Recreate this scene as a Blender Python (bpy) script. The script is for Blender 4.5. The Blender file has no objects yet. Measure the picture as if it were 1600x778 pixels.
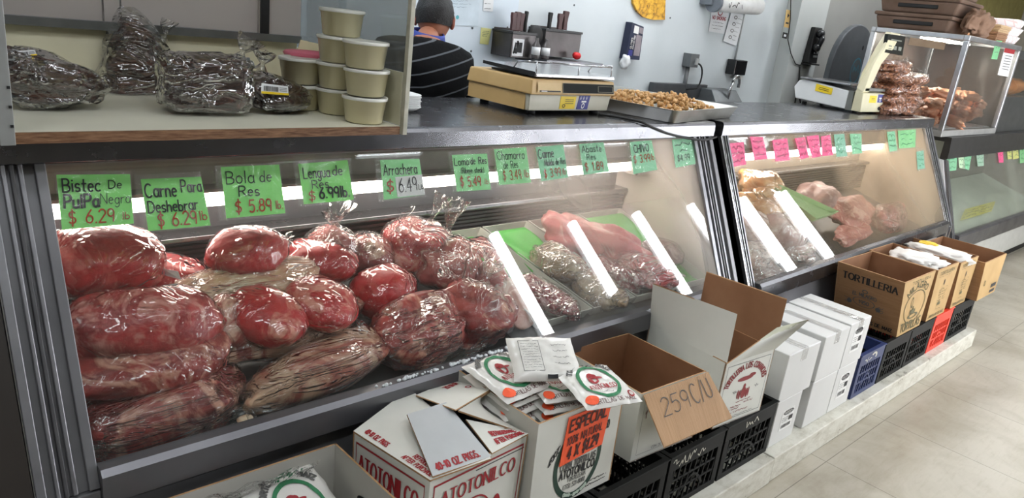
import bpy, math, random
import numpy as np
from mathutils import Vector, Matrix, noise, Quaternion

# ------------------------------------------------------------------ camera
FPX = 1141.25
YAW, PIT, ROL = (math.radians(v) for v in (44.2524, -17.7021, 6.8513))
_f = np.array([math.sin(YAW)*math.cos(PIT), math.cos(YAW)*math.cos(PIT), math.sin(PIT)])
_r = np.array([math.cos(YAW), -math.sin(YAW), 0.0])
_u = np.cross(_r, _f)
_c, _s = math.cos(ROL), math.sin(ROL)
RIGHT, UP, FWD = _c*_r + _s*_u, -_s*_r + _c*_u, _f
EYE = np.array([0.0, 0.0, 1.6])
scene = bpy.context.scene
COL = scene.collection
cam_data = bpy.data.cameras.new('camera')
cam_data.sensor_width = 36.0
cam_data.lens = FPX/1600*36.0
cam_data.clip_start = 0.05
cam = bpy.data.objects.new('camera', cam_data)
COL.objects.link(cam)
m3 = Matrix((RIGHT, UP, -FWD)).transposed()
cam.matrix_world = Matrix.Translation(EYE) @ m3.to_4x4()
scene.camera = cam
scene.view_settings.view_transform = 'Standard'
scene.view_settings.look = 'None'
scene.view_settings.gamma = 1.0
scene.view_settings.use_curve_mapping = False
scene.view_settings.exposure = 0.0
scene.cycles.transparent_max_bounces = 32
scene.cycles.max_bounces = 10
scene.cycles.caustics_reflective = False
scene.cycles.caustics_refractive = False
scene.cycles.sample_clamp_indirect = 6.0

# ------------------------------------------------------------------ light levels
WORLD = 0.38
REAR_E = 30.0       # fluorescents over the work area
CEIL_E = 14.0        # ceiling fluorescent diffusers
FREEZER_E = 40.0    # vertical tubes in the freezer doors across the aisle
CASE_E = 18.0        # tube inside each meat case
world = bpy.data.worlds.new('world'); scene.world = world
world.use_nodes = True
world.node_tree.nodes['Background'].inputs[0].default_value = (0.95, 0.98, 1.0, 1)
world.node_tree.nodes['Background'].inputs[1].default_value = WORLD

def ray(px, py):
    d = RIGHT*((px-800)/FPX) - UP*((py-389)/FPX) + FWD
    return d
def at(px, py, **k):
    """world point seen at a photo pixel on the plane x=, y= or z= of the room"""
    d = ray(px, py); ax = 'xyz'.index(list(k)[0]); v = list(k.values())[0]
    t = (v-EYE[ax])/d[ax]
    return Vector(EYE+t*d)
def onplane(px, py, p, n):
    d = ray(px, py); p = np.array(p); n = np.array(n)
    t = ((p-EYE)@n)/(d@n)
    return Vector(EYE+t*d)

# ------------------------------------------------------------------ materials
def lin(c):
    def f(v):
        v = v/255.0
        return v/12.92 if v <= 0.04045 else ((v+0.055)/1.055)**2.4
    return (f(c[0]), f(c[1]), f(c[2]), 1.0)
class NT:
    def __init__(s, name):
        s.m = bpy.data.materials.new(name); s.m.use_nodes = True
        s.t = s.m.node_tree; s.t.nodes.clear()
        s.out = s.t.nodes.new('ShaderNodeOutputMaterial')
    def n(s, typ, **k):
        nd = s.t.nodes.new(typ)
        for a, v in k.items():
            if a.startswith('i_'):
                key = a[2:].replace('_', ' ')
                nd.inputs[key].default_value = v
            else: setattr(nd, a, v)
        return nd
    def l(s, a, b): s.t.links.new(a, b)
    def coord(s, scale=(1, 1, 1), kind='Object', rand=True):
        tc = s.n('ShaderNodeTexCoord'); mp = s.n('ShaderNodeMapping')
        mp.inputs['Scale'].default_value = scale
        s.l(tc.outputs[kind], mp.inputs['Vector'])
        if rand:
            oi = s.n('ShaderNodeObjectInfo')
            mm = s.n('ShaderNodeMath', operation='MULTIPLY'); mm.inputs[1].default_value = 37.0
            s.l(oi.outputs['Random'], mm.inputs[0])
            cx = s.n('ShaderNodeCombineXYZ')
            for i in range(3): s.l(mm.outputs[0], cx.inputs[i])
            s.l(cx.outputs[0], mp.inputs['Location'])
        return mp.outputs['Vector']
    def noise(s, vec, scale, detail=4, rough=0.55, dist=0.0):
        nd = s.n('ShaderNodeTexNoise'); nd.inputs['Scale'].default_value = scale
        nd.inputs['Detail'].default_value = detail; nd.inputs['Roughness'].default_value = rough
        nd.inputs['Distortion'].default_value = dist
        s.l(vec, nd.inputs['Vector']); return nd.outputs['Fac']
    def ramp(s, fac, stops, interp='LINEAR'):
        r = s.n('ShaderNodeValToRGB'); r.color_ramp.interpolation = interp
        e = r.color_ramp.elements
        while len(e) < len(stops): e.new(0.5)
        for i, (p, c) in enumerate(stops):
            e[i].position = p; e[i].color = lin(c) if not isinstance(c, float) else (c, c, c, 1)
        s.l(fac, r.inputs['Fac']); return r.outputs['Color']
    def mix(s, fac, a, b):
        x = s.n('ShaderNodeMix', data_type='RGBA')
        if hasattr(fac, 'node'): s.l(fac, x.inputs[0])
        else: x.inputs[0].default_value = fac
        for i, v in ((6, a), (7, b)):
            if hasattr(v, 'node'): s.l(v, x.inputs[i])
            else: x.inputs[i].default_value = lin(v)
        return x.outputs[2]
    def bump(s, h, strength=0.3, dist=0.01, normal=None):
        b = s.n('ShaderNodeBump'); b.inputs['Strength'].default_value = strength
        b.inputs['Distance'].default_value = dist; s.l(h, b.inputs['Height'])
        if normal: s.l(normal, b.inputs['Normal'])
        return b.outputs['Normal']
    def pbsdf(s, base=None, rough=0.5, metal=0.0, normal=None, coat=0.0, coat_rough=0.1, spec=0.5):
        p = s.n('ShaderNodeBsdfPrincipled')
        if base is not None:
            if hasattr(base, 'node'): s.l(base, p.inputs['Base Color'])
            else: p.inputs['Base Color'].default_value = lin(base)
        if hasattr(rough, 'node'): s.l(rough, p.inputs['Roughness'])
        else: p.inputs['Roughness'].default_value = rough
        p.inputs['Metallic'].default_value = metal
        p.inputs['Coat Weight'].default_value = coat; p.inputs['Coat Roughness'].default_value = coat_rough
        p.inputs['Specular IOR Level'].default_value = spec
        if normal: s.l(normal, p.inputs['Normal'])
        return p
    def fresnel(s, ior, nrm=None):
        g = s.n('ShaderNodeNewGeometry'); r = s.n('ShaderNodeMapRange')
        r.inputs[3].default_value = ior; r.inputs[4].default_value = 1/ior
        s.l(g.outputs['Backfacing'], r.inputs[0])
        fr = s.n('ShaderNodeFresnel'); s.l(r.outputs[0], fr.inputs[0])
        if nrm: s.l(nrm, fr.inputs['Normal'])
        return fr
    def done(s, shader):
        s.l(shader, s.out.inputs['Surface']); return s.m

_cache = {}
def plain(name, c, rough=0.5, metal=0.0, var=8, scale=12.0, bump=0.0, bscale=60.0, coat=0.0, spec=0.5, stretch=(1, 1, 1)):
    """a solid colour with faint mottling and optional fine bump"""
    if name in _cache: return _cache[name]
    t = NT(name); v = t.coord(stretch)
    lo = tuple(max(0, x-var) for x in c); hi = tuple(min(255, x+var) for x in c)
    col = t.ramp(t.noise(v, scale, 5), [(0.3, lo), (0.7, hi)])
    nrm = t.bump(t.noise(v, bscale, 3), bump, 0.004) if bump else None
    _cache[name] = t.done(t.pbsdf(col, rough, metal, nrm, coat, spec=spec).outputs[0])
    return _cache[name]
def emit(name, c, e):
    if name in _cache: return _cache[name]
    t = NT(name); n = t.n('ShaderNodeEmission'); n.inputs[0].default_value = lin(c); n.inputs[1].default_value = e
    _cache[name] = t.done(n.outputs[0]); return _cache[name]
def steel(name, c=(150, 150, 152), rough=0.28, stretch=(1, 30, 30), var=14):
    if name in _cache: return _cache[name]
    t = NT(name); v = t.coord(stretch, rand=False); v2 = t.coord((1, 1, 1), rand=False)
    br = t.noise(v, 9, 6, 0.7); bl = t.noise(v2, 5, 5)
    col = t.ramp(bl, [(0.3, tuple(x-var for x in c)), (0.7, tuple(min(255, x+var) for x in c))])
    r = t.n('ShaderNodeMapRange'); r.inputs[3].default_value = rough-0.04; r.inputs[4].default_value = rough+0.08
    t.l(t.noise(v2, 14, 5), r.inputs[0])
    _cache[name] = t.done(t.pbsdf(col, r.outputs[0], 0.92, t.bump(br, 0.012, 0.001)).outputs[0])
    return _cache[name]
def film(name, tint=(255, 255, 255), gloss=0.9, haze=0.05, wr=26.0, wstr=0.8, stretch=(1, 1, 1), rough=0.10, ridge=True):
    """thin clear plastic: see-through with fresnel gloss broken up by creases, a little milky"""
    if name in _cache: return _cache[name]
    t = NT(name); v = t.coord(stretch)
    h = t.noise(v, wr, 3, 0.6, 0.7)
    if ridge:   # sharp creases: narrow ridges of the noise on top of soft waves
        a = t.n('ShaderNodeMath', operation='SUBTRACT'); a.inputs[1].default_value = 0.5; t.l(h, a.inputs[0])
        b = t.n('ShaderNodeMath', operation='ABSOLUTE'); t.l(a.outputs[0], b.inputs[0])
        c = t.n('ShaderNodeMath', operation='MULTIPLY_ADD'); c.inputs[1].default_value = -5.0; c.inputs[2].default_value = 1.0; c.use_clamp = True; t.l(b.outputs[0], c.inputs[0])
        d = t.n('ShaderNodeMath', operation='POWER'); d.inputs[1].default_value = 3.0; t.l(c.outputs[0], d.inputs[0])
        e = t.n('ShaderNodeMath', operation='MULTIPLY_ADD'); e.inputs[1].default_value = 0.35; t.l(d.outputs[0], e.inputs[0]); t.l(t.noise(v, wr*.45, 2, .5, .4), e.inputs[2]); h = e.outputs[0]
    nrm = t.bump(h, wstr, 0.02)
    tr = t.n('ShaderNodeBsdfTransparent'); tr.inputs[0].default_value = lin(tint)
    gl = t.n('ShaderNodeBsdfGlossy'); gl.inputs['Roughness'].default_value = rough; t.l(nrm, gl.inputs['Normal'])
    df = t.n('ShaderNodeBsdfDiffuse'); df.inputs[0].default_value = lin((235, 235, 232)); t.l(nrm, df.inputs['Normal'])
    fr = t.fresnel(1.5, nrm)
    k = t.n('ShaderNodeMath', operation='MULTIPLY'); k.inputs[1].default_value = gloss; t.l(fr.outputs[0], k.inputs[0])
    m1 = t.n('ShaderNodeMixShader'); m1.inputs[0].default_value = haze; t.l(tr.outputs[0], m1.inputs[1]); t.l(df.outputs[0], m1.inputs[2])
    m2 = t.n('ShaderNodeMixShader'); t.l(k.outputs[0], m2.inputs[0]); t.l(m1.outputs[0], m2.inputs[1]); t.l(gl.outputs[0], m2.inputs[2])
    _cache[name] = t.done(m2.outputs[0]); return _cache[name]
def pane(name, tint=(250, 252, 251), fog=0.0, fscale=2.0, lo=0.5, hi=0.75, base=0.0, fogcol=(225, 215, 200), ior=1.5, loc=(0, 0, 0), grad=None):
    """window glass: transparent + fresnel mirror, with patches of condensation"""
    t = NT(name); v = t.coord((1, 1, 1), rand=False)
    v.node.inputs['Location'].default_value = loc
    tr = t.n('ShaderNodeBsdfTransparent'); tr.inputs[0].default_value = lin(tint)
    gl = t.n('ShaderNodeBsdfGlossy'); gl.inputs['Roughness'].default_value = 0.015
    fr = t.fresnel(ior)
    sh = tr.outputs[0]
    if fog > 0 or base > 0:
        df = t.n('ShaderNodeBsdfDiffuse'); df.inputs[0].default_value = lin(fogcol)
        tl = t.n('ShaderNodeBsdfTranslucent'); tl.inputs[0].default_value = lin(fogcol)
        mm = t.n('ShaderNodeMixShader'); mm.inputs[0].default_value = 0.5; t.l(df.outputs[0], mm.inputs[1]); t.l(tl.outputs[0], mm.inputs[2])
        r = t.n('ShaderNodeMapRange', interpolation_type='SMOOTHSTEP')
        for i, x in ((1, lo), (2, hi), (3, base), (4, fog)): r.inputs[i].default_value = x
        fac = t.noise(v, fscale, 1, 0.35)
        if grad:      # condensation, and the painted veil, build up to one side: gx, gz per metre and an offset
            sp = t.n('ShaderNodeSeparateXYZ'); t.l(v, sp.inputs[0])
            g1 = t.n('ShaderNodeMath', operation='MULTIPLY_ADD'); g1.inputs[1].default_value = grad[0]; t.l(sp.outputs['X'], g1.inputs[0]); t.l(fac, g1.inputs[2])
            g2 = t.n('ShaderNodeMath', operation='MULTIPLY_ADD'); g2.inputs[1].default_value = grad[1]; t.l(sp.outputs['Z'], g2.inputs[0]); t.l(g1.outputs[0], g2.inputs[2])
            g3 = t.n('ShaderNodeMath', operation='ADD'); g3.inputs[1].default_value = grad[2]; t.l(g2.outputs[0], g3.inputs[0]); fac = g3.outputs[0]
        t.l(fac, r.inputs[0])
        m1 = t.n('ShaderNodeMixShader'); t.l(r.outputs[0], m1.inputs[0]); t.l(sh, m1.inputs[1]); t.l(mm.outputs[0], m1.inputs[2]); sh = m1.outputs[0]
    m2 = t.n('ShaderNodeMixShader'); t.l(fr.outputs[0], m2.inputs[0]); t.l(sh, m2.inputs[1]); t.l(gl.outputs[0], m2.inputs[2])
    return t.done(m2.outputs[0])
def meat(name, flesh, dark, fat, fatamt=0.5, scale=9.0, stretch=(1, 1, 1), wet=0.5, wr=40.0, dist=1.0):
    """raw meat: flesh mottled with darker muscle and pale fat seams"""
    if name in _cache: return _cache[name]
    t = NT(name); v = t.coord(stretch)
    base = t.ramp(t.noise(v, scale*0.8, 5, 0.6, dist), [(0.33, dark), (0.62, flesh)])
    f = t.noise(v, scale, 7, 0.62, dist*1.6)
    mask = t.ramp(f, [(0.62-fatamt*0.26, 0.0), (0.74-fatamt*0.26, 1.0)])
    col = t.mix(mask, base, fat)
    nrm = t.bump(t.noise(v, wr, 5, 0.6, 0.8), 0.45, 0.006)
    _cache[name] = t.done(t.pbsdf(col, 0.45, 0, nrm, wet*.3, 0.15).outputs[0]); return _cache[name]
# ------------------------------------------------------------------ geometry helpers
RND = random.Random(7)
ORIGIN = {}          # object name -> world origin
class MB:
    """collects faces in world space (or in a local frame given to build)"""
    def __init__(s): s.v = []; s.f = []; s.mi = []; s.sm = []
    def add(s, vs, fs, mi=0, smooth=False):
        o = len(s.v); s.v += [Vector(p) for p in vs]
        for f in fs: s.f.append([o+i for i in f]); s.mi.append(mi); s.sm.append(smooth)
        return s
    def quad(s, a, b, c, d, mi=0): return s.add([a, b, c, d], [(0, 1, 2, 3)], mi)
    def hexa(s, lo, hi, mi=0):
        """8 corners: lower loop of 4, upper loop of 4 (counter-clockwise from above)"""
        return s.add(list(lo)+list(hi), [(3, 2, 1, 0), (4, 5, 6, 7), (0, 1, 5, 4), (1, 2, 6, 5), (2, 3, 7, 6), (3, 0, 4, 7)], mi)
    def box(s, x0, x1, y0, y1, z0, z1, mi=0):
        return s.hexa([(x0, y0, z0), (x1, y0, z0), (x1, y1, z0), (x0, y1, z0)], [(x0, y0, z1), (x1, y0, z1), (x1, y1, z1), (x0, y1, z1)], mi)
    def slab(s, q, t, mi=0, mi2=None, mie=None):
        """thin panel: quad q (4 corners) thickened by t along its normal; mi front, mi2 back, mie edges"""
        q = [Vector(p) for p in q]; n = (q[1]-q[0]).cross(q[3]-q[0]).normalized()*t
        r = [p-n for p in q]; mi2 = mi if mi2 is None else mi2; mie = mi if mie is None else mie
        o = q+r
        s.add(o, [(0, 1, 2, 3)], mi); s.add(o, [(7, 6, 5, 4)], mi2)
        s.add(o, [(0, 4, 5, 1), (1, 5, 6, 2), (2, 6, 7, 3), (3, 7, 4, 0)], mie); return s
    def slabn(s, q, t, mi=0, mi2=None, mie=None, n=6):
        """like slab for a warped quad: both faces follow the bilinear surface"""
        fn = bilin(q); nn = ((Vector(q[1])-Vector(q[0])).cross(Vector(q[3])-Vector(q[0]))+(Vector(q[2])-Vector(q[1])).cross(Vector(q[2])-Vector(q[3]))).normalized()*t
        s.grid(lambda u, v: fn(u, v), n, n, mi); s.grid(lambda u, v: fn(u, v)-nn, n, n, mi if mi2 is None else mi2, flip=True)
        me = mi if mie is None else mie
        for a, b in (((0, 0), (1, 0)), ((1, 0), (1, 1)), ((1, 1), (0, 1)), ((0, 1), (0, 0))):
            for k in range(n):
                p = fn(a[0]+(b[0]-a[0])*k/n, a[1]+(b[1]-a[1])*k/n); r = fn(a[0]+(b[0]-a[0])*(k+1)/n, a[1]+(b[1]-a[1])*(k+1)/n)
                s.quad(p, p-nn, r-nn, r, me)
        return s
    def extrude(s, prof, x0, x1, mi=0, z0=None, z1=None):
        """profile [(y,z)] counter-clockwise seen from -x ... swept along x; z0/z1 shear the right end"""
        n = len(prof); dz = 0 if z1 is None else z1
        a = [(x0, y, z) for y, z in prof]; b = [(x1, y, z+dz) for y, z in prof]
        s.add(a+b, [tuple(range(n)), tuple(range(2*n-1, n-1, -1))]+[(i, i+n, (i+1) % n+n, (i+1) % n) for i in range(n)], mi); return s
    def bar(s, a, b, w, h=None, up=(0, 0, 1), mi=0):
        a, b = Vector(a), Vector(b); h = h or w; d = (b-a).normalized(); u = Vector(up)
        if abs(d.dot(u)) > 0.95: u = Vector((1, 0, 0))
        r = d.cross(u).normalized()*w/2; q = r.cross(d).normalized()*h/2
        return s.hexa([a-r-q, a+r-q, b+r-q, b-r-q], [a-r+q, a+r+q, b+r+q, b-r+q], mi)
    def tube(s, pts, rad, seg=8, mi=0, closed=False):
        pts = [Vector(p) for p in pts]; n = len(pts); o = len(s.v)
        rads = rad if isinstance(rad, (list, tuple)) else [rad]*n
        prev = None
        for i, p in enumerate(pts):
            if closed: d = (pts[(i+1) % n]-pts[i-1]).normalized()
            else: d = (pts[min(i+1, n-1)]-pts[max(i-1, 0)]).normalized()
            if prev is None:
                a = Vector((0, 0, 1)) if abs(d.z) < 0.9 else Vector((1, 0, 0))
                prev = (a-d*a.dot(d)).normalized()
            else: prev = (prev-d*prev.dot(d)).normalized()
            q = d.cross(prev)
            for k in range(seg):
                t = 2*math.pi*k/seg
                s.v.append(p+(prev*math.cos(t)+q*math.sin(t))*rads[i])
        m = n if closed else n-1
        for i in range(m):
            for k in range(seg):
                j = (i+1) % n
                s.f.append([o+i*seg+k, o+i*seg+(k+1) % seg, o+j*seg+(k+1) % seg, o+j*seg+k]); s.mi.append(mi); s.sm.append(True)
        if not closed:
            s.f.append([o+k for k in range(seg)][::-1]); s.mi.append(mi); s.sm.append(False)
            s.f.append([o+(n-1)*seg+k for k in range(seg)]); s.mi.append(mi); s.sm.append(False)
        return s
    def lathe(s, c, prof, seg=32, mi=0, axis=None):
        """profile [(r,z)] revolved round the vertical through c"""
        o = len(s.v); c = Vector(c)
        for r, z in prof:
            for k in range(seg):
                t = 2*math.pi*k/seg; s.v.append(c+Vector((r*math.cos(t), r*math.sin(t), z)))
        for i in range(len(prof)-1):
            for k in range(seg):
                s.f.append([o+i*seg+k, o+i*seg+(k+1) % seg, o+(i+1)*seg+(k+1) % seg, o+(i+1)*seg+k]); s.mi.append(mi); s.sm.append(True)
        s.f.append([o+k for k in range(seg)][::-1]); s.mi.append(mi); s.sm.append(False)
        s.f.append([o+(len(prof)-1)*seg+k for k in range(seg)]); s.mi.append(mi); s.sm.append(False)
        return s
    def grid(s, fn, nu, nv, mi=0, smooth=True, flip=False):
        o = len(s.v)
        for j in range(nv+1):
            for i in range(nu+1): s.v.append(Vector(fn(i/nu, j/nv)))
        w = nu+1
        for j in range(nv):
            for i in range(nu):
                f = [o+j*w+i, o+j*w+i+1, o+(j+1)*w+i+1, o+(j+1)*w+i]
                s.f.append(f[::-1] if flip else f); s.mi.append(mi); s.sm.append(smooth)
        return s
    def blob(s, M, r, seed=0, amp=0.12, freq=1.6, p=2.3, sub=(40, 26), amp2=0.03, freq2=5.0, grow=0.0, mi=0, flat=0.0, pinch=0.0, wedge=0.0):
        """lumpy rounded mass: superellipsoid of radii r in frame M with noise; pinch draws the +-x ends together"""
        nu, nv = sub; o = len(s.v); off = Vector((seed*3.17, seed*1.31, seed*7.7))
        def sg(x, e): return math.copysign(abs(x)**e, x)
        e = 2.0/p
        for j in range(nv+1):
            th = math.pi*j/nv
            for i in range(nu):
                ph = 2*math.pi*i/nu
                d = Vector((math.cos(th), math.sin(th)*math.cos(ph), math.sin(th)*math.sin(ph)))
                q = Vector((sg(d.x, e), sg(d.y, e), sg(d.z, e)))
                k = 1+amp*noise.noise(d*freq+off)+amp2*noise.noise(d*freq2+off*1.7)
                x, y, z = q.x*r[0]*k, q.y*r[1]*k, q.z*r[2]*k
                if pinch:
                    w = 1-pinch*abs(d.x)**3; y *= w; z *= w
                if wedge: z = (z+r[2])*(1-wedge*(.5+.5*x/r[0]))-r[2]
                if flat and z < 0: z *= (1-flat)
                if grow:
                    x += d.x*grow; y += d.y*grow; z += d.z*grow
                s.v.append(M @ Vector((x, y, z)))
        for j in range(nv):
            for i in range(nu):
                a, b = o+j*nu+i, o+j*nu+(i+1) % nu
                s.f.append([a, a+nu, b+nu, b]); s.mi.append(mi); s.sm.append(True)
        return s
    def build(s, name, mats, parent=None, kind=None, bevel=0.0, top=False, at_=None, label=None, group=None, cat=None, local=False):
        me = bpy.data.meshes.new(name)
        if parent is not None: org = ORIGIN[parent.name]
        elif at_ is not None: org = Vector(at_)
        else:
            lo = [min(p[i] for p in s.v) for i in range(3)]; hi = [max(p[i] for p in s.v) for i in range(3)]
            org = Vector(((lo[0]+hi[0])/2, (lo[1]+hi[1])/2, lo[2]))
        if local: me.from_pydata([tuple(p) for p in s.v], [], s.f)
        else: me.from_pydata([tuple(p-org) for p in s.v], [], s.f)
        for m in (mats if isinstance(mats, (list, tuple)) else [mats]): me.materials.append(m)
        me.polygons.foreach_set('material_index', s.mi); me.polygons.foreach_set('use_smooth', s.sm)
        me.update()
        o = bpy.data.objects.new(name, me); COL.objects.link(o)
        if parent is not None: o.parent = parent
        else: o.location = org
        ORIGIN[o.name] = org
        if bevel:
            b = o.modifiers.new('bevel', 'BEVEL'); b.width = bevel; b.segments = 2; b.limit_method = 'ANGLE'; b.angle_limit = math.radians(40)
        if kind: o['kind'] = kind
        if label: o['label'] = label
        if cat: o['category'] = cat
        if group: o['group'] = group
        return o
def thing(name, loc, label, cat, group=None):
    o = bpy.data.objects.new(name, None); COL.objects.link(o); o.location = Vector(loc); o.empty_display_size = 0.05
    ORIGIN[o.name] = Vector(loc); o['label'] = label; o['category'] = cat
    if group: o['group'] = group
    return o
def copy_tree(o, parent=None):
    c = o.copy(); COL.objects.link(c)
    if parent is not None: c.parent = parent
    for ch in o.children: copy_tree(ch, c)
    ORIGIN[c.name] = ORIGIN[o.name]
    return c
def frame(c, x, z=None):
    """matrix with local x along x, local z near z, at point c"""
    x = Vector(x).normalized(); z = Vector(z or (0, 0, 1)); y = z.cross(x).normalized(); z = x.cross(y)
    M = Matrix((x, y, z)).transposed().to_4x4(); M.translation = Vector(c); return M
def bilin(q):
    q = [Vector(p) for p in q]
    return lambda u, v: (q[0]*(1-u)+q[1]*u)*(1-v)+(q[3]*(1-u)+q[2]*u)*v   # q: bl, br, tr, tl

# ------------------------------------------------------------------ stroke lettering
def arc(cx, cy, rx, ry, a0, a1, n=10):
    return [(cx+rx*math.cos(math.radians(a0+(a1-a0)*i/n)), cy+ry*math.sin(math.radians(a0+(a1-a0)*i/n))) for i in range(n+1)]
G = {}
def g(ch, w, *st): G[ch] = (w, [list(x) for x in st])
g(' ', .45)
g('A', .72, [(0, 0), (.36, 1), (.72, 0)], [(.13, .36), (.59, .36)])
g('B', .62, [(0, 0), (0, 1), (.3, 1)]+arc(.3, .76, .26, .24, 90, -90)+[(0, .52)], [(.3, .52)]+arc(.32, .26, .3, .26, 90, -90)+[(0, 0)])
g('C', .7, arc(.38, .5, .38, .5, 50, 310, 16))
g('D', .68, [(0, 0), (0, 1), (.24, 1)]+arc(.24, .5, .44, .5, 90, -90, 14)+[(0, 0)])
g('E', .56, [(.54, 1), (0, 1), (0, 0), (.56, 0)], [(0, .52), (.44, .52)])
g('F', .54, [(.54, 1), (0, 1), (0, 0)], [(0, .52), (.42, .52)])
g('G', .74, arc(.38, .5, .38, .5, 50, 330, 16)+[(.72, .42), (.45, .42)])
g('H', .66, [(0, 0), (0, 1)], [(.66, 0), (.66, 1)], [(0, .5), (.66, .5)])
g('I', .12, [(.06, 0), (.06, 1)])
g('J', .45, [(.43, 1), (.43, .25)]+arc(.22, .24, .21, .24, 0, -170))
g('K', .64, [(0, 0), (0, 1)], [(.6, 1), (0, .4)], [(.2, .58), (.64, 0)])
g('L', .52, [(0, 1), (0, 0), (.52, 0)])
g('M', .84, [(0, 0), (.06, 1), (.42, .2), (.78, 1), (.84, 0)])
g('N', .68, [(0, 0), (0, 1), (.68, 0), (.68, 1)])
g('O', .78, arc(.39, .5, .39, .5, 90, 450, 20))
g('P', .6, [(0, 0), (0, 1), (.3, 1)]+arc(.3, .74, .28, .26, 90, -90)+[(0, .48)])
g('Q', .78, arc(.39, .5, .39, .5, 90, 450, 20), [(.48, .22), (.78, -.08)])
g('R', .64, [(0, 0), (0, 1), (.3, 1)]+arc(.3, .75, .28, .25, 90, -90)+[(0, .5)], [(.28, .5), (.64, 0)])
g('S', .58, arc(.3, .74, .27, .26, 40, 250, 10)+arc(.28, .26, .29, .26, 80, -140, 10))
g('T', .66, [(0, 1), (.66, 1)], [(.33, 1), (.33, 0)])
g('U', .64, [(0, 1), (0, .3)]+arc(.32, .3, .32, .3, 180, 360)+[(.64, 1)])
g('V', .68, [(0, 1), (.34, 0), (.68, 1)])
g('W', .95, [(0, 1), (.24, 0), (.475, .8), (.71, 0), (.95, 1)])
g('X', .64, [(0, 0), (.64, 1)], [(0, 1), (.64, 0)])
g('Y', .64, [(0, 1), (.32, .48), (.64, 1)], [(.32, .48), (.32, 0)])
g('Z', .6, [(0, 1), (.6, 1), (0, 0), (.6, 0)])
g('a', .5, arc(.24, .3, .24, .3, 60, 400, 14), [(.48, .6), (.48, .08), (.54, 0)])
g('b', .48, [(0, 1), (0, 0)], arc(.22, .28, .24, .28, 180, -180, 14))
g('c', .44, arc(.26, .3, .26, .3, 50, 310, 12))
g('d', .5, arc(.24, .28, .24, .28, 0, 360, 14), [(.48, 1), (.48, 0)])
g('e', .48, [(.02, .32), (.46, .34)]+arc(.25, .3, .23, .3, 10, 310, 12))
g('g', .48, arc(.24, .3, .23, .29, 0, 360, 14), [(.47, .58), (.47, -.12)]+arc(.24, -.12, .23, .2, 0, -160, 8))
g('h', .46, [(0, 1), (0, 0)], [(0, .36)]+arc(.23, .36, .22, .24, 160, 0, 8)+[(.45, 0)])
g('i', .1, [(.05, .6), (.05, 0)], [(.05, .82), (.05, .88)])
g('j', .2, [(.15, .6), (.15, -.2), (0, -.3)], [(.15, .82), (.15, .88)])
g('k', .44, [(0, 1), (0, 0)], [(.4, .6), (0, .25), (.44, 0)])
g('l', .12, [(.06, 1), (.06, 0)])
g('m', .74, [(0, .6), (0, 0)], [(0, .38)]+arc(.18, .38, .18, .22, 160, 0, 7)+[(.36, 0)], [(.36, .38)]+arc(.55, .38, .18, .22, 160, 0, 7)+[(.73, 0)])
g('n', .46, [(0, .6), (0, 0)], [(0, .36)]+arc(.23, .36, .22, .24, 160, 0, 8)+[(.45, 0)])
g('o', .5, arc(.25, .3, .25, .3, 90, 450, 14))
g('p', .48, [(0, .6), (0, -.35)], arc(.22, .3, .24, .28, 180, -180, 14))
g('r', .34, [(0, .6), (0, 0)], [(0, .34), (.12, .54), (.34, .56)])
g('s', .4, arc(.2, .44, .18, .16, 30, 250, 8)+arc(.2, .15, .2, .15, 80, -140, 8))
g('t', .36, [(.16, .95), (.16, .08), (.32, 0)], [(0, .62), (.36, .62)])
g('u', .46, [(0, .6), (0, .22)]+arc(.22, .22, .22, .22, 180, 360, 8)+[(.45, .6), (.45, 0)])
g('v', .44, [(0, .6), (.22, 0), (.44, .6)])
g('y', .46, [(0, .6), (.23, .05)], [(.46, .6), (.1, -.35)])
g('z', .42, [(0, .6), (.42, .6), (0, 0), (.42, 0)])
g('0', .56, arc(.28, .5, .28, .5, 90, 450, 18))
g('1', .3, [(0, .78), (.2, 1), (.2, 0)])
g('2', .56, arc(.28, .72, .27, .28, 160, -20, 9)+[(.0, 0), (.58, 0)])
g('3', .54, arc(.26, .75, .25, .25, 150, -80, 9), arc(.26, .26, .28, .26, 90, -150, 10))
g('4', .58, [(.42, 0), (.42, 1), (0, .32), (.58, .32)])
g('5', .54, [(.5, 1), (.06, 1), (.03, .56)]+arc(.25, .32, .28, .32, 120, -140, 11))
g('6', .54, [(.44, .98), (.14, .62)]+arc(.27, .28, .27, .28, 150, 510, 16))
g('7', .54, [(0, 1), (.54, 1), (.2, 0)])
g('8', .54, arc(.27, .75, .22, .25, 270, 630, 14), arc(.27, .26, .27, .26, 90, 450, 14))
g('9', .54, arc(.27, .7, .26, .29, 0, 360, 14), [(.53, .7), (.46, 0)])
g('$', .56, arc(.29, .72, .25, .2, 30, 250, 9)+arc(.27, .3, .27, .22, 80, -150, 9), [(.3, 1.12), (.26, -.14)])
g('.', .12, [(.04, 0), (.08, .05)])
g(',', .12, [(.08, .06), (.02, -.12)])
g('-', .4, [(.02, .42), (.36, .42)])
g('%', .8, arc(.17, .76, .16, .22, 0, 360, 10), arc(.62, .24, .16, .22, 0, 360, 10), [(.66, 1), (.14, 0)])
g('(', .26, arc(.4, .45, .38, .62, 130, 230, 8))
g(')', .26, arc(-.14, .45, .38, .62, 50, -50, 8))
g('/', .42, [(0, -.05), (.42, 1.05)])
def text_width(t, gap): return sum(G[c][0]+gap for c in t)-gap
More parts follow.
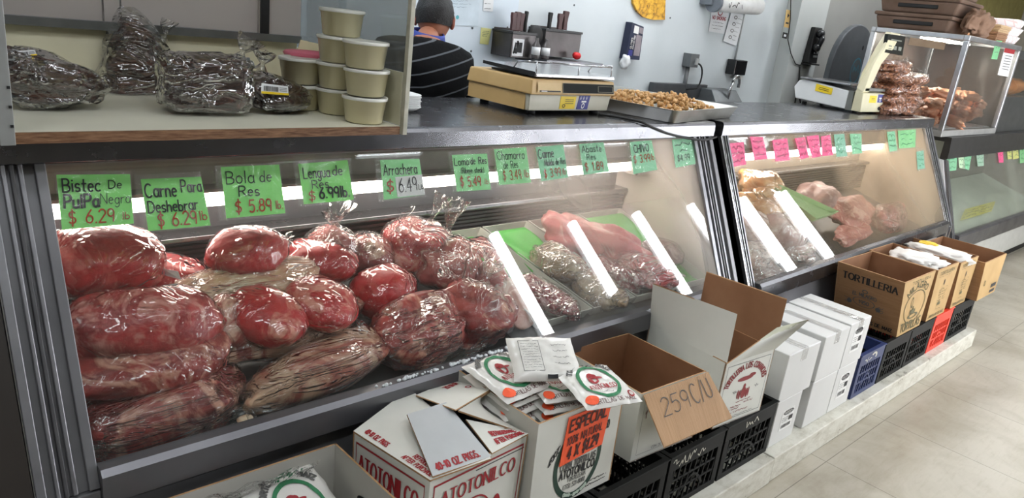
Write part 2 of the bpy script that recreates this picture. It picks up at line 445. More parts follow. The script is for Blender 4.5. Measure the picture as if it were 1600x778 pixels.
def ribbon(mb, pts, nrm, w, mi=0, thin=None):
    """flat ink stroke; thin sets the width of the horizontal runs (broad-nib look)"""
    for a, b in zip(pts, pts[1:]):
        a, b = Vector(a), Vector(b); d = b-a
        if d.length < 1e-7: continue
        d.normalize(); r = d.cross(nrm).normalized()*w/2; e = d*w*0.3
        mb.add([a-e-r, b+e-r, b+e+r, a-e+r], [(0, 1, 2, 3)], mi)
def write(mb, t, fn, x0, y0, h, fit=None, wt=0.09, gap=0.2, jit=0.0, slant=0.0, nib=None, serif=False, lift=0.0012, mi=0, aspect=1.0, bend=None, seed=0):
    """letters along +u of the surface fn(u,v) -> point; u and v are metres or card fractions.
    fit = width the line is squeezed to; aspect = u units per v unit"""
    rr = random.Random(seed+len(t))
    W = text_width(t, gap); sx = (fit/W) if fit else h*aspect
    x = x0
    e = 1e-3
    def P(u, v):
        if bend: u, v = bend(u, v)
        p = Vector(fn(u, v)); n = (Vector(fn(u+e, v))-p).cross(Vector(fn(u, v+e))-p).normalized()
        return p+n*lift, n
    # true height in metres of one letter, for the ink width
    hm = (Vector(fn(x0, y0+h))-Vector(fn(x0, y0))).length
    for c in t:
        w, st = G[c]
        jy, jr = rr.uniform(-jit, jit), rr.uniform(-jit, jit)
        for s in st:
            pp = []
            for (a, b) in s:
                pp.append((x+(a+slant*b+jr*b)*sx, y0+(b+jy)*h))
            q = [P(u, v) for u, v in pp]
            for (p1, n1), (p2, n2), (g1, g2) in zip(q, q[1:], zip(s, s[1:])):
                ww = wt*hm
                if nib:
                    dx, dy = g2[0]-g1[0], g2[1]-g1[1]; L = math.hypot(dx, dy) or 1
                    ww *= nib+(1-nib)*abs(dy)/L
                ribbon(mb, [p1, p2], n1, ww, mi)
            if serif and len(s) >= 2:
                for k0, k1 in ((0, 1), (-1, -2)):
                    a, b = s[k0], s[k1]
                    if abs(a[1]-b[1]) > 0.2 and (abs(a[1]) < .02 or abs(a[1]-1) < .02):
                        u, v = x+a[0]*sx, y0+a[1]*h
                        p1, n1 = P(u-0.11*sx, v); p2, _ = P(u+0.11*sx, v)
                        ribbon(mb, [p1, p2], n1, wt*hm*0.45, mi)
        x += (w+gap)*sx
    return mb
def ring(mb, fn, cx, cy, rx, ry, w, mi=0, lift=0.001, a0=0, a1=360, n=48, fill=False):
    e = 1e-3
    def P(u, v):
        p = Vector(fn(u, v)); nn = (Vector(fn(u+e, v))-p).cross(Vector(fn(u, v+e))-p).normalized(); return p+nn*lift
    A = []; B = []
    for i in range(n+1):
        t = math.radians(a0+(a1-a0)*i/n); c, s_ = math.cos(t), math.sin(t)
        A.append(P(cx+rx*c, cy+ry*s_))
        k = 0.0 if fill else 1-w
        B.append(P(cx+rx*k*c, cy+ry*k*s_))
    for i in range(n): mb.quad(B[i], A[i], A[i+1], B[i+1], mi)
    return mb
def rect(mb, fn, u0, v0, u1, v1, mi=0, lift=0.001, nu=1):
    e = 1e-3
    def P(u, v):
        p = Vector(fn(u, v)); nn = (Vector(fn(u+e, v))-p).cross(Vector(fn(u, v+e))-p).normalized(); return p+nn*lift
    for i in range(nu):
        a, b = u0+(u1-u0)*i/nu, u0+(u1-u0)*(i+1)/nu
        mb.quad(P(a, v0), P(b, v0), P(b, v1), P(a, v1), mi)
    return mb
def border(mb, fn, u0, v0, u1, v1, tu, tv, mi=0, lift=0.001):
    rect(mb, fn, u0, v0, u1, v0+tv, mi, lift); rect(mb, fn, u0, v1-tv, u1, v1, mi, lift)
    rect(mb, fn, u0, v0+tv, u0+tu, v1-tv, mi, lift); rect(mb, fn, u1-tu, v0+tv, u1, v1-tv, mi, lift)
    return mb
def scribble(mb, fn, u0, v0, u1, v1, n, wt, mi=0, seed=0, lift=0.0012, nib=.5):
    """an illegible handwritten line"""
    rr = random.Random(seed); pts = []; e = 1e-3
    for i in range(n+1):
        u = u0+(u1-u0)*(i+rr.uniform(-.3, .3))/n; v = v0+(v1-v0)*rr.random()
        p = Vector(fn(u, v)); nn = (Vector(fn(u+e, v))-p).cross(Vector(fn(u, v+e))-p).normalized(); pts.append((p+nn*lift, nn))
    for (p, nn), (q, _) in zip(pts, pts[1:]):
        if rr.random() < .85: ribbon(mb, [p, q], nn, wt, mi)
    return mb
# ------------------------------------------------------------------ shared materials
STEEL = steel('brushed_steel', (114, 114, 118), 0.24)
STEEL_D = steel('worn_steel', (120, 120, 124), 0.34)
CHROME = steel('chrome_trim', (190, 190, 192), 0.16, (30, 30, 1))
GREYPAINT = plain('grey_painted_steel', (118, 118, 121), 0.42, 0.35, 8, 6)
DARKRAIL = plain('dark_grey_panel', (112, 112, 116), 0.36, 0.65, 6, 5)
BLACK = plain('black_rubber', (16, 16, 17), 0.6, 0, 3)
LINER = plain('case_liner_cream', (236, 226, 218), 0.55, 0, 6, 3)
BACKDARK = plain('case_back_steel', (78, 80, 84), 0.4, 0.4, 8, 4)
DECK = plain('case_deck_steel', (120, 122, 124), 0.35, 0.5, 10, 6)
WHITEP = plain('white_paint', (226, 229, 228), 0.5, 0, 5, 3)
CREAM = plain('cream_board', (238, 232, 202), 0.55, 0, 6, 4)
WOODE = plain('worn_wood_edge', (112, 76, 46), 0.6, 0, 30, 30, 0.3, 80, stretch=(1, 12, 12))
INK = plain('black_ink', (26, 26, 28), 0.6, 0, 2)
INKRED = plain('red_marker_ink', (150, 52, 22), 0.6, 0, 6)
INKGREY = plain('faded_ink', (92, 92, 90), 0.6, 0, 4)
PRINTRED = plain('red_print', (158, 32, 40), 0.6, 0, 6)
PRINTGREEN = plain('green_print', (40, 122, 78), 0.6, 0, 6)
PRINTDKGREEN = plain('dark_green_print', (32, 62, 50), 0.6, 0, 4)
ORANGE = plain('orange_card', (255, 96, 52), 0.6, 0, 5)
YELLOWST = plain('yellow_sticker', (236, 204, 40), 0.5, 0, 8)
BLUEST = plain('blue_sticker', (58, 62, 138), 0.5, 0, 8)
PAPER = plain('white_paper', (232, 234, 236), 0.6, 0, 4)
WHITEPRINT = plain('white_print', (238, 238, 236), 0.6, 0, 2)
CLEAR = film('clear_sleeve', gloss=0.7, haze=0.06, wr=14, wstr=0.25, ridge=True, rough=0.16)

def tile_floor():
    t = NT('vinyl_tiles'); v = t.coord((1, 1, 1), 'Object', False)
    br = t.n('ShaderNodeTexBrick', offset=0.0, squash=1.0)
    br.inputs['Scale'].default_value = 1.0; br.inputs['Mortar Size'].default_value = 0.0022
    br.inputs['Brick Width'].default_value = 0.61; br.inputs['Row Height'].default_value = 0.61
    br.inputs['Mortar Smooth'].default_value = 0.4
    br.inputs['Color1'].default_value = lin((178, 172, 158)); br.inputs['Color2'].default_value = lin((170, 164, 150)); br.inputs['Mortar'].default_value = lin((122, 116, 104))
    v.node.inputs['Location'].default_value = (0.2, 0.29, 0)
    t.l(v, br.inputs['Vector'])
    v2 = t.coord((1, 1, 1), 'Object', False)
    n1 = t.ramp(t.noise(v2, 3.0, 6, 0.6, 0.6), [(0.30, (206, 200, 188)), (0.60, (255, 255, 255))])
    v3 = t.coord((1, 6, 1), 'Object', False)
    n2 = t.ramp(t.noise(v3, 9.0, 6, 0.7), [(0.2, (225, 220, 210)), (0.5, (255, 255, 255))])
    mu = t.n('ShaderNodeMix', data_type='RGBA', blend_type='MULTIPLY'); mu.inputs[0].default_value = .75; t.l(br.outputs['Color'], mu.inputs[6]); t.l(n1, mu.inputs[7])
    mu2 = t.n('ShaderNodeMix', data_type='RGBA', blend_type='MULTIPLY'); mu2.inputs[0].default_value = .6; t.l(mu.outputs[2], mu2.inputs[6]); t.l(n2, mu2.inputs[7])
    return t.done(t.pbsdf(mu2.outputs[2], 0.36, 0, None).outputs[0])
def stained_plinth():
    t = NT('scuffed_white_plinth'); v = t.coord((1, 1.5, 2), 'Object', False)
    f = t.noise(v, 11.0, 9, 0.75, .2)
    col = t.ramp(f, [(0.30, (84, 80, 72)), (0.37, (184, 180, 166)), (0.56, (208, 206, 195))])
    return t.done(t.pbsdf(col, 0.6, 0, t.bump(f, 0.3, 0.004)).outputs[0])
def wall_panels():
    t = NT('white_wall_panels'); v = t.coord((1, 1, 1), 'Object', False)
    col = t.ramp(t.noise(v, 1.6, 4), [(0.3, (206, 213, 216)), (0.7, (216, 223, 226))])
    return t.done(t.pbsdf(col, 0.42).outputs[0])

# ------------------------------------------------------------------ room shell
def struct(name, mb, m, **k): return mb.build(name, m, kind='structure', **k)
X0, X1, YF, YB, ZC = -2.6, 12.5, -3.2, 3.2, 2.9
struct('floor', MB().box(X0, X1, YF, YB+.1, -0.05, 0.0), tile_floor(), at_=(0, 0, 0))
struct('ceiling', MB().box(X0, X1, YF, YB+.1, ZC, ZC+.05), plain('ceiling_tile', (225, 225, 222), 0.8))
WALLM = wall_panels()
struct('wall_back', MB().box(X0, 9.2, YB, YB+.1, 0, ZC), WALLM, at_=(0, YB, 0))
struct('wall_back_olive', MB().box(9.2, X1, YB, YB+.1, 0, ZC), plain('olive_wall', (150, 142, 84), 0.6))
bpy.data.objects['wall_back_olive'].name = 'wall_far'; ORIGIN['wall_far'] = ORIGIN['wall_back_olive']
struct('wall_left', MB().box(X0-.1, X0, YF, YB+.1, 0, ZC), plain('beige_wall', (170, 165, 156), 0.6))
struct('wall_right', MB().box(X1, X1+.1, YF, YB+.1, 0, ZC), plain('beige_wall', (170, 165, 156)))
struct('wall_front', MB().box(X0, X1, YF-.1, YF, 0, ZC), plain('aisle_wall', (128, 122, 114), 0.7))
# bright left-hand wall sheeting, seam strip and column of the back wall
struct('trim_1', MB().box(X0+.05, 2.93, YB-.012, YB-.0005, 0.02, ZC-.01), plain('bluish_white_sheet', (208, 220, 230), 0.35, 0, 3, 2), bevel=.002)
struct('trim_2', MB().box(5.93, 6.42, 3.08, YB-.001, 0.001, ZC-.002), plain('pale_column', (196, 200, 198), 0.45, 0, 4, 2))
struct('trim_3', MB().box(6.425, 6.50, 3.12, YB-.001, 0.001, ZC-.002), plain('steel_edge', (130, 134, 136), 0.35, .5), bevel=.004)
struct('trim_4', MB().box(6.505, 9.15, 3.17, YB-.001, 0.001, ZC-.002), plain('grey_partition', (150, 150, 146), 0.5, 0, 4, 2))
# screw heads of the sheeting
for k, (px, py) in enumerate([(736, 80), (793, 43), (789, 82), (897, 8), (1047, 28), (738, 44)]):
    p = at(px, py, y=YB-.013)
    sc = MB()
    for i in range(1):
        sc.lathe((0, 0, 0), [(.006, 0), (.006, .002), (.003, .004)], 12)
    for q in range(len(sc.v)): v_ = sc.v[q]; sc.v[q] = p+Vector((v_.x, -v_.z, v_.y))
    sc.build('screw_head', plain('screw', (80, 84, 88), .4, .6), label='small dark screw head in the pale wall sheeting behind the meat counter', cat='screw', group='screw heads in the back wall sheeting')
# raised plinth carrying the crates
PLY, PLZ = 0.995, 0.11
pm = stained_plinth()
struct('trim_5', MB().box(-2.5, 2.49, PLY-.004, 2.3, 0.001, PLZ), pm, bevel=.004)
struct('trim_6', MB().box(2.496, 4.96, PLY, 2.3, 0.001, PLZ), pm, bevel=.004)

# ceiling fluorescents
DIFF = emit('fluorescent_diffuser', (246, 250, 255), CEIL_E)
DIFFR = emit('fluorescent_diffuser_rear', (246, 250, 255), REAR_E)
def ceiling_light(x, y, lx, ly, label):
    t = thing('ceiling_light', (x, y, ZC), label, 'ceiling light', 'fluorescent ceiling lights')
    f = MB(); h = .05
    for a in ((x-lx/2, x+lx/2, y-ly/2, y-ly/2+.03), (x-lx/2, x+lx/2, y+ly/2-.03, y+ly/2), (x-lx/2, x-lx/2+.03, y-ly/2+.031, y+ly/2-.031), (x+lx/2-.03, x+lx/2, y-ly/2+.031, y+ly/2-.031)):
        f.box(a[0], a[1], a[2], a[3], ZC-h, ZC-.001)
    f.build('frame', WHITEP, t)
    MB().box(x-lx/2+.031, x+lx/2-.031, y-ly/2+.031, y+ly/2-.031, ZC-.03, ZC-.02).build('diffuser', DIFF if y < 1 else DIFFR, t)
for i, (x, y) in enumerate([(-.7, .45), (1.0, .45), (0.2, -.3), (2.6, -.3), (5.0, -.3), (7.6, -.3), (.9, 2.45), (3.6, 2.45), (6.6, 2.3), (9.6, 1.2)]):  # first two added to brighten the cabinet and the left-hand meats
    ceiling_light(x, y, 1.2, .3, 'recessed fluorescent ceiling light with white frame above the %s' % ('customer aisle' if y < 1 else 'work area behind the counter'))

# glass-door freezers across the aisle (seen mirrored in the sloping case glass)
t = thing('reach_in_freezer', (6.2, -1.0, 0), 'long dark upright freezer with lit door posts across the aisle', 'freezer')
MB().box(3.1, 8.4, -1.5, -.66, 0.001, 2.35).build('cabinet', plain('freezer_dark', (30, 30, 32), .5), t)
TUBE = emit('freezer_tube', (250, 252, 255), FREEZER_E)
for k in range(6):
    x = 3.62+.87*k
    MB().tube([(x, -.60, .35), (x, -.60, 2.2)], .040, 12).build('lamp_tube', TUBE, t)
    MB().box(x-.05, x+.05, -.659, -.645, .2, 2.3).build('door_post', plain('freezer_post', (120, 120, 122), .4), t)

# ------------------------------------------------------------------ meat cases
GT, GB = (1.715, 1.203), (1.435, .64)          # glass line of the long case (y,z)
def slope_n(gt, gb):
    d = Vector((0, gb[0]-gt[0], gb[1]-gt[1])).normalized(); n = Vector((1, 0, 0)).cross(d)
    return n if n.y < 0 else -n
GN = slope_n(GT, GB)
def meat_case(name, x0, x1, gx0, gx1, rl, label, glassm, liner, backm, dark=False, dz=0.0, lamp=(0, 1)):
    """sloping glass service case; rl = (y,z) of the rail top, dz raises the right end of the rail"""
    t = thing(name, (x0, 1.42, PLZ), label, 'display case', 'refrigerated meat cases')
    # stainless worktop with turned-down front
    c = MB(); c.extrude([(1.70, 1.203), (1.692, 1.208), (1.692, 1.252), (1.697, 1.262), (1.707, 1.265), (2.285, 1.265), (2.285, 1.228), (1.73, 1.228), (1.73, 1.203)], x0, x1)
    c.build('countertop', STEEL, t)
    # glass
    ry, rz = rl; g_ = MB()
    g_.slab([(gx0-.012, ry, rz-.012), (gx1+.012, ry, rz+dz-.012), (gx1+.012, GT[0], GT[1]), (gx0-.012, GT[0], GT[1])], .006)
    g_.build('glass_front', glassm, t)
    d = Vector((0, GT[0]-ry, GT[1]-rz)); n = Vector((0, d.z, -d.y)).normalized(); n = n if n.y < 0 else -n
    def post(xa, xb, nm, zsh):
        segs = MB(); w = (xb-xa)
        # fluted upright: raised bars at both edges and a bead in the middle
        for a, b, h, m in ((0, 1, 0, 0), (0, .16, .014, 1), (.30, .37, .012, 1), (.43, .50, .012, 2), (.56, .64, .012, 1), (.82, 1.0, .012, 0)):
            xx0, xx1 = xa+a*w, xa+b*w
            lo = Vector((0, ry, rz+zsh-.05)); hi = Vector((0, GT[0], GT[1]))
            f0, f1 = lo+n*(.004+h), hi+n*(.004+h); b0, b1 = lo-n*.045, hi-n*.03
            segs.hexa([(xx0, f0.y, f0.z), (xx1, f0.y, f0.z), (xx1, b0.y, b0.z), (xx0, b0.y, b0.z)], [(xx0, f1.y, f1.z), (xx1, f1.y, f1.z), (xx1, b1.y, b1.z), (xx0, b1.y, b1.z)], m)
        p = segs.build(nm, [GREYPAINT, plain('dull_post_trim', (136, 136, 140), .38, .6), plain('post_groove', (70, 70, 72), .5)] if dark else [STEEL_D, CHROME, BLACK], t, bevel=.002)
        if dark and xa < 1: MB().hexa([(xa-.0025, ry-.02, rz-.05), (xa-.0005, ry-.02, rz-.05), (xa-.0005, ry+.02, rz-.05), (xa-.0025, ry+.02, rz-.05)], [(xa-.0025, GT[0]-.02, GT[1]), (xa-.0005, GT[0]-.02, GT[1]), (xa-.0005, GT[0]+.02, GT[1]), (xa-.0025, GT[0]+.02, GT[1])]).build('bright_edge', CHROME, p)
        lo = rz+zsh-.05
        lw = MB().box(xa, xb, ry-.014, ry+.06, PLZ+.001, lo)
        lw.box(xa+.002, xa+.16*w, ry-.026, ry-.0145, PLZ+.001, lo, 1); lw.box(xa+.56*w, xa+.64*w, ry-.026, ry-.0145, PLZ+.001, lo, 1)
        lw.build('lower_post', [GREYPAINT, plain('dull_post_trim', (136, 136, 140))] if dark else [STEEL_D, CHROME], t, bevel=.002)
    post(x0, gx0, 'corner_post', 0); post(gx1, x1, 'corner_post', dz)
    # bottom rail
    r = MB(); r.extrude([(ry-.03, rz-.075), (ry-.03, rz-.012), (ry-.018, rz), (ry+.012, rz), (ry+.012, rz-.012), (ry+.04, rz-.03), (ry+.04, rz-.085), (ry-.02, rz-.085)], gx0, gx1, 0, z1=dz)
    r.build('bottom_rail', DARKRAIL if dark else STEEL, t)
    MB().hexa([(gx0, ry+.02, PLZ+.001), (gx1, ry+.02, PLZ+.001), (gx1, ry+.06, PLZ+.001), (gx0, ry+.06, PLZ+.001)],
              [(gx0, ry+.02, rz-.088), (gx1, ry+.02, rz+dz-.088), (gx1, ry+.06, rz+dz-.088), (gx0, ry+.06, rz-.088)]).build('lower_panel', plain('lower_panel_grey', (150, 150, 154), .4, .3, 6, 3), t)
    # inside
    MB().slab([(gx0, 1.50, .555), (gx1, 1.50, .555), (gx1, 2.065, .715), (gx0, 2.065, .715)], .02).build('deck', DECK, t)
    if dark:      # raised rack under the pans in the right half
        MB().slab([(1.52, 1.485, .610), (gx1-.001, 1.485, .610), (gx1-.001, 2.03, .789), (1.50, 2.03, .789)], .008).build('raised_rack', DECK, t)
    bp = MB().box(gx0, gx1, 2.06, 2.08, .905, 1.226); bp.build('back_panel', backm, t)
    lg = MB().extrude([(1.985, .895), (1.98, .903), (1.985, .915), (2.06, .915), (2.06, .895)], gx0, gx1); lg.build('back_ledge', STEEL, t, bevel=.002)
    lv = MB()
    for k in range(11):
        z = .73+k*.0145; lv.box(gx0, gx1, 2.0+.006*k*0, 2.012, z, z+.0085)
    lv.box(gx0, gx1, 2.03, 2.04, .72, .894, 1); lv.build('air_grille', [BACKDARK, BLACK], t)
    for xa, xb in ((gx0-.02, gx0), (gx1, gx1+.02)):
        e = MB()
        pr = [(ry+.03, rz-.04), (GT[0]+.01, GT[1]-.01), (GT[0]+.03, 1.226), (2.08, 1.226), (2.08, .66), (1.52, .50), (ry+.03, .50)]
        e.extrude(pr, xa, xb); e.build('end_wall', liner, t)
    la = lamp
    l0, l1 = gx0+(gx1-gx0)*la[0], gx0+(gx1-gx0)*la[1]
    MB().extrude([(1.93, 1.056), (1.925, 1.018), (1.94, 1.012), (1.955, 1.018), (1.96, 1.056)], l0, l1).build('lamp_tube', emit('case_lamp', (255, 240, 228), CASE_E), t)
    lb = MB().box(l0, l1, 1.915, 1.985, 1.057, 1.066); lb.box(l0, l1, 1.965, 1.985, 1.067, 1.226); lb.box(l1+.0005, l1+.02, 1.90, 1.985, 1.0, 1.14); lb.build('lamp_bracket_and_light_cap', plain('lamp_bracket_and_light_cap', (122, 114, 110), .5), t)  # cap box over the tube added to keep its light off the canopy
    MB().box(gx0, gx1, 1.70, 1.925, 1.2, 1.2275).build('canopy_liner', plain('canopy_liner', (110, 104, 100), .5), t)
    MB().box(x0+.01, x1-.01, 2.09, 2.26, PLZ+.001, 1.226).build('rear_body', GREYPAINT, t)
    MB().box(gx0, gx1, 1.56, 2.06, PLZ+.001, .49).build('base_body', plain('base_dark', (60, 60, 62), .6), t)
    return t
BACKGREY = plain('case_back_beige', (150, 138, 124), .5, .1, 8, 3)
G1 = pane('case_glass_fog_and_veil', fog=.62, fscale=1.3, lo=.55, hi=1.0, base=.015, fogcol=(232, 222, 214), grad=(.20, .55, -.64))  # extra fog at the right paints a bright veil over the end wall
G2 = pane('case_glass_heavy_fog', fog=.66, fscale=1.6, lo=.48, hi=1.0, base=.08, fogcol=(216, 198, 172), grad=(.16, .45, -.40))
G3 = pane('case_glass_green', fog=.25, fscale=2.0, lo=.4, hi=.7, base=.06, fogcol=(205, 210, 196))
C1 = meat_case('meat_case', .20, 2.757, .31, 2.615, GB, 'long grey steel meat case with sloping glass and big red meat bags', G1, LINER, BACKDARK, True, lamp=(0.02, .965))
C2 = meat_case('meat_case', 2.822, 5.40, 2.885, 5.27, (1.42, .612), 'middle steel meat case with foggy glass and pink tags', G2, plain('warm_liner', (230, 212, 188), .5), BACKGREY, False, dz=.038)
# black gap filler between the two cases
struct('trim_7', MB().box(2.7585, 2.8205, 1.74, 2.27, PLZ+.001, 1.24), BLACK)
# neighbour case at the far left edge
t = thing('meat_case', (-.6, 1.42, PLZ), 'dark brown case end at the far left, beside the long meat case', 'display case', 'refrigerated meat cases')
MB().extrude([(1.70, 1.203), (1.692, 1.208), (1.692, 1.252), (1.697, 1.262), (1.707, 1.265), (2.285, 1.265), (2.285, 1.228), (1.73, 1.228), (1.73, 1.203)], -1.4, .197).build('countertop', STEEL, t)
MB().extrude([(1.40, PLZ+.001), (1.40, .56), (1.70, 1.202), (2.26, 1.227), (2.26, PLZ+.001)], -1.4, .196).build('front_panel', plain('dark_brown_panel', (38, 32, 27), .5, 0, 5, 2), t)
MB().box(.176, .188, 1.385, 1.3995, PLZ+.001, .56).build('edge_strip', CHROME, t)

# third, lower case to the right
def third_case():
    x0, x1 = 5.84, 8.6
    t = thing('meat_case', (x0, 1.5, 0), 'lower green-tinted display case at the right end, under the snack box', 'display case', 'refrigerated meat cases')
    MB().extrude([(1.70, .965), (1.68, .975), (1.68, 1.02), (1.69, 1.125), (2.4, 1.125), (2.4, 1.09), (1.73, 1.09), (1.73, .965)], x0, x1).build('countertop', plain('dark_header', (56, 56, 56), .35, .4), t)
    MB().slab([(x0+.06, 1.505, .45), (x1-.05, 1.505, .45), (x1-.05, 1.70, .97), (x0+.06, 1.70, .97)], .006).build('glass_front', G3, t)
    for a, m in ((0, 0), (.022, 1), (.04, 0)):
        p = MB().hexa([(x0+a, 1.485, .40), (x0+a+.018, 1.485, .40), (x0+a+.018, 1.55, .40), (x0+a, 1.55, .40)], [(x0+a, 1.685, .963), (x0+a+.018, 1.685, .963), (x0+a+.018, 1.74, .963), (x0+a, 1.74, .963)])
        p.build('corner_post', [STEEL_D, CHROME][m], t)
    MB().extrude([(1.47, .37), (1.47, .44), (1.48, .45), (1.52, .45), (1.53, .37)], x0+.06, x1-.05).build('bottom_rail', STEEL_D, t)
    MB().box(x0+.06, x1-.05, 1.475, 1.53, .33, .368).build('lower_trim', STEEL_D, t)
    MB().box(x0+.02, x1, 1.51, 2.38, .10, .328).build('lower_panel', plain('lower_white', (178, 178, 172), .5, 0, 6), t)
    MB().box(x0+.05, x1, 1.56, 2.36, .001, .099).build('kick_plate', BLACK, t)
    MB().slab([(x0+.06, 1.53, .42), (x1-.05, 1.53, .42), (x1-.05, 2.10, .62), (x0+.06, 2.10, .62)], .02).build('deck', plain('pale_deck', (196, 204, 188), .35, 0, 10, 5), t)
    MB().box(x0+.06, x1-.05, 2.11, 2.13, .60, 1.088).build('back_panel', plain('case3_back', (112, 108, 98), .5, .1), t)
    MB().extrude([(1.51, .40), (1.70, .962), (2.38, 1.088), (2.38, .33), (1.53, .33)], x0-.014, x0-.001).build('end_wall', plain('end_grey', (226, 228, 230), .4, 0), t)
    MB().box(x0+.35, x1-.1, 1.745, 1.79, 1.035, 1.085).build('lamp_tube', emit('case3_lamp', (244, 250, 236), 2.5), t)
third_case()
struct('trim_8', MB().box(5.6, 9.0, 1.58, 2.4, 0.0005, 0.0009), plain('dark_floor_edge', (70, 66, 60), .6))
# ------------------------------------------------------------------ cabinet standing on the long case
def depth(p): return float((np.array(p)-EYE) @ FWD)
def m_px(p): return depth(p)/FPX
CT = 1.2655                      # counter top height
SF = 1.288                       # cabinet floor height
YS0, YS1 = 1.60, 2.20
GREYP = plain('chipped_cream_paint', (178, 176, 160), .5, 0, 16, 26)
t = thing('countertop_cabinet', (.67, YS0, CT), 'cream glass-sided cabinet on the long meat case, open at the front', 'display cabinet')
MB().box(.236, 1.1005, YS0+.006, YS1, CT+.001, SF).build('shelf_board', plain('shelf_laminate', (232, 230, 212), .35, 0, 5, 5), t)
MB().box(.236, 1.098, YS0, YS0+.0055, CT+.001, SF-.0005).build('wood_edge', WOODE, t)
lp = MB().box(.222, .2465, YS0-.012, YS0+.03, CT+.001, 2.05)
lp.build('corner_post', plain('grey_white_post', (150, 152, 150), .4, .2), t, bevel=.001)
for z in (1.30, 1.335, 1.37): MB().box(.240, .245, YS0-.0145, YS0-.0125, z, z+.005).build('screw', BLACK, t)
MB().box(1.104, 1.117, YS0-.006, YS0+.010, CT-.002+.003, 2.05).build('corner_post', GREYP, t, bevel=.001)
MB().box(1.101, 1.110, YS0+.0105, YS1, SF+.001, 1.425).build('side_panel', plain('cream_side', (196, 193, 170), .5, 0, 5), t)
MB().box(1.104, 1.109, YS0+.0105, YS1, 1.426, 2.04).build('side_glass', pane('cabinet_glass', (196, 198, 196), fog=.22, base=.10, lo=.3, hi=.8, fogcol=(170, 172, 172)), t)
MB().box(.2475, 1.0935, YS1-.02, YS1, SF+.001, 1.44).build('back_panel', CREAM, t)
MB().box(.2475, 1.0935, YS1-.05, YS1, 1.441, 1.462).build('door_track', plain('track_grey', (118, 120, 118), .4, .5), t)
DOORG = pane('smoked_door', (120, 122, 122), fog=.88, base=.72, lo=.3, hi=.7, fogcol=(226, 218, 212), ior=1.7)
MB().box(.2475, 1.0, YS1-.025, YS1-.02, 1.4625, 2.04).build('sliding_door', DOORG, t)
MB().box(.96, 1.0935, YS1-.042, YS1-.037, 1.4625, 2.04).build('sliding_door', DOORG, t)
MB().box(.965, .990, YS1-.05, YS1-.0425, 1.4625, 2.04).build('door_stile', plain('door_stile', (52, 52, 52), .4, .4), t)
for x in (.55, .592): MB().box(x, x+.004, YS1-.03, YS1-.0255, 1.4625, 2.04).build('door_pull_strip', CHROME, t)
MB().box(.222, 1.108, YS0-.012, YS1, 2.0505, 2.07).build('top_board', CREAM, t)

# dried chillies in clear bags
CHILI = NT('dried_chilli'); _v = CHILI.coord((1, 1, 2.2))
_c1 = CHILI.ramp(CHILI.noise(_v, 16, 6, .7, 1.5), [(.32, (26, 14, 10)), (.50, (66, 36, 26)), (.66, (122, 70, 50))])
CHILI = CHILI.done(CHILI.pbsdf(_c1, .32, 0, CHILI.bump(CHILI.noise(_v, 26, 5, .7, 1.5), .9, .02), .3).outputs[0])
FILM = film('crumpled_bag', gloss=4.0, haze=.012, wr=7, wstr=1.2, rough=.06, stretch=(1, 1, 2.0))
FILMW = film('loose_bag', gloss=2.2, haze=.10, wr=16, wstr=.9, rough=.08)
def tail(mb, p, d, L, r0, r1, seed=0, seg=22, rows=9, pinch=.35, mi=0):
    """gathered and flared bag neck starting at p along d"""
    p, d = Vector(p), Vector(d).normalized(); a = d.orthogonal().normalized(); b = d.cross(a); o = Vector((seed*2.3, seed, 0))
    def fn(u, v):
        th = 2*math.pi*u; k = abs(v-pinch)/max(pinch, 1-pinch)
        r = (r0*(1-v/pinch)+.25*r0*v/pinch) if v < pinch else (.25*r0+(r1-.25*r0)*((v-pinch)/(1-pinch))**.8)
        r *= 1+.5*v*noise.noise(Vector((math.cos(th)*2.2, math.sin(th)*2.2, v*1.5))+o)+.22*v*math.sin(5*th+seed)
        w = Vector((noise.noise(o+Vector((v*2, 0, 0))), noise.noise(o+Vector((0, v*2, 5))), 0))*L*.25*v
        return p+d*L*v+w+(a*math.cos(th)+b*math.sin(th)*.55)*r
    return mb.grid(fn, seg, rows, mi)
def sticker(name, q, mats, parent, draw=None, t=.0015, **k):
    """small flat label from 4 corners (bl, br, tr, tl); draw(mb, fn) prints on it"""
    mb = MB(); mb.slab(q, t); fn = bilin(q)
    o = mb.build(name, mats[0], parent, **k)
    if draw:
        m2 = MB(); draw(m2, fn); m2.build('print', mats[1:], o)
    return o
def price_print(mb, fn):
    r = random.Random(3); x = .08
    while x < .60:
        w = r.choice((.012, .02, .03)); rect(mb, fn, x, .30, x+w, .80, 0); x += w+r.choice((.015, .025))
    for v in (.72, .55, .4): rect(mb, fn, .66, v, .94, v+.05, 0)
    rect(mb, fn, 0, 0, 1, .24, 1)
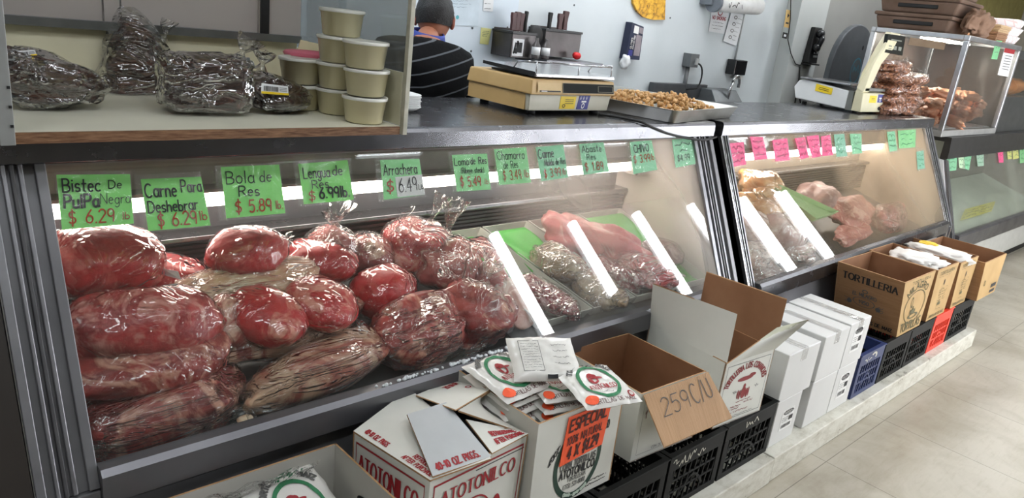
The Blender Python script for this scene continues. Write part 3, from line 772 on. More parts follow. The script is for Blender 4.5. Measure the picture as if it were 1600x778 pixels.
def chilli_bag(px, pyb, hw, hh, label, seed, yaw=0., tailp=None, deep=.11, ymove=0, lab=None, amp=.35, pinch=.3, wedge=0., p=2.6):
    base = at(px, pyb, z=SF); base.y += ymove
    s = m_px(base); rx, rz = hw*s, hh*s/1.04; ry = min(deep, rx)
    c = base+Vector((0, ry*.85, rz*.93))
    t = thing('bag_of_dried_chillies', (c.x, c.y, SF), label, 'food bag', 'bags of dried chillies in the cabinet')
    M = Matrix.Translation(c) @ Matrix.Rotation(math.radians(yaw), 4, 'Z')
    MB().blob(M, (rx*.90, ry*.88, rz*.86), seed, amp*.8, 1.9, p, amp2=.16, freq2=6, flat=.15, pinch=pinch, wedge=wedge).build('chillies', CHILI, t)
    f = MB().blob(M, (rx*.98, ry*.97, rz*.94), seed, amp*.8, 1.9, p, amp2=.10, freq2=5, flat=.10, pinch=pinch*.8, wedge=wedge)
    if tailp:
        p0 = M @ Vector((tailp[0]*rx, 0, tailp[1]*rz)); tail(f, p0, M.to_3x3() @ Vector(tailp[2]), tailp[3], tailp[4], tailp[5], seed)
    f.build('plastic_bag', FILM, t)
    if lab:
        q = [at(x, y, y=c.y-ry*lab[1]) for x, y in lab[0]]
        sticker('price_label', q, [PAPER, INK, YELLOWST], t, price_print)
    return t
chilli_bag(90, 177, 90, 60, 'big clear bag of dark dried chillies leaning on the left post of the glass cabinet', 3, 8, deep=.10, wedge=.45, lab=([(22, 90), (58, 86), (54, 78), (24, 80)], .5))
# a peaked bag: wide at the floor, drawn up to a point
def peaked_bag():
    b = at(235, 149, z=SF); s = m_px(b); c = b+Vector((0, .06, 0))
    t = thing('bag_of_dried_chillies', (c.x, c.y, SF), 'tall peaked bag of dark red dried chillies, twisted to a point, second from the left', 'food bag', 'bags of dried chillies in the cabinet')
    def shp(g):
        mb = MB(); N = 30
        def fn(u, v):
            th = 2*math.pi*u; h = v*.188*(1+g*.1); w = (1-v)**.75
            rx = (.108*w+.012)*(1+g*.14); ry = (.075*w+.010)*(1+g*.14)
            k = 1+.28*noise.noise(Vector((math.cos(th)*1.6, math.sin(th)*1.6, v*3+4)))+.10*noise.noise(Vector((math.cos(th)*5, math.sin(th)*5, v*8)))
            if v < .12: k *= .80+.2*v/.12
            return Vector((c.x-.010-.012*v+rx*k*math.cos(th)+.045*v*(1-v), c.y+.02*v+ry*k*math.sin(th), SF+.002+h+(.008 if g else 0)*v))
        mb.grid(fn, 44, N); return mb
    shp(0).build('chillies', CHILI, t); f = shp(1); tail(f, (c.x+.055, c.y, SF+.135), (.3, 0, 1), .06, .02, .03, 4); f.build('plastic_bag', FILM, t)
peaked_bag()
t_ = chilli_bag(362, 134, 56, 28, 'small dark chilli bag with a yellow-topped label, lying behind the boxy bag', 11, 0, lab=([(338, 99), (378, 95), (373, 85), (334, 90)], .9))
chilli_bag(338, 184, 68, 52, 'boxy clear bag packed with black dried chillies, third from the left at the cabinet front', 6, -6, deep=.075, amp=.10, pinch=0, p=5, tailp=(.75, .8, (.5, 0, 1), .06, .03, .05))
chilli_bag(448, 181, 60, 38, 'low bag of brown dried chillies with a barcode label beside the plastic tubs', 9, 10, deep=.09, amp=.3, wedge=.35, tailp=(-.4, .8, (.3, 0, 1), .05, .03, .05), lab=([(408, 146), (451, 149), (450, 135), (409, 130)], 1.0))

# stacked deli tubs
TUBM = NT('tub_plastic'); _p = TUBM.pbsdf((204, 196, 160), .28, 0, None, .3); _p.inputs['Subsurface Weight'].default_value = .0
TUBM = TUBM.done(_p.outputs[0])
LIDM = plain('translucent_lid', (226, 226, 218), .3, 0, 3)
def tub_proto(loc, label):
    t = thing('deli_tub', loc, label, 'tub', 'stacked deli tubs in the cabinet')
    x, y, z = loc
    MB().lathe((x, y, z), [(.0, .001), (.044, .001), (.048, .004), (.0555, .060), (.0575, .0605), (.0575, .064), (.053, .064)], 40).build('cup', TUBM, t)
    MB().lathe((x, y, z), [(.0585, .0600), (.0592, .0605), (.0592, .0675), (.0575, .0685), (.0545, .0665), (.0, .0665)], 40).build('lid', LIDM, t)
    return t
TP = None
def tub(x, y, z, label):
    global TP
    if TP is None: TP = tub_proto((x, y, z), label); return TP
    c = copy_tree(TP); c.location = (x, y, z); c['label'] = label; return c
TH = .0685
b1 = at(562, 190, z=SF); b1.y = 1.665; b1.x = 1.028
for k, n in enumerate(('lowest', 'middle', 'topmost')): tub(b1.x+.004*(k % 2), b1.y+.004*k, SF+.0005+TH*k, '%s cream tub of the front right stack of three' % n)
b2 = Vector((1.025, 1.80, SF))
for k, n in enumerate(('lowest', 'second', 'third', 'topmost')): tub(b2.x-.004*k, b2.y-.006*k+(.0 if k < 3 else -.01), SF+.0005+TH*k, '%s cream tub of the tallest stack of four behind' % n)
b3 = Vector((.955, 1.875, SF))
for k, n in enumerate(('lower', 'upper')): tub(b3.x, b3.y+.003*k, SF+.0005+TH*k, '%s cream tub of the left rear pair' % n)
MB().lathe((1.02, 1.955, SF), [(.0, .001), (.05, .001), (.062, .10), (.07, .136), (.073, .14), (.068, .146), (.06, .14), (.0, .125)], 32).build('pink_tub', plain('pink_plastic', (226, 120, 142), .35), label='pink-rimmed tub almost hidden behind the tall tub stack', cat='tub')
q = [at(448, 140, y=2.02), at(530, 150, y=2.02), at(530, 76, y=2.034), at(470, 62, y=2.034)]
MB().slab(q, .003).build('card_folder', plain('cream_card', (222, 216, 176), .6), label='cream card folder leaning upright behind the tubs', cat='folder')

# ------------------------------------------------------------------ things on the counter
FOAM = plain('white_foam', (232, 234, 234), .55, 0, 3)
def foam_tray(x0, x1, y0, y1, z):
    def fn(u, v):
        a, b = (u-.5)*2, (v-.5)*2; r = max(abs(a), abs(b)); k = 0 if r < .8 else (r-.8)/.2
        k2 = min(1, k)
        q = (abs(a)**6+abs(b)**6)**(1/6) or 1; m = r/q if q else 1
        return Vector(((x0+x1)/2+a*m*(x1-x0)/2, (y0+y1)/2+b*m*(y1-y0)/2, z+.016*k2**1.3))
    return MB().grid(fn, 20, 20).build('foam_tray', FOAM, at_=((x0+x1)/2, (y0+y1)/2, z))
ft = None
for k, nm in enumerate(('lowest', 'second from the bottom', 'third from the bottom', 'fourth from the bottom', 'fifth from the bottom', 'second from the top', 'topmost')):
    if ft is None: ft = foam_tray(1.19, 1.425, 1.935, 2.18, CT+.001); o = ft; o.modifiers.new('s', 'SOLIDIFY').thickness = .003
    else: o = ft.copy(); COL.objects.link(o); o.location.z += .0062*k; o.location.x += RND.uniform(-.004, .002); ORIGIN[o.name] = ORIGIN[ft.name]
    o['label'] = 'white foam meat tray, %s of the pile beside the glass cabinet' % nm; o['category'] = 'tray'; o['group'] = 'white foam trays on the counter'

# old beige scale
def beige_scale():
    x0, x1, y0, y1 = 1.825, 2.280, 1.875, 2.225; z0 = CT+.001
    t = thing('price_scale', (2.04, 2.05, z0), 'old tan counter scale with steel platter, dark window and two stickers', 'scale')
    TAN = plain('yellowed_plastic', (198, 164, 108), .45, 0, 8, 6); CRM = plain('cream_plastic', (206, 202, 184), .45, 0, 5)
    zb, zm, zt = z0+.014, z0+.073, z0+.128
    MB().hexa([(x0+.012, y0+.012, zb), (x1-.012, y0+.012, zb), (x1-.012, y1, zb), (x0+.012, y1, zb)], [(x0+.006, y0+.008, zm), (x1-.006, y0+.008, zm), (x1-.006, y1+.004, zm), (x0+.006, y1+.004, zm)]).build('lower_housing', CRM, t, bevel=.004)
    MB().box(x0+.0055, x0+.0115, y0+.03, y1, zb+.002, zm-.001).build('side_panel', TAN, t)
    MB().hexa([(x0-.002, y0-.006, zm+.0005), (x1+.002, y0-.006, zm+.0005), (x1+.002, y1+.008, zm+.0005), (x0-.002, y1+.008, zm+.0005)], [(x0+.004, y0+.004, zt), (x1-.004, y0+.004, zt), (x1-.004, y1, zt), (x0+.004, y1, zt)]).build('upper_housing', TAN, t, bevel=.005)
    fr = bilin([(x0+.028, y0-.0075, zm+.010), (x1-.012, y0-.0075, zm+.010), (x1-.012, y0-.0005, zt-.012), (x0+.028, y0-.0005, zt-.012)])
    f = MB(); rect(f, fr, 0, 0, .30, 1, 0); f.build('brand_panel', plain('tan_light', (206, 176, 120), .4), t)
    f = MB(); rect(f, fr, .31, 0, 1, 1, 0, .002); w = f.build('display_window', plain('display_black', (14, 19, 17), .6, 0, 3, spec=.15), t)
    f = MB(); border(f, fr, .775, .14, .985, .80, .006, .03, 0, .0028); border(f, fr, .305, -.03, 1.0, 1.03, .006, .03, 0, .0028); f.build('window_outline', plain('outline_grey', (120, 116, 96), .5), w)
    f = MB(); rect(f, fr, .02, .03, .28, .19, 0, .002); rect(f, fr, .04, .07, .11, .15, 1, .003); f.build('brand_strip', [BLACK, WHITEPRINT], t)
    fl = bilin([(x0+.012, y0+.0105, zb), (x1-.012, y0+.0105, zb), (x1-.006, y0+.0065, zm), (x0+.006, y0+.0065, zm)])
    sticker('yellow_sticker', [fl(.36, .12), fl(.55, .12), fl(.55, .92), fl(.36, .92)], [YELLOWST, INK], t, lambda m, f: [rect(m, f, .3, v, .85, v+.04, 0) for v in (.42, .58, .72)]+[ring(m, f, .25, .25, .1, .14, .4)])
    def bl(m, f):
        rect(m, f, .28, .50, .72, .62, 0); ring(m, f, .5, .26, .14, .2, .35)
        for k in range(9): rect(m, f, .08+.1*(k % 3)*2.7, .72+.08*(k//3), .2+.1*(k % 3)*2.7, .75+.08*(k//3), 0)
    sticker('blue_sticker', [fl(.575, .10), fl(.72, .10), fl(.725, 1.0), fl(.59, 1.0)], [BLUEST, WHITEPRINT], t, bl)
    for x in (x0+.05, x1-.06):
        for y in (y0+.04, y1-.05): MB().lathe((x, y, z0), [(.0, 0), (.018, 0), (.016, .0155), (0, .0155)], 16).build('foot', BLACK, t)
    # tilted platter with dark sides and wire guard
    za, zc = zt+.010, zt+.040      # front low, rear high
    pl = MB().hexa([(x0+.018, y0+.0, za-.004), (x1-.01, y0+.0, za-.004), (x1-.01, y1-.06, zt+.018), (x0+.018, y1-.06, zt+.018)], [(x0+.018, y0+.0, za+.008), (x1-.01, y0+.0, za+.008), (x1-.01, y1-.06, zt+.030), (x0+.018, y1-.06, zt+.030)])
    p = pl.build('platter', CHROME, t, bevel=.003)
    MB().hexa([(x0+.013, y0+.002, za-.003), (x0+.0178, y0+.002, za-.003), (x0+.0178, y1-.062, zt+.019), (x0+.013, y1-.062, zt+.019)], [(x0+.013, y0+.002, za+.014), (x0+.0178, y0+.002, za+.008), (x0+.0178, y1-.062, zt+.030), (x0+.013, y1-.062, zt+.030)]).build('dark_side', BLACK, p)
    MB().box(x0+.06, x1-.06, y0+.07, y1-.06, zt+.0005, zt+.0065).build('platter_support', plain('support_grey', (60, 58, 54), .5), t)  # dark grey block carrying the platter
    zz = za+.008; yy = y0+.012
    g_ = MB()
    for x in (x0+.028, (x0+x1)/2+.02, x1-.02): g_.tube([(x, yy, zz-.002), (x, yy, zz+.040)], .0028, 8)
    g_.tube([(x0+.028, yy, zz+.040), (x1-.02, yy, zz+.036)], .0028, 8)
    for x, e in ((x0+.028, 1), (x1-.02, 1)): g_.tube([(x, yy, zz+.040), (x, yy+.10, zz+.030), (x, yy+.12, zz+.004)], .0028, 8)
    g_.build('wire_guard', CHROME, p)
beige_scale()
c = MB(); pts = [at(935, 179, z=CT+.006), at(960, 182, z=CT+.006), at(985, 187, z=CT+.005), at(1003, 191, z=CT+.005)]
pts += [at(1022, 200, y=1.686), at(1045, 209, y=1.684), at(1065, 214, y=1.686), at(1088, 218, y=1.676), at(1105, 218, y=1.672), at(1119, 214, y=1.70)]
pp = []
for i in range(len(pts)-1):
    for k in range(4):
        p0, p1, p2, p3 = pts[max(i-1, 0)], pts[i], pts[i+1], pts[min(i+2, len(pts)-1)]; u = k/4
        pp.append(.5*((2*p1)+(p2-p0)*u+(2*p0-5*p1+4*p2-p3)*u*u+(3*p1-p0-3*p2+p3)*u**3))
c.tube(pp+[pts[-1]], .0048, 10).build('power_cord', BLACK, label='black power cord running from the tan scale over the counter edge', cat='cord')

# sheet pan of crackling pieces
def sheet_pan():
    z0 = CT+.001; A = at(1061, 174, z=1.318); B = at(1155, 167, z=1.318)
    ex = (B-A); ex.z = 0; W = ex.length; ex.normalize(); ey = Vector((-ex.y, ex.x, 0)); L = .80
    t = thing('sheet_pan', A+ex*W/2+ey*L/2-Vector((0, 0, .05)), 'steel sheet pan of small tan pieces, overhanging the counter edge beside the tan scale', 'tray')
    zr = 1.318
    def rr(d, z, n=8):
        r = .03; P = []
        for cx, cy, a in ((W-r, r, -90), (W-r, L-r, 0), (r, L-r, 90), (r, r, 180)):
            for k in range(n+1):
                th = math.radians(a+90*k/n); P.append(A+ex*(cx+(r+d)*math.cos(th))+ey*(cy+(r+d)*math.sin(th))+Vector((0, 0, z-A.z)))
        return P
    loops = [rr(.0, zr-.003), rr(.004, zr), rr(-.004, zr), rr(-.026, z0+.003)]
    out = [rr(0.0, zr-.003), rr(-.024, z0)]
    m = MB()
    def band(a, b):
        n = len(a); m.add(a+b, [(i, (i+1) % n, n+(i+1) % n, n+i) for i in range(n)], 0, False)
    for a, b in zip(loops, loops[1:]): band(a, b)
    m.add(loops[-1], [tuple(range(len(loops[-1])))]); band(out[1], out[0]); m.add(out[1], [tuple(range(len(out[1])))[::-1]])
    m.build('pan', steel('aluminium_pan', (176, 176, 170), .36, (1, 1, 1)), t)
    b = MB()
    def fn(u, v):
        p = A+ex*(.03+.10*u)+ey*(L*.50+.26*v)
        k = noise.noise(Vector((u*4, v*4, 2)))*.03+noise.noise(Vector((u*11, v*11, 5)))*.012
        return Vector((p.x, p.y, zr+.006+k*.7-.02*u))
    b.grid(fn, 26, 26); b.build('plastic_sheet', FILMW, t)
    return A, ex, ey, W, L, z0
pA, pex, peY, pW, pL, pz = sheet_pan()
NUT = plain('tan_crackling', (206, 162, 104), .5, 0, 34, 40, .5, 90)
nut_me = None
NUT_STUFF = []
def heap(u, v):   # height of the heap across the pan
    return .008+.060*math.exp(-(((u-.58)/.30)**2+((v-.22)/.17)**2))+.045*math.exp(-(((u-.5)/.4)**2+((v-.50)/.2)**2))
nr = random.Random(5); cnt = 0
for i in range(640):
    u, v = nr.uniform(.08, .92), nr.uniform(.05, .78)
    if nr.random() > .25+9*heap(u, v): continue
    cnt += 1
    if cnt > 295: continue
    p = pA+pex*(pW*u)+peY*(pL*v); z = pz+.010+heap(u, v)*nr.uniform(.80, 1.0)
    if nut_me is None:
        o = MB().blob(Matrix(), (.0088, .0070, .0062), 2, .25, 1.6, 2.2, (10, 7)).build('crackling_piece', NUT, at_=(p.x, p.y, z), local=True); nut_me = o
    else: o = nut_me.copy(); COL.objects.link(o); ORIGIN[o.name] = Vector((p.x, p.y, z))
    s = nr.uniform(.9, 1.4); o.location = (p.x, p.y, z); o.scale = (s, s, s*nr.uniform(.8, 1.1)); o.rotation_euler = (nr.uniform(0, 3), nr.uniform(0, 3), nr.uniform(0, 6))
    o['label'] = 'small tan crackling piece heaped on the steel sheet pan'; o['category'] = 'snack'; o['group'] = 'tan crackling pieces in the sheet pan'

# the many pieces lying below the top layer of the heap
hm = MB(); hr = random.Random(17)
for i in range(420):
    u, v = hr.uniform(.06, .94), hr.uniform(.04, .78); p = pA+pex*(pW*u)+peY*(pL*v); z = pz+.006+heap(u, v)*hr.uniform(.45, .75)
    hm.blob(Matrix.Translation((p.x, p.y, z)) @ Matrix.Rotation(hr.uniform(0, 6), 4, 'Z'), (.013, .010, .008), i % 9, .25, 1.6, 2.2, (8, 6))
o = hm.build('crackling_heap', NUT, label='lower layer of tan crackling pieces covering the steel sheet pan', cat='snack'); o['kind'] = 'stuff'

# white scale with a display tower
def tower_scale():
    z0 = CT+.001; x0, x1, y0, y1 = 4.60, 4.93, 1.86, 2.30
    t = thing('price_scale', (4.76, 2.06, z0), 'white counter scale with cream display tower on the middle meat case', 'scale')
    WH = plain('scale_white', (224, 226, 226), .35, 0, 3); CR = plain('scale_cream', (214, 208, 176), .4, 0, 4); DG = plain('scale_grey', (112, 114, 110), .4)
    zt = z0+.155
    pr = [(y0+.10, z0+.014), (y1-.01, z0+.03), (y1+.015, z0+.10), (y1-.01, zt-.012), (y1-.05, zt), (y0+.10, zt-.03)]
    MB().extrude(pr, x0, x1).build('body', WH, t, bevel=.006)
    MB().hexa([(x0+.002, y0+.06, z0+.012), (x1, y0+.06, z0+.012), (x1, y0+.0995, z0+.012), (x0+.002, y0+.0995, z0+.012)], [(x0+.002, y0+.07, zt-.03), (x1, y0+.07, zt-.03), (x1, y0+.0995, zt-.03), (x0+.002, y0+.0995, zt-.03)]).build('side_strip', DG, t)
    MB().hexa([(x0-.003, y0, z0+.012), (x1+.01, y0, z0+.012), (x1+.01, y0+.0595, z0+.012), (x0-.003, y0+.0595, z0+.012)], [(x0-.003, y0+.01, z0+.125), (x1+.01, y0+.01, z0+.125), (x1+.01, y0+.0595, zt-.018), (x0-.003, y0+.0595, zt-.018)]).build('front_housing', CR, t, bevel=.004)
    MB().box(x0+.02, x1, y0+.012, y0+.058, zt-.017, zt-.002).build('platter_rail', DG, t)
    MB().box(x0-.015, x1+.02, y0+.09, y1-.02, zt+.001, zt+.012).build('platter', CHROME, t, bevel=.003)
    # leaning neck and display head
    d0, d1 = at(1345, 112, y=1.93), at(1393, 52, y=1.90)
    n = MB(); x_ = x0-.002
    pr = [(y0+.055, z0+.12), (y0+.055, z0+.15), (y0+.06, z0+.24), (y0+.05, z0+.40), (y0+.035, z0+.49), (y0+.005, z0+.49), (y0-.004, z0+.40), (y0+.012, z0+.30), (y0+.012, z0+.13)]
    n.extrude(pr, 0, .075)
    # neck leans to the right as it rises
    for i, v in enumerate(n.v): k = max(0, (v.z-z0-.20)/.29); v.x = v.x*(1+1.1*min(1, k))+x_+.0+.155*min(1.0, k)
    n.build('display_tower', CR, t, bevel=.003)
    q = [at(1383, 82, y=y0-.003), at(1410, 87, y=y0-.003), at(1415, 57, y=y0+.002), at(1388, 53, y=y0+.002)]
    dm = MB().slab(q, .02); dd = dm.build('display_screen', plain('display_dark', (44, 46, 44), .15, 0, 3), t)
    f = bilin(q); e = MB()
    for k in range(3): rect(e, f, .12+.28*k, .22, .30+.28*k, .42, 0, .002)
    rect(e, f, .2, .7, .8, .76, 0, .002); e.build('display_digits', plain('lcd_grey', (118, 122, 112), .4), dd)
    sticker('yellow_sticker', [(x0-.0035, 2.17, z0+.095), (x0-.0035, 2.06, z0+.085), (x0-.0035, 2.06, z0+.125), (x0-.0035, 2.17, z0+.138)], [YELLOWST, INK], t, lambda m, f: [rect(m, f, .2, v, .8, v+.07, 0) for v in (.35, .58)])
    fl = bilin([(x0-.003, y0-.001, z0+.012), (x1+.01, y0-.001, z0+.012), (x1+.01, y0+.009, z0+.125), (x0-.003, y0+.009, z0+.125)])
    sticker('yellow_sticker', [fl(.30, .50), fl(.60, .50), fl(.60, .88), fl(.30, .88)], [YELLOWST, INK], t, lambda m, f: [rect(m, f, .25, v, .75, v+.05, 0) for v in (.4, .6)])
    sticker('blue_sticker', [fl(.66, .52), fl(.88, .52), fl(.88, .96), fl(.66, .96)], [BLUEST, WHITEPRINT], t, lambda m, f: [rect(m, f, .25, .45, .75, .6, 0), ring(m, f, .5, .25, .15, .15, .4)])
    f = MB(); ring(f, fl, .80, .20, .09, .1, 1, fill=True); f.build('round_mark', INK, t)
    for x in (x0+.04, x1-.04):
        for y in (y0+.05, y1-.06): MB().lathe((x, y, z0), [(0, 0), (.016, 0), (.014, .016), (0, .016)], 12).build('foot', BLACK, t)
tower_scale()

# stacked bags of brown snacks
SNACK = NT('brown_snack'); _v = SNACK.coord()
_vo = SNACK.n('ShaderNodeTexVoronoi'); _vo.inputs['Scale'].default_value = 70; SNACK.l(_v, _vo.inputs['Vector'])
_c1 = SNACK.ramp(_vo.outputs['Distance'], [(.15, (206, 146, 108)), (.5, (158, 102, 72)), (.8, (92, 56, 40))])
SNACK = SNACK.done(SNACK.pbsdf(_c1, .45, 0, SNACK.bump(_vo.outputs['Distance'], .8, .01)).outputs[0])
sn = random.Random(4); k = 0
for lay in range(5):
    for col, (x, y) in enumerate(((5.03, 1.90), (5.28, 1.885))):
        if lay == 4 and col == 1: continue
        x_, y_ = x+sn.uniform(-.02, .02), y+sn.uniform(-.015, .015); z = CT+.036+lay*.064+(.0 if col == 0 else -.002)
        nm = ('lowest', 'second', 'third', 'fourth', 'topmost')[lay]
        if col == 1 and lay == 3: nm = 'topmost'
        t = thing('bag_of_snacks', (x_, y_, z-.034), '%s clear bag of brown snacks in the %s column beside the white scale' % (nm, 'left' if col == 0 else 'right'), 'food bag', 'bags of brown snacks stacked on the counter')
        M = Matrix.Translation((x_, y_, z)) @ Matrix.Rotation(math.radians(sn.uniform(-14, 14)), 4, 'Z') @ Matrix.Rotation(math.radians(sn.uniform(-6, 6)), 4, 'Y')
        MB().blob(M, (.138, .095, .043), lay*2+col, .22, 1.7, 2.6, (28, 18), .10, 6).build('snacks', SNACK, t)
        f = MB().blob(M, (.145, .101, .047), lay*2+col, .22, 1.7, 2.4, (30, 18), .08, 5); tail(f, M @ Vector((.11, 0, .0)), M.to_3x3() @ Vector((1, -.2, .25)), .08, .03, .055, lay, 16, 6)
        f.build('plastic_bag', film('snack_film', gloss=1.5, haze=.0, wr=16, wstr=.9, rough=.08), t)

# clear snack box with taped edges on the third case
def snack_box():
    z0 = 1.1262; x0, x1, y0, y1 = 5.70, 6.98, 1.72, 2.38; z1 = 1.815; w = .035
    t = thing('snack_display_box', (6.3, 2.05, z0), 'big clear acrylic box with taped edges holding pork cracklings', 'display box')
    TAPE = steel('silver_tape', (198, 200, 204), .3, (30, 30, 30), 24)
    fr = MB()
    for x in (x0, x1-w):
        for y in (y0, y1-w): fr.box(x, x+w, y, y+w, z0+.045, z1-w)
    fr.box(x0, x1, y0, y0+w, z1-w+.0005, z1); fr.box(x0, x1, y1-w, y1, z1-w+.0005, z1)
    fr.box(x0, x0+w, y0+w+.0005, y1-w-.0005, z1-w+.0005, z1); fr.box(x1-w, x1, y0+w+.0005, y1-w-.0005, z1-w+.0005, z1)
    fr.build('taped_frame', TAPE, t, bevel=.005)
    b = MB(); b.box(x0, x1, y0, y1, z0, z0+.0445); b.build('base', plain('box_base', (160, 160, 158), .4, .3), t, bevel=.004)
    MB().box(x0+w+.01, x1-w-.01, y0+w+.01, y1-w-.01, z0+.045, z0+.052).build('tray_liner', PAPER, t)
    AC = pane('acrylic', (226, 228, 228), fog=.08, base=.01, lo=.5, hi=.8, fscale=4, fogcol=(210, 206, 200))
    MB().box(x0+w, x1-w, y0+.010, y0+.014, z0+.045, z1-w).build('front_pane', AC, t)
    MB().box(x0+.010, x0+.014, y0+w, y1-w, z0+.045, z1-w).build('side_pane', AC, t)
    MB().box(x0+w, x1-w, y0+w, y1-w, z1-.012, z1-.008).build('top_pane', AC, t)
    BRN = plain('brown_backing', (98, 86, 80), .35, 0, 8, 3)
    MB().box(x0+w, x1-w, y1-.014, y1-.010, z0+.045, z1-w).build('back_pane', BRN, t)
    MB().box(x1-.014, x1-.010, y0+w, y1-w, z0+.045, z1-w).build('side_pane', BRN, t)
    q = [(x0+.0095, 2.10, 1.715), (x0+.0095, 1.86, 1.705), (x0+.0095, 1.86, 1.755), (x0+.0095, 2.10, 1.765)]
    MB().slab(q, .001).build('tan_notice', plain('tan_notice', (156, 132, 108), .6), t)
    lq = [(x0+.25, y0+.24, z1-.03), (x0+.85, y0+.24, z1-.03), (x0+.85, y0+.40, z1-.03), (x0+.25, y0+.40, z1-.03)]
    MB().slab(lq, .012).build('added_lamp_panel', emit('added_box_lamp', (255, 246, 230), 52.0), t)  # glowing panel added and boosted to brighten the cracklings
    s = MB(); q = [at(1559, 117, y=y0+.008), at(1575, 120, y=y0+.008), at(1588, 71, y=y0+.008), at(1572, 68, y=y0+.008)]
    sticker('notice', q, [PAPER, PRINTRED, INKGREY], t, lambda m, f: [rect(m, f, 0, .72, 1, 1, 0)]+[rect(m, f, .2, .2+.085*k, .85, .225+.085*k, 1) for k in range(6)])
    q = [at(1549, 92, y=y0+.008), at(1558, 93, y=y0+.008), at(1566, 64, y=y0+.008), at(1557, 63, y=y0+.008)]
    sticker('green_tag', q, [plain('tag_green', (120, 190, 136), .6), INKGREY], t, lambda m, f: [scribble(m, f, .2, v, .8, v+.12, 6, .004, 0, int(v*20)) for v in (.3, .55, .75)])
snack_box()
CRK = plain('pork_crackling', (220, 156, 120), .45, 0, 34, 10, .5, 40, coat=.2)
cr = random.Random(12)
for k in range(36):
    lay = k//10; x = 5.86+(k % 10)*.106+cr.uniform(-.03, .03); y = cr.uniform(1.84, 2.04); z = 1.215+lay*.062
    if lay == 3: x = 6.0+(k-30)*.13
    M = Matrix.Translation((x, y, z)) @ Matrix.Rotation(math.radians(cr.uniform(-35, 35)+90*(k % 3 == 0)*.4), 4, 'Z') @ Matrix.Rotation(math.radians(cr.uniform(-8, 8)), 4, 'Y')
    MB().blob(M, (cr.uniform(.12, .17), .045, .036), k, .5, 2.2, 2.0, (26, 14), .16, 6).build('pork_crackling', CRK, label='knobbly orange-tan strip of pork crackling inside the clear taped box', cat='snack', group='pork crackling strips in the clear box')

# trays, paper and cards on the box
FIB = plain('brown_fibre', (112, 90, 76), .8, 0, 10, 8, .2, 40)
for k, nm in enumerate(('lowest', 'middle', 'topmost')):
    z = 1.8165+k*.115; x0, x1, y0, y1 = 5.715+.012*k, 6.20, 1.87-.02*(k % 2), 2.38
    t = thing('drinks_tray', (5.95, 2.12, z), 'brown fibre carrier with a hand slot, %s of the pile on the snack box' % nm, 'carrier', 'brown fibre carriers')
    m = MB().hexa([(x0+.02, y0+.02, z), (x1-.02, y0+.02, z), (x1-.02, y1-.02, z), (x0+.02, y1-.02, z)], [(x0, y0, z+.085), (x1, y0, z+.085), (x1, y1, z+.085), (x0, y1, z+.085)]); m.box(x0-.012, x1+.012, y0-.012, y1+.012, z+.086, z+.112)
    m.build('tray_body', FIB, t, bevel=.012)
    MB().box(x0+.0, x0+.012, 1.98, 2.25, z+.035, z+.062).build('hand_slot', BLACK, t, bevel=.008)
def crumple(c, r, seed, name, m, label, cat):
    M = Matrix.Translation(c); return MB().blob(M, r, seed, .5, 2.2, 2.6, (36, 24), .22, 5).build(name, m, label=label, cat=cat)
crumple((6.02, 1.785, 1.905), (.20, .055, .085), 5, 'paper_bag', plain('kraft_brown', (136, 106, 86), .8, 0, 12), 'crumpled brown paper bag at the corner of the snack box top', 'paper bag')
KR = [plain('tan_card_a', (196, 166, 128), .7), plain('tan_card_b', (150, 112, 82), .7)]
for k in range(9):
    z = 1.8165+k*.013; dx, dy = RND.uniform(-.02, .02), RND.uniform(-.02, .02)
    MB().box(6.32+dx, 6.58+dx, 1.735+dy*.2, 2.0+dy, z, z+.011).build('tan_card', KR[0] if k > 4 else KR[1], label='tan card sheet, number %s of the stack behind the paper bag' % ('one two three four five six seven eight nine'.split()[k],), cat='card', group='tan card sheets on the snack box')
BOAT = NT('checked_paper'); _v = BOAT.coord((1, 1, 1), 'Object', False)
_ch = BOAT.n('ShaderNodeTexBrick', offset=0.0); _ch.inputs['Scale'].default_value = 1; _ch.inputs['Brick Width'].default_value = .05; _ch.inputs['Row Height'].default_value = .05; _ch.inputs['Mortar Size'].default_value = .004
_ch.inputs['Color1'].default_value = lin((236, 232, 232)); _ch.inputs['Color2'].default_value = lin((236, 232, 232)); _ch.inputs['Mortar'].default_value = lin((230, 204, 202))
_mp = _v.node; _mp.inputs['Rotation'].default_value = (.785, .785, .785); BOAT.l(_v, _ch.inputs['Vector']); BOAT = BOAT.done(BOAT.pbsdf(_ch.outputs['Color'], .6).outputs[0])
for k, (x, w, z, l) in enumerate(((6.76, .17, 1.8165, 'front red-checked white paper food boat on the snack box'), (6.80, .16, 1.878, 'red-checked white paper boat lying on top of the front one'), (6.86, .11, 1.94, 'topmost red-checked white paper boat at the frame edge'))):
    MB().hexa([(x-w*.8, 1.76, z), (x+w*.8, 1.76, z), (x+w*.8, 2.0, z), (x-w*.8, 2.0, z)], [(x-w, 1.735, z+.06), (x+w, 1.735, z+.06), (x+w, 2.03, z+.06), (x-w, 2.03, z+.06)]).build('paper_food_boat', BOAT, label=l, cat='food boat', group='red-checked paper boats', bevel=.01)
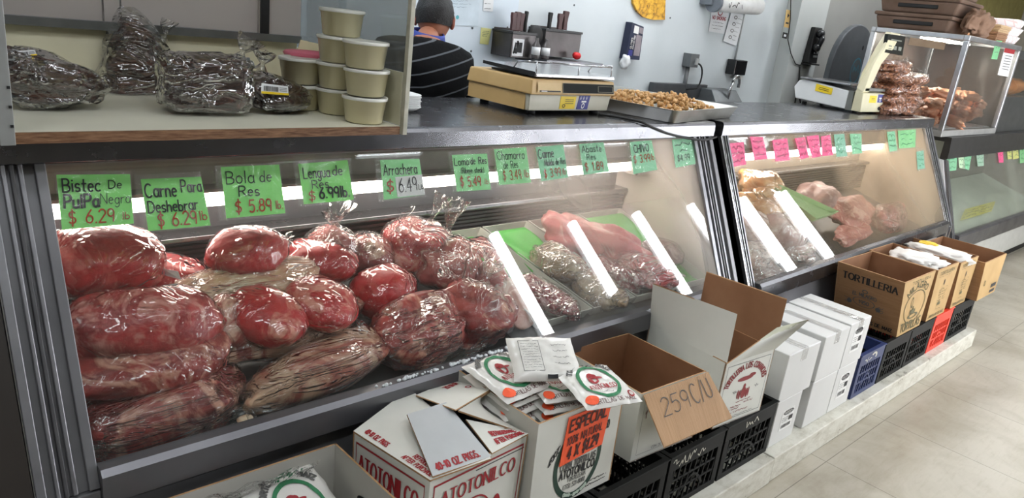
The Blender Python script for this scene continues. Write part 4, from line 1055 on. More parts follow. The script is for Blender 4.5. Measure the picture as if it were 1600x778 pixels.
# dark warmer at the frame edge
t = thing('food_warmer', (7.9, 2.0, 1.1262), 'dark food warmer with orange food behind glass at the right frame edge', 'food warmer')
m = MB(); x0, x1, y0, y1 = 7.02, 8.5, 1.76, 2.38
m.box(x0, x1, y0, y1, 1.1262, 1.42); m.box(x0, x1, y0, y1, 1.72, 1.79); m.box(x1-.05, x1, y0, y1, 1.4205, 1.7195); m.box(x0, x0+.03, y0, y0+.04, 1.4205, 1.7195); m.box(x0, x1-.051, y1-.03, y1, 1.4205, 1.7195)
m.build('housing', plain('warmer_grey', (72, 74, 74), .4, .3), t)
MB().box(x0+.035, x1-.055, y0+.01, y0+.016, 1.4205, 1.7195).build('front_glass', pane('warmer_glass'), t)
for k in range(4):
    MB().blob(Matrix.Translation((7.25+.26*k, 2.0, 1.50)), (.13, .14, .075), k, .2, sub=(24, 16)).build('fried_food_piece', plain('orange_food', (214, 128, 44), .4, 0, 30, 10), label='orange fried food behind the glass of the dark warmer', cat='food', group='orange food in the warmer')
# glass planes of the two foggy cases
GP_ = Vector((0, GB[0], GB[1])); P2P = (Vector((0, 1.42, .612)), slope_n(GT, (1.42, .612)))
# ------------------------------------------------------------------ meat
DP = np.array([0, 1.49, .615]); DN = np.array([0, -.19, .58]); DN = DN/np.linalg.norm(DN)
DNv = Vector(DN); DUP = Vector((0, .58, .19)).normalized()
RED = meat('bright_red_beef', (214, 44, 50), (176, 22, 32), (226, 110, 104), .20, 7, wet=.6)
MARB = meat('marbled_beef', (206, 66, 66), (130, 30, 36), (216, 142, 132), .40, 9, wet=.6)
DARKB = meat('dark_wrapped_beef', (186, 72, 66), (98, 28, 32), (216, 156, 134), .44, 8, wet=.6)
FATTY = meat('pale_fat_cut', (222, 176, 140), (200, 138, 112), (240, 212, 182), .55, 5, wet=.4)
PINKF = meat('pink_fat_beef', (200, 96, 88), (150, 52, 54), (232, 186, 164), .50, 6, wet=.5)
REDFAT = meat('red_round_with_fat', (216, 44, 48), (176, 26, 34), (230, 150, 130), .50, 10, wet=.7)
BROWNM = meat('brown_fat_shank', (196, 112, 92), (128, 48, 42), (230, 186, 154), .66, 6, wet=.5)
PINK = meat('pink_pork', (216, 112, 112), (190, 76, 80), (238, 184, 176), .42, 8, wet=.5)
TRIPE = meat('tan_tripe', (186, 164, 132), (150, 126, 96), (216, 200, 172), .40, 10, wet=.5)
RIBS = meat('red_ribs', (164, 62, 74), (120, 34, 46), (226, 186, 186), .52, 12, (3, 1, 1), wet=.6)
CHICK = meat('yellow_chicken', (226, 170, 104), (206, 130, 76), (238, 206, 160), .45, 7, wet=.4)
PALEC = meat('pale_poultry', (206, 172, 160), (176, 120, 112), (226, 206, 194), .45, 6, wet=.5)
GRAYM = meat('grey_pink_meat', (182, 144, 140), (130, 92, 92), (214, 190, 184), .42, 9, wet=.5)
GROUND = meat('ground_pork', (206, 128, 118), (168, 84, 80), (232, 184, 172), .48, 16, wet=.4, wr=60)
VAC = film('tight_wrap', gloss=1.9, haze=.004, wr=9, wstr=.75, rough=.06)
VACS = film('stretched_wrap', gloss=2.4, haze=.006, wr=9, wstr=1.3, stretch=(.4, 3.2, 3.2), rough=.07)
LOOSE = film('cloudy_bag', gloss=2.0, haze=.07, wr=11, wstr=.9, rough=.09)
def deckp(px, py, h): return onplane(px, py, Vector(DP)+DNv*h, DN)
GRP = 'bagged meat in the long case'
def meat_bag(px, py, h, ang, r, m, label, seed, wrap=VAC, p=2.3, amp=.14, pinch=0., tilt=0., tails=(), roll=0., name='bag_of_meat', group=GRP, grow=.006, cat='meat', sub=(48, 30), amp2=.05, glass=None):
    glass = glass or ((GP_, GN) if px < 1120 else P2P); amp *= 1.35
    """bagged cut lying on the sloping deck: ang turns it on the deck, tilt lifts its +x end"""
    gp, gn = glass
    a = math.radians(ang); x = Vector((1, 0, 0))*math.cos(a)+DUP*math.sin(a)
    x = x*math.cos(math.radians(tilt))+DNv*math.sin(math.radians(tilt))
    # slide along the sight line until the bag clears the sloping glass, keeping its apparent size
    h0 = h; d0 = depth(deckp(px, py, h0)); B = frame((0, 0, 0), x, DNv) @ Matrix.Rotation(math.radians(roll), 4, 'X')
    for it in range(60):
        c = deckp(px, py, h); k = depth(c)/d0
        ext = math.sqrt(sum((r[i]*k*B.col[i].to_3d().dot(gn))**2 for i in range(3)))*1.13+grow+.006
        if (gp-c).dot(gn) >= ext: break
        if h-.006 > r[2]*k*.62-.055: h -= .006
        else: r = tuple(v*.97 for v in r)
    r = tuple(v*k for v in r)
    M = frame(c, x, DNv) @ Matrix.Rotation(math.radians(roll), 4, 'X')
    t = thing(name, c-DNv*r[2], label, cat, group)
    MB().blob(M, r, seed, amp, 1.5, p, sub, amp2, 5, pinch=pinch).build('meat', m, t)
    if wrap:
        f = MB().blob(M, r, seed, amp*.8, 1.5, p*.95, sub, amp2*.8, 4, grow=grow, pinch=pinch*.8)
        for (tx, ty, tz, d, L, r0, r1) in tails:
            tail(f, M @ Vector((tx*r[0], ty*r[1], tz*r[2])), M.to_3x3() @ Vector(d), L, r0, r1, seed+int(tx*9))
        f.build('plastic_bag', wrap, t)
    return t, M
mb_ = meat_bag
mb_(247, 642, .085, 2, (.182, .088, .082), DARKB, 'big dark maroon bagged cut lowest at the left end of the long case', 1, VACS, 2.6, pinch=.12, tails=[(.93, -.1, 0, (1, -.2, -.1), .07, .05, .05)])
mb_(235, 562, .125, 0, (.17, .09, .045), DARKB, 'dark flat bagged cut sandwiched under the big marbled bag at the left', 2, VAC, 2.6)
mb_(222, 512, .205, -4, (.168, .085, .088), MARB, 'big glossy marbled beef bag in the middle of the left pile', 3, VAC, 2.4, amp=.12, tails=[(.93, -.2, -.5, (1, -.3, -.6), .09, .05, .05)])
mb_(162, 408, .20, -3, (.13, .09, .068), RED, 'smooth bright red bagged beef topmost at the far left under the first tag', 4, VAC, 2.8, amp=.06)
t_, M_ = mb_(262, 440, .10, -10, (.095, .08, .055), RED, 'dark red bag with a white label behind the marbled beef', 5, VAC, 2.6)
q = [deckp(250, 428, .175), deckp(283, 437, .175), deckp(278, 424, .19), deckp(254, 420, .19)]
MB().slab(q, .001).build('label', PAPER, t_)
mb_(388, 393, .19, 6, (.108, .078, .058), RED, 'red oval beef ball topmost, right under the third tag', 6, VAC, 2.2, amp=.08, pinch=.15, tails=[(.93, 0, 0, (1, .1, .1), .045, .022, .026)])
mb_(392, 447, .125, 5, (.215, .08, .06), FATTY, 'long pale yellow fat-covered cut lying under the red oval ball', 7, VACS, 2.2, pinch=.2)
mb_(370, 500, .10, 10, (.12, .085, .075), PINKF, 'pinkish lump of beef with white fat behind the two glossy red rounds', 8, VAC, 2.2)
mb_(462, 510, .07, 12, (.225, .075, .055), BROWNM, 'long brownish shank with pale fat under the two red rounds', 9, VACS, 2.1, pinch=.25)
mb_(415, 492, .165, -62, (.105, .082, .05), REDFAT, 'left of two glossy red rounds with white fat patches in tight wrap', 10, VAC, 2.4, amp=.06)
t_, M_ = mb_(500, 474, .16, -50, (.096, .085, .045), REDFAT, 'right of two glossy red rounds, ringed by a red wrap edge', 12, VAC, 2.5, amp=.05)
e = MB(); e.tube([M_ @ Vector((.103*math.cos(a_*math.pi/24)*1.0, .092*math.sin(a_*math.pi/24), -.002)) for a_ in range(48)], .0022, 6, closed=True); e.build('red_rim', plain('red_rim', (206, 30, 36), .3), t_)
mb_(505, 572, .06, 9, (.222, .072, .070), BROWNM, 'long fatty dark-streaked cut in front at the case glass', 13, VACS, 2.3, amp=.12, pinch=.2, tails=[(-.92, -.2, -.1, (-.9, -.5, -.1), .07, .05, .06), (.95, 0, 0, (1, 0, -.2), .06, .03, .035)])
mb_(500, 410, .12, -22, (.105, .075, .055), RED, 'red bag with open loose plastic, right of the oval ball', 14, VAC, 2.3, tails=[(-.92, 0, .1, (-1, .1, .2), .05, .025, .03)])
mb_(520, 384, .13, -30, (.075, .06, .055), PINKF, 'loose clear plastic bag with pink trimmings behind the red bag', 15, LOOSE, 2.0, tails=[(0, .1, .7, (-.2, .1, 1), .10, .055, .075)], grow=.012)
mb_(575, 398, .10, -15, (.075, .07, .06), PINKF, 'pink fatty bag half hidden behind the dark red half-round', 16, LOOSE, 2.2, grow=.01)
mb_(598, 455, .07, 14, (.108, .085, .066), RED, 'dark red half-round of beef behind the twisted neck bag', 17, VAC, 2.4, amp=.06)
mb_(650, 385, .09, 10, (.12, .10, .075), REDFAT, 'red chunks under cloudy plastic at the back with a rolled bag', 18, LOOSE, 2.3, amp=.25, tails=[(.3, .1, .7, (.6, .2, 1), .13, .04, .05), (-.4, 0, .6, (-.5, .2, 1), .08, .05, .06)], grow=.012)
mb_(700, 408, .08, 5, (.13, .10, .06), PINKF, 'pale red loose cuts behind the tied bag in the middle', 19, LOOSE, 2.4, amp=.25, tails=[(.1, .5, .7, (.2, .3, 1), .15, .05, .075)], grow=.012)
mb_(655, 516, .085, 4, (.150, .105, .092), DARKB, 'big round wrapped beef with deep creases and a twisted neck at its left', 20, VACS, 2.3, amp=.16, amp2=.10, tails=[(-.95, .1, .3, (-1, .2, .25), .075, .03, .05), (.7, -.6, -.4, (.8, -.7, -.4), .08, .06, .07)])
mb_(738, 492, .075, -12, (.135, .10, .085), DARKB, 'dark tied roast in clear plastic, right of the big creased round', 21, VAC, 2.4, amp=.22, amp2=.12, tails=[(-.2, .5, .8, (-.5, .3, .9), .11, .06, .085), (.3, .5, .8, (.3, .5, .8), .10, .05, .08)])
# white hose-clean tray bits in front
mb_(383, 655, .012, 0, (.02, .012, .008), FATTY, 'tiny pale scrap of fat lying on the deck by the glass', 22, None, 2.2, name='meat_scrap', group='', sub=(16, 10))
bpy.data.objects['meat_scrap'].pop('group', None) if 'group' in bpy.data.objects['meat_scrap'] else None

# foam pans with cut meat in the right half of the case
PANM = plain('clear_white_pan', (206, 208, 200), .3, 0, 4)
GREENS = plain('green_liner', (98, 196, 92), .5, 0, 10)
def dk(x, y, h=0.0):
    p = Vector((x, y, .615+(y-1.49)*.19/.58)); return p+DNv*(h+.002)
def pan(cb, cf, label, hh=.045, m=PANM):
    """long shallow pan running up the deck; cb=(x0,x1) at the back, cf at the front"""
    yb, yf = 2.00, 1.50
    lo = [dk(cf[0]+.012, yf+.01), dk(cf[1]-.012, yf+.01), dk(cb[1]-.012, yb-.01), dk(cb[0]+.012, yb-.01)]
    hi = [dk(cf[0], yf, hh), dk(cf[1], yf, hh), dk(cb[1], yb, hh), dk(cb[0], yb, hh)]
    mb = MB(); mb.slab([p+DNv*.003 for p in lo], .003)
    for i in range(4):
        j = (i+1) % 4; mb.slab([lo[i], lo[j], hi[j], hi[i]], .003)
    return mb.build('meat_pan', m, label=label, cat='tray', group='long pans of cut meat', at_=lo[0])
P1, P2, P3, P4 = ((1.51, 1.755), (1.62, 1.87)), ((1.765, 1.995), (1.88, 2.11)), ((2.005, 2.29), (2.12, 2.40)), ((2.30, 2.575), (2.41, 2.595))
pan(*P1, 'clear pan of ham rounds and red ribs, left of the tripe pan'); pan(*P2, 'clear pan of tan tripe with a green liner'); pan(*P3, 'clear pan heaped with bright pink meat'); pan(*P4, 'clear pan with a grey-pink piece beside the right case wall')
def liner(q, label):
    q = [dk(*a) for a in q]
    def fn(u, v):
        p = (q[0]*(1-u)+q[1]*u)*(1-v)+(q[3]*(1-u)+q[2]*u)*v
        return p+DNv*(.012*math.sin(u*5+v*3)*math.sin(v*3.1))
    m = MB().grid(fn, 14, 14); o = m.build('green_liner', GREENS, label=label, cat='liner', group='green plastic liners'); o.modifiers.new('s', 'SOLIDIFY').thickness = .002
liner([(1.80, 1.74, .03), (1.985, 1.74, .03), (1.96, 1.97, .04), (1.79, 1.97, .04)], 'green plastic liner showing at the back of the tripe pan')
liner([(1.63, 1.58, .012), (1.73, 1.58, .012), (1.70, 1.97, .03), (1.56, 1.97, .03)], 'green plastic liner of the ham pan, furthest left')
liner([(2.32, 1.74, .03), (2.54, 1.70, .03), (2.56, 1.97, .04), (2.31, 1.97, .04)], 'green plastic liner at the back of the rightmost pan')
liner([(2.46, 1.53, .012), (2.58, 1.53, .012), (2.57, 1.66, .012), (2.45, 1.66, .012)], 'green plastic liner at the front of the rightmost pan')
GP = 'cut meat in the long pans'
def deck_meat(x, y, h, ang, r, m, label, seed, wrap=None, tilt=0, **k):
    c = dk(x, y, h); a = math.radians(ang); xx = Vector((1, 0, 0))*math.cos(a)+DUP*math.sin(a)
    M = frame(c, xx, DNv); name = k.pop('name', 'cut_of_meat'); grp = k.pop('group', GP)
    t = thing(name, c-DNv*r[2], label, k.pop('cat', 'meat'), grp); amp = k.pop('amp', .2); p = k.pop('p', 2.3)
    MB().blob(M, r, seed, amp, 1.7, p, (44, 28), .07, 5).build('meat', m, t)
    if wrap: MB().blob(M, r, seed, amp*.7, 1.7, p, (40, 24), .05, 4, grow=.008).build('plastic_wrap', wrap, t)
    return t
deck_meat(1.735, 1.60, .045, -70, (.125, .062, .035), RIBS, 'dark red ribs under stretched wrap at the front of the ham pan', 31, VACS)
for k, (x, y, z) in enumerate(((1.585, 1.565, .03), (1.62, 1.60, .045), (1.60, 1.65, .055))):
    m = MB().blob(frame(dk(x, y, z), (1, .1, 0), DNv+Vector((.2*k-.2, -.5, 0))), (.052, .052, .012), 40+k, .06, sub=(36, 16), p=2.6)
    m.build('ham_slice', PALEC, label='round pale ham slice leaning at the pan front, %s of three' % ('foremost', 'middle', 'rearmost')[k], cat='meat', group='ham slices')
deck_meat(1.60, 1.79, .055, 70, (.13, .075, .045), PINKF, 'pale loose pink cuts under film behind the ham slices', 32, LOOSE, amp=.3)
deck_meat(1.905, 1.725, .06, -72, (.105, .07, .05), TRIPE, 'upper lump of folded tan tripe', 33, VACS, amp=.3)
deck_meat(1.975, 1.575, .05, -70, (.105, .075, .042), TRIPE, 'lower wrapped lump of tan tripe close to the glass', 34, VACS, amp=.3)
deck_meat(2.11, 1.85, .07, -60, (.13, .09, .055), PINK, 'rear slab of bright pink meat at the back of its pan', 35, None, amp=.35)
deck_meat(2.22, 1.74, .085, -55, (.15, .09, .055), PINK, 'biggest pink meat slab in the middle of its pan', 36, None, amp=.35)
deck_meat(2.26, 1.595, .07, -50, (.13, .095, .05), PINK, 'front pink meat slab under stretched wrap', 37, VACS, amp=.3)
deck_meat(2.13, 1.62, .05, -65, (.11, .05, .04), RIBS, 'narrow red meat strip left of the pink slabs', 38, VACS, amp=.3)
deck_meat(2.50, 1.68, .05, -35, (.085, .06, .045), GRAYM, 'single grey-pink knob of meat against the right case wall', 39, LOOSE, amp=.25)

# second case: poultry and ground meat behind foggy glass
GP2 = 'meat in the middle case'
mb_(1185, 292, .14, 0, (.16, .10, .07), CHICK, 'yellow-orange chicken pieces bag at the back left of the middle case', 51, VAC, amp=.3, group=GP2)
mb_(1192, 322, .12, -10, (.15, .10, .07), CHICK, 'orange-yellow chicken bag in front of the rear one', 52, VAC, amp=.25, group=GP2)
mb_(1218, 362, .10, -20, (.15, .105, .085), PALEC, 'plump pale whole bird in the middle of the poultry heap', 53, VAC, amp=.1, group=GP2)
mb_(1170, 352, .10, 20, (.10, .09, .07), PALEC, 'pale bird half hidden by the left post of the middle case', 54, VAC, amp=.15, group=GP2)
mb_(1180, 398, .05, 10, (.11, .08, .055), PALEC, 'lower left wrapped bird near the glass', 55, VACS, amp=.2, group=GP2)
mb_(1243, 392, .05, -15, (.12, .08, .05), PALEC, 'small pinkish wrapped bird right of the lower ones', 56, VACS, amp=.25, group=GP2)
mb_(1195, 428, .035, 5, (.12, .06, .035), GRAYM, 'flat pale tray-wrapped cut at the front corner of the middle case', 57, VACS, amp=.2, group=GP2)
mb_(1280, 308, .07, 12, (.22, .12, .07), GRAYM, 'hazy tan-pink heap behind the green tray', 58, None, amp=.3, group=GP2)
mb_(1330, 330, .06, 10, (.26, .11, .065), GROUND, 'long heap of pale pink meat in the middle of the hazy case', 59, None, amp=.35, group=GP2)
mb_(1385, 338, .06, 5, (.21, .10, .065), GROUND, 'glossy pink-red meat heap right of the long pale heap', 60, LOOSE, amp=.35, group=GP2)
mb_(1330, 365, .025, 5, (.22, .06, .03), GROUND, 'low front strip of pink meat close to the foggy glass', 61, None, amp=.35, group=GP2)
q = [deckp(1199, 291, .17), deckp(1270, 345, .15), deckp(1303, 334, .15), deckp(1222, 297, .17)]
ctr = sum(q, Vector())/4; mb = MB(); mb.slab([q[0], q[1], q[2], q[3]], .006)
for i in range(4):
    j = (i+1) % 4; a, b = q[i], q[j]; mb.slab([a, b, b+(b-ctr)*.08+DNv*.022, a+(a-ctr)*.08+DNv*.022], .004)
mb.build('green_foam_tray', plain('green_foam', (170, 206, 150), .5, 0, 6), label='pale green foam tray tilted on the poultry in the middle case', cat='tray')
q = [(5.20, 1.52, .66), (5.262, 1.66, .74), (5.262, 1.70, .92), (5.20, 1.62, .86)]
MB().slab(q, .01).build('white_pan', plain('white_pan', (224, 216, 208), .4), label='white pan standing on edge against the right wall of the middle case', cat='pan', at_=(5.23, 1.6, .66))
# third case: bright yellow notice on the pale deck
n3p, n3 = np.array([0, 1.53, .44]), np.array([0, -.2, .57])
q = [onplane(1500, 345, n3p, n3), onplane(1549, 330, n3p, n3), onplane(1556, 314, n3p, n3), onplane(1508, 327, n3p, n3)]
sticker('yellow_notice', q, [plain('yellow_green', (206, 196, 44), .5, 0, 16, 20), plain('olive_print', (120, 122, 30), .6)], None, lambda m, f: [scribble(m, f, .05, v, .95, v+.16, 30, .006, 0, int(v*30)) for v in (.15, .42, .7)], label='yellow-green printed notice lying on the pale deck of the lower case', cat='notice')

# frost along the foot of the glass
fm = MB(); fr = random.Random(8)
for k in range(130):
    x = .96+fr.random()**.8*.62; y, z = GB[0]+.0, GB[1]+.0
    fm.blob(Matrix.Translation((x, y-.010+fr.uniform(-.006, .004), z+.001+fr.uniform(0, .004))), (fr.uniform(.002, .006),)*3, k, .4, sub=(6, 5))
o = fm.build('frost', plain('frost_white', (232, 238, 242), .5), label='white frost crystals along the foot of the case glass behind the tortilla boxes', cat='frost'); o['kind'] = 'stuff'
# ------------------------------------------------------------------ milk crates
def crate_mesh(x0, x1, y0, y1, z0, z1):
    m = MB(); t = .012; H = z1-z0
    for (a, b, c, d) in ((x0, x1, y0, y0+t), (x0, x1, y1-t, y1), (x0, x0+t, y0+t, y1-t), (x1-t, x1, y0+t, y1-t)):
        m.box(a, b, c, d, z1-.062, z1-.004); m.box(a, b, c, d, z0, z0+.022)
    for (a, b, c, d) in ((x0-.004, x1+.004, y0-.004, y0+.016), (x0-.004, x1+.004, y1-.016, y1+.004), (x0-.004, x0+.016, y0+.016, y1-.016), (x1-.016, x1+.004, y0+.016, y1-.016)):
        m.box(a, b, c, d, z1-.006, z1)
    for x in (x0, x1-.03):
        for y in (y0, y1-.03): m.box(x, x+.03, y, y+.03, z0+.022, z1-.062)
    zl, zh = z0+.022, z1-.062
    def side(P):
        n = 9
        for k in range(n):
            u = .10+.80*k/(n-1)
            m.bar(P(u-.03, zl), P(u+.03, zh), .006, .008, mi=0)
        for z in (zl+(zh-zl)*.34, zl+(zh-zl)*.67): m.bar(P(.05, z), P(.95, z), .006, .008)
        A = [P(.28+.44*k/10, zl+(zh-zl)*(.10+.45*math.sin(math.pi*k/10))) for k in range(11)]
        for a, b in zip(A, A[1:]): m.bar(a, b, .007, .010)
    side(lambda u, z: Vector((x0+(x1-x0)*u, y0+.005, z))); side(lambda u, z: Vector((x0+(x1-x0)*u, y1-.005, z)))
    side(lambda u, z: Vector((x0+.005, y0+(y1-y0)*u, z))); side(lambda u, z: Vector((x1-.005, y0+(y1-y0)*u, z)))
    for k in range(7):
        u = k/6; m.box(x0+.012, x1-.012, y0+.02+(y1-y0-.04)*u-.004, y0+.02+(y1-y0-.04)*u+.004, z0+.001, z0+.008)
        m.box(x0+.02+(x1-x0-.04)*u-.004, x0+.02+(x1-x0-.04)*u+.004, y0+.012, y1-.012, z0+.0085, z0+.014)
    return m
CRB = plain('black_crate', (11, 12, 11), .55, 0, 3, spec=.2); CRBL = plain('blue_crate', (34, 48, 92), .45, 0, 6); CRR = plain('red_crate', (226, 58, 34), .45, 0, 8)
CZ0, CZ1 = PLZ+.0015, .333
def crate(x0, x1, m, label, text=None, y0=1.04, y1=1.375, z1=CZ1):
    t = thing('milk_crate', ((x0+x1)/2, (y0+y1)/2, CZ0), label, 'crate', 'plastic crates on the plinth')
    o = crate_mesh(x0, x1, y0, y1, CZ0, z1).build('crate_body', m, t, bevel=.0015)
    if text:
        f = MB(); fn = bilin([(x0, y0-.001, z1-.062), (x1, y0-.001, z1-.062), (x1, y0-.001, z1-.004), (x0, y0-.001, z1-.004)])
        text(f, fn); f.build('lettering', plain('crate_lettering', (206, 204, 190), .6), o)
    return t
crate(.37, .74, CRB, 'black crate furthest left, under the open white box with one tortilla pack')
crate(.76, 1.10, CRB, 'black crate under the white box with red-lettered flaps')
crate(1.115, 1.455, CRB, 'black crate under the tortilla box with the orange sign')
crate(1.47, 1.81, CRB, 'black crate under the left half of the brown-flapped box marked 259')
crate(1.822, 2.142, CRB, 'black crate right of the 259 flap, with white script on its rim', lambda m, f: scribble(m, f, .05, .15, .62, .8, 26, .004, 0, 5))
crate(2.155, 2.505, CRB, 'black crate below the white box with tall raised flaps', lambda m, f: scribble(m, f, .36, .25, .62, .75, 9, .004, 0, 2))
crate(3.262, 3.535, CRBL, 'dark blue crate right of the white cartons', lambda m, f: [ring(m, f, .55, .5, .12, .35, .5, n=16, a0=-40, a1=150), scribble(m, f, .2, .2, .45, .7, 6, .005, 0, 3)])
crate(3.548, 3.868, CRB, 'black crate under the brown box with the big lettered side')
crate(3.88, 4.205, CRB, 'black crate left of the orange-red crate')
crate(4.218, 4.50, CRR, 'orange-red crate between two black crates')
crate(4.515, 4.90, CRB, 'black crate at the right end of the plinth')

# ------------------------------------------------------------------ cartons
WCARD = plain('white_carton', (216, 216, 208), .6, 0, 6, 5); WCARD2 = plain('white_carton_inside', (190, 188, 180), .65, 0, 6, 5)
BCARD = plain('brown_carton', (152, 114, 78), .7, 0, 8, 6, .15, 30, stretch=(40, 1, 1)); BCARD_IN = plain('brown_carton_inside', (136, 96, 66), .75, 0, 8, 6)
KRAFT_F = plain('kraft_front', (176, 144, 94), .7, 0, 8, 6)
CEDGE = plain('carton_edge', (170, 132, 92), .75, 0, 14)
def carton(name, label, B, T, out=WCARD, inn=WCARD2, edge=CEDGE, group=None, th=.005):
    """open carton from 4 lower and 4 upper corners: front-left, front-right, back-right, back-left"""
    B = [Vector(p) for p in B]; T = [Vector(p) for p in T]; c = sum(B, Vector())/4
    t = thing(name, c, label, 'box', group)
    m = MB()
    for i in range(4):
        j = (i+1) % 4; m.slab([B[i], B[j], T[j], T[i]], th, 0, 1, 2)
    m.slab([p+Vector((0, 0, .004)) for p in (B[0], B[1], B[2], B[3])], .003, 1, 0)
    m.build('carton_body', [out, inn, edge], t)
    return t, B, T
def flap(t, a, b, c, d, out=WCARD, inn=WCARD2, name='flap', printer=None, pm=None, side=0, th=.004, **k):
    """flap hinged on a-b with free edge c-d (a,b,c,d in loop); out is the face seen from +normal"""
    m = MB(); m.slabn([a, b, c, d], th, 0, 1, 2); o = m.build(name, [out, inn, CEDGE], t, **k)
    if printer:
        q = [Vector(p) for p in (a, b, c, d)]; f = MB(); printer(f, bilin(q)); f.build('lettering', pm, o)
    return o
def prints(t, q, fn_draw, mats, name='lettering'):
    f = MB(); fn_draw(f, bilin(q)); return f.build(name, mats, t)
def figure(m, f, cx, cy, s, mi=0, asp=1.0):
    """small printed emblem: an abstract red shape of a few strokes and blobs"""
    ring(m, f, cx, cy+.25*s, .10*s*asp, .12*s, 1, mi, fill=True, n=14)
    ring(m, f, cx, cy-.05*s, .20*s*asp, .26*s, 1, mi, fill=True, n=16)
    for dx, w in ((-.28, .07), (.26, .09), (.40, .05), (-.42, .05)): ring(m, f, cx+dx*s*asp, cy-.18*s+abs(dx)*.3*s, w*s*asp, .22*s, 1, mi, fill=True, n=12)
# b0: open white box bottom left
zt = .55; a0 = at(525, 692, z=zt)
T0 = [Vector((.36, 1.02, zt)), Vector((a0.x+.005, 1.02, zt)), Vector((a0.x, a0.y, zt)), Vector((.36, a0.y+.006, zt))]
t, B_, T_ = carton('cardboard_box', 'open white box at the bottom left corner holding a pack of tortillas', [Vector((p.x, p.y, CZ1+.001)) for p in T0], T0)
f = MB(); fnr = bilin([B_[1]+Vector((-.0065, 0, 0)), B_[2]+Vector((-.0065, 0, 0)), T_[2]+Vector((-.0065, 0, 0)), T_[1]+Vector((-.0065, 0, 0))])
ring(f, lambda u, v: fnr(1-u, v), .46, .62, .13, .08, 1, fill=True); f.build('hand_hole', BLACK, t)
# b1: white box with loosely closed flaps
zb, zt = CZ1+.001, .585
FL, FR = at(672, 753, z=zt), at(825, 680, z=zt); BL = at(552, 676, z=zt); BR = FR+(BL-FL)
T1 = [FL, FR, BR, BL]; cc = sum(T1, Vector())/4
B1 = [Vector((p.x+(cc.x-p.x)*.02, p.y+(cc.y-p.y)*.02, zb)) for p in T1]
t, _, _ = carton('cardboard_box', 'white box with red frame lettering and half-closed flaps at the bottom centre', B1, T1)
def ato_side(m, f):
    border(m, f, .05, -.1, .95, .93, .008, .022, 0); write(m, 'ATOTONILCO', f, .10, .62, .19, fit=.78, wt=.15, nib=.6, serif=True, lift=.002)
def ato_front(m, f):
    border(m, f, .04, -.1, .96, .93, .010, .022, 0); write(m, 'ATOTONILCO', f, .12, .66, .15, fit=.76, wt=.16, nib=.6, serif=True, lift=.002)
    ring(m, f, .47, .25, .20, .33, .06, 0, .002); figure(m, f, .47, .26, .5, 0, .7); ring(m, f, .72, .30, .05, .16, 1, 0, fill=True); ring(m, f, .66, .12, .12, .05, 1, 0, fill=True)
off = Vector((0, -.0012, 0))
prints(t, [B1[3], B1[0], T1[0], T1[3]], ato_side, [PRINTRED]); prints(t, [B1[0], B1[1], T1[1], T1[0]], ato_front, [PRINTRED])
up = Vector((0, 0, 1)); ctr = cc+up*.02
# left and back flaps fold inward, right flap stands loose, front flap lies on top
lf = [T1[0]+up*.002, T1[3]+up*.002]
def red40(u0, v0, w, h, rot=False):
    return lambda m, f: write(m, '40-10 OZ. PKGS.', f, u0, v0, h, fit=w, wt=.18)
def lprint(m, f):
    write(m, '40-10 OZ. PKGS.', f, .10, .06, .075, fit=.30, wt=.2); write(m, 'AFTER PURCHASE', f, .60, .05, .075, fit=.36, wt=.2); write(m, 'REFRIGERATE', f, .66, .16, .075, fit=.28, wt=.18)
# left flap lies nearly flat, its far corner a little raised
LFq = [T1[3]+up*.005, T1[0]+up*.005, at(768, 716, z=zt+.012), at(640, 607, z=zt+.016)]
flap(t, *LFq, printer=lprint, pm=[PRINTRED])
# back flap, lifted towards the right
BFq = [at(770, 606, z=zt+.035), at(708, 594, z=zt+.012), at(648, 618, z=zt+.022), at(714, 640, z=zt+.052)]
BFq = [at(705, 594, z=zt+.004), at(650, 617, z=zt+.020), at(712, 640, z=zt+.048), at(768, 607, z=zt+.050)]
flap(t, *BFq, printer=lambda m, f: [write(m, '40-10 OZ.', f, .10, .16, .12, fit=.34, wt=.18), ring(m, f, .14, .55, .06, .06, .4)], pm=[PRINTRED])
# right flap stands up loose and shades the gap beneath it
RFq = [T1[1]+up*.003, T1[2]+up*.003, at(769, 609, z=zt+.047), at(716, 641, z=zt+.046)]
flap(t, *RFq, out=WCARD2, inn=WCARD)
MB().slab([T1[0]+(T1[1]-T1[0])*.45+up*-.03, T1[1]+(T1[0]-T1[1])*.03+up*-.03, T1[2]+(T1[3]-T1[2])*.03+up*-.03, T1[3]+(T1[2]-T1[3])*.45+up*-.03], .003).build('gap_shade_sheet', plain('inner_shadow_grey', (70, 70, 70), .7), t)  # dark sheet painted as the shade inside the half-open box
FFq = [T1[0]+(T1[1]-T1[0])*.02+up*.012, at(768, 713, z=zt+.012), at(697, 628, z=zt+.040), at(636, 647, z=zt+.036)]
flap(t, *FFq, out=plain('grey_white_flap', (186, 190, 192), .6, 0, 4), printer=red40(.10, .05, .74, .10), pm=[PRINTRED])
FF2 = [at(769, 708, z=zt+.005), T1[1]+up*.005, at(790, 668, z=zt+.022), at(728, 655, z=zt+.026)]
flap(t, *FF2, printer=lambda m, f: [write(m, 'REFRIGERATE', f, .30, .42, .17, fit=.62, wt=.18), write(m, 'AFTER PURCHASE', f, .24, .14, .17, fit=.72, wt=.18)], pm=[PRINTRED])
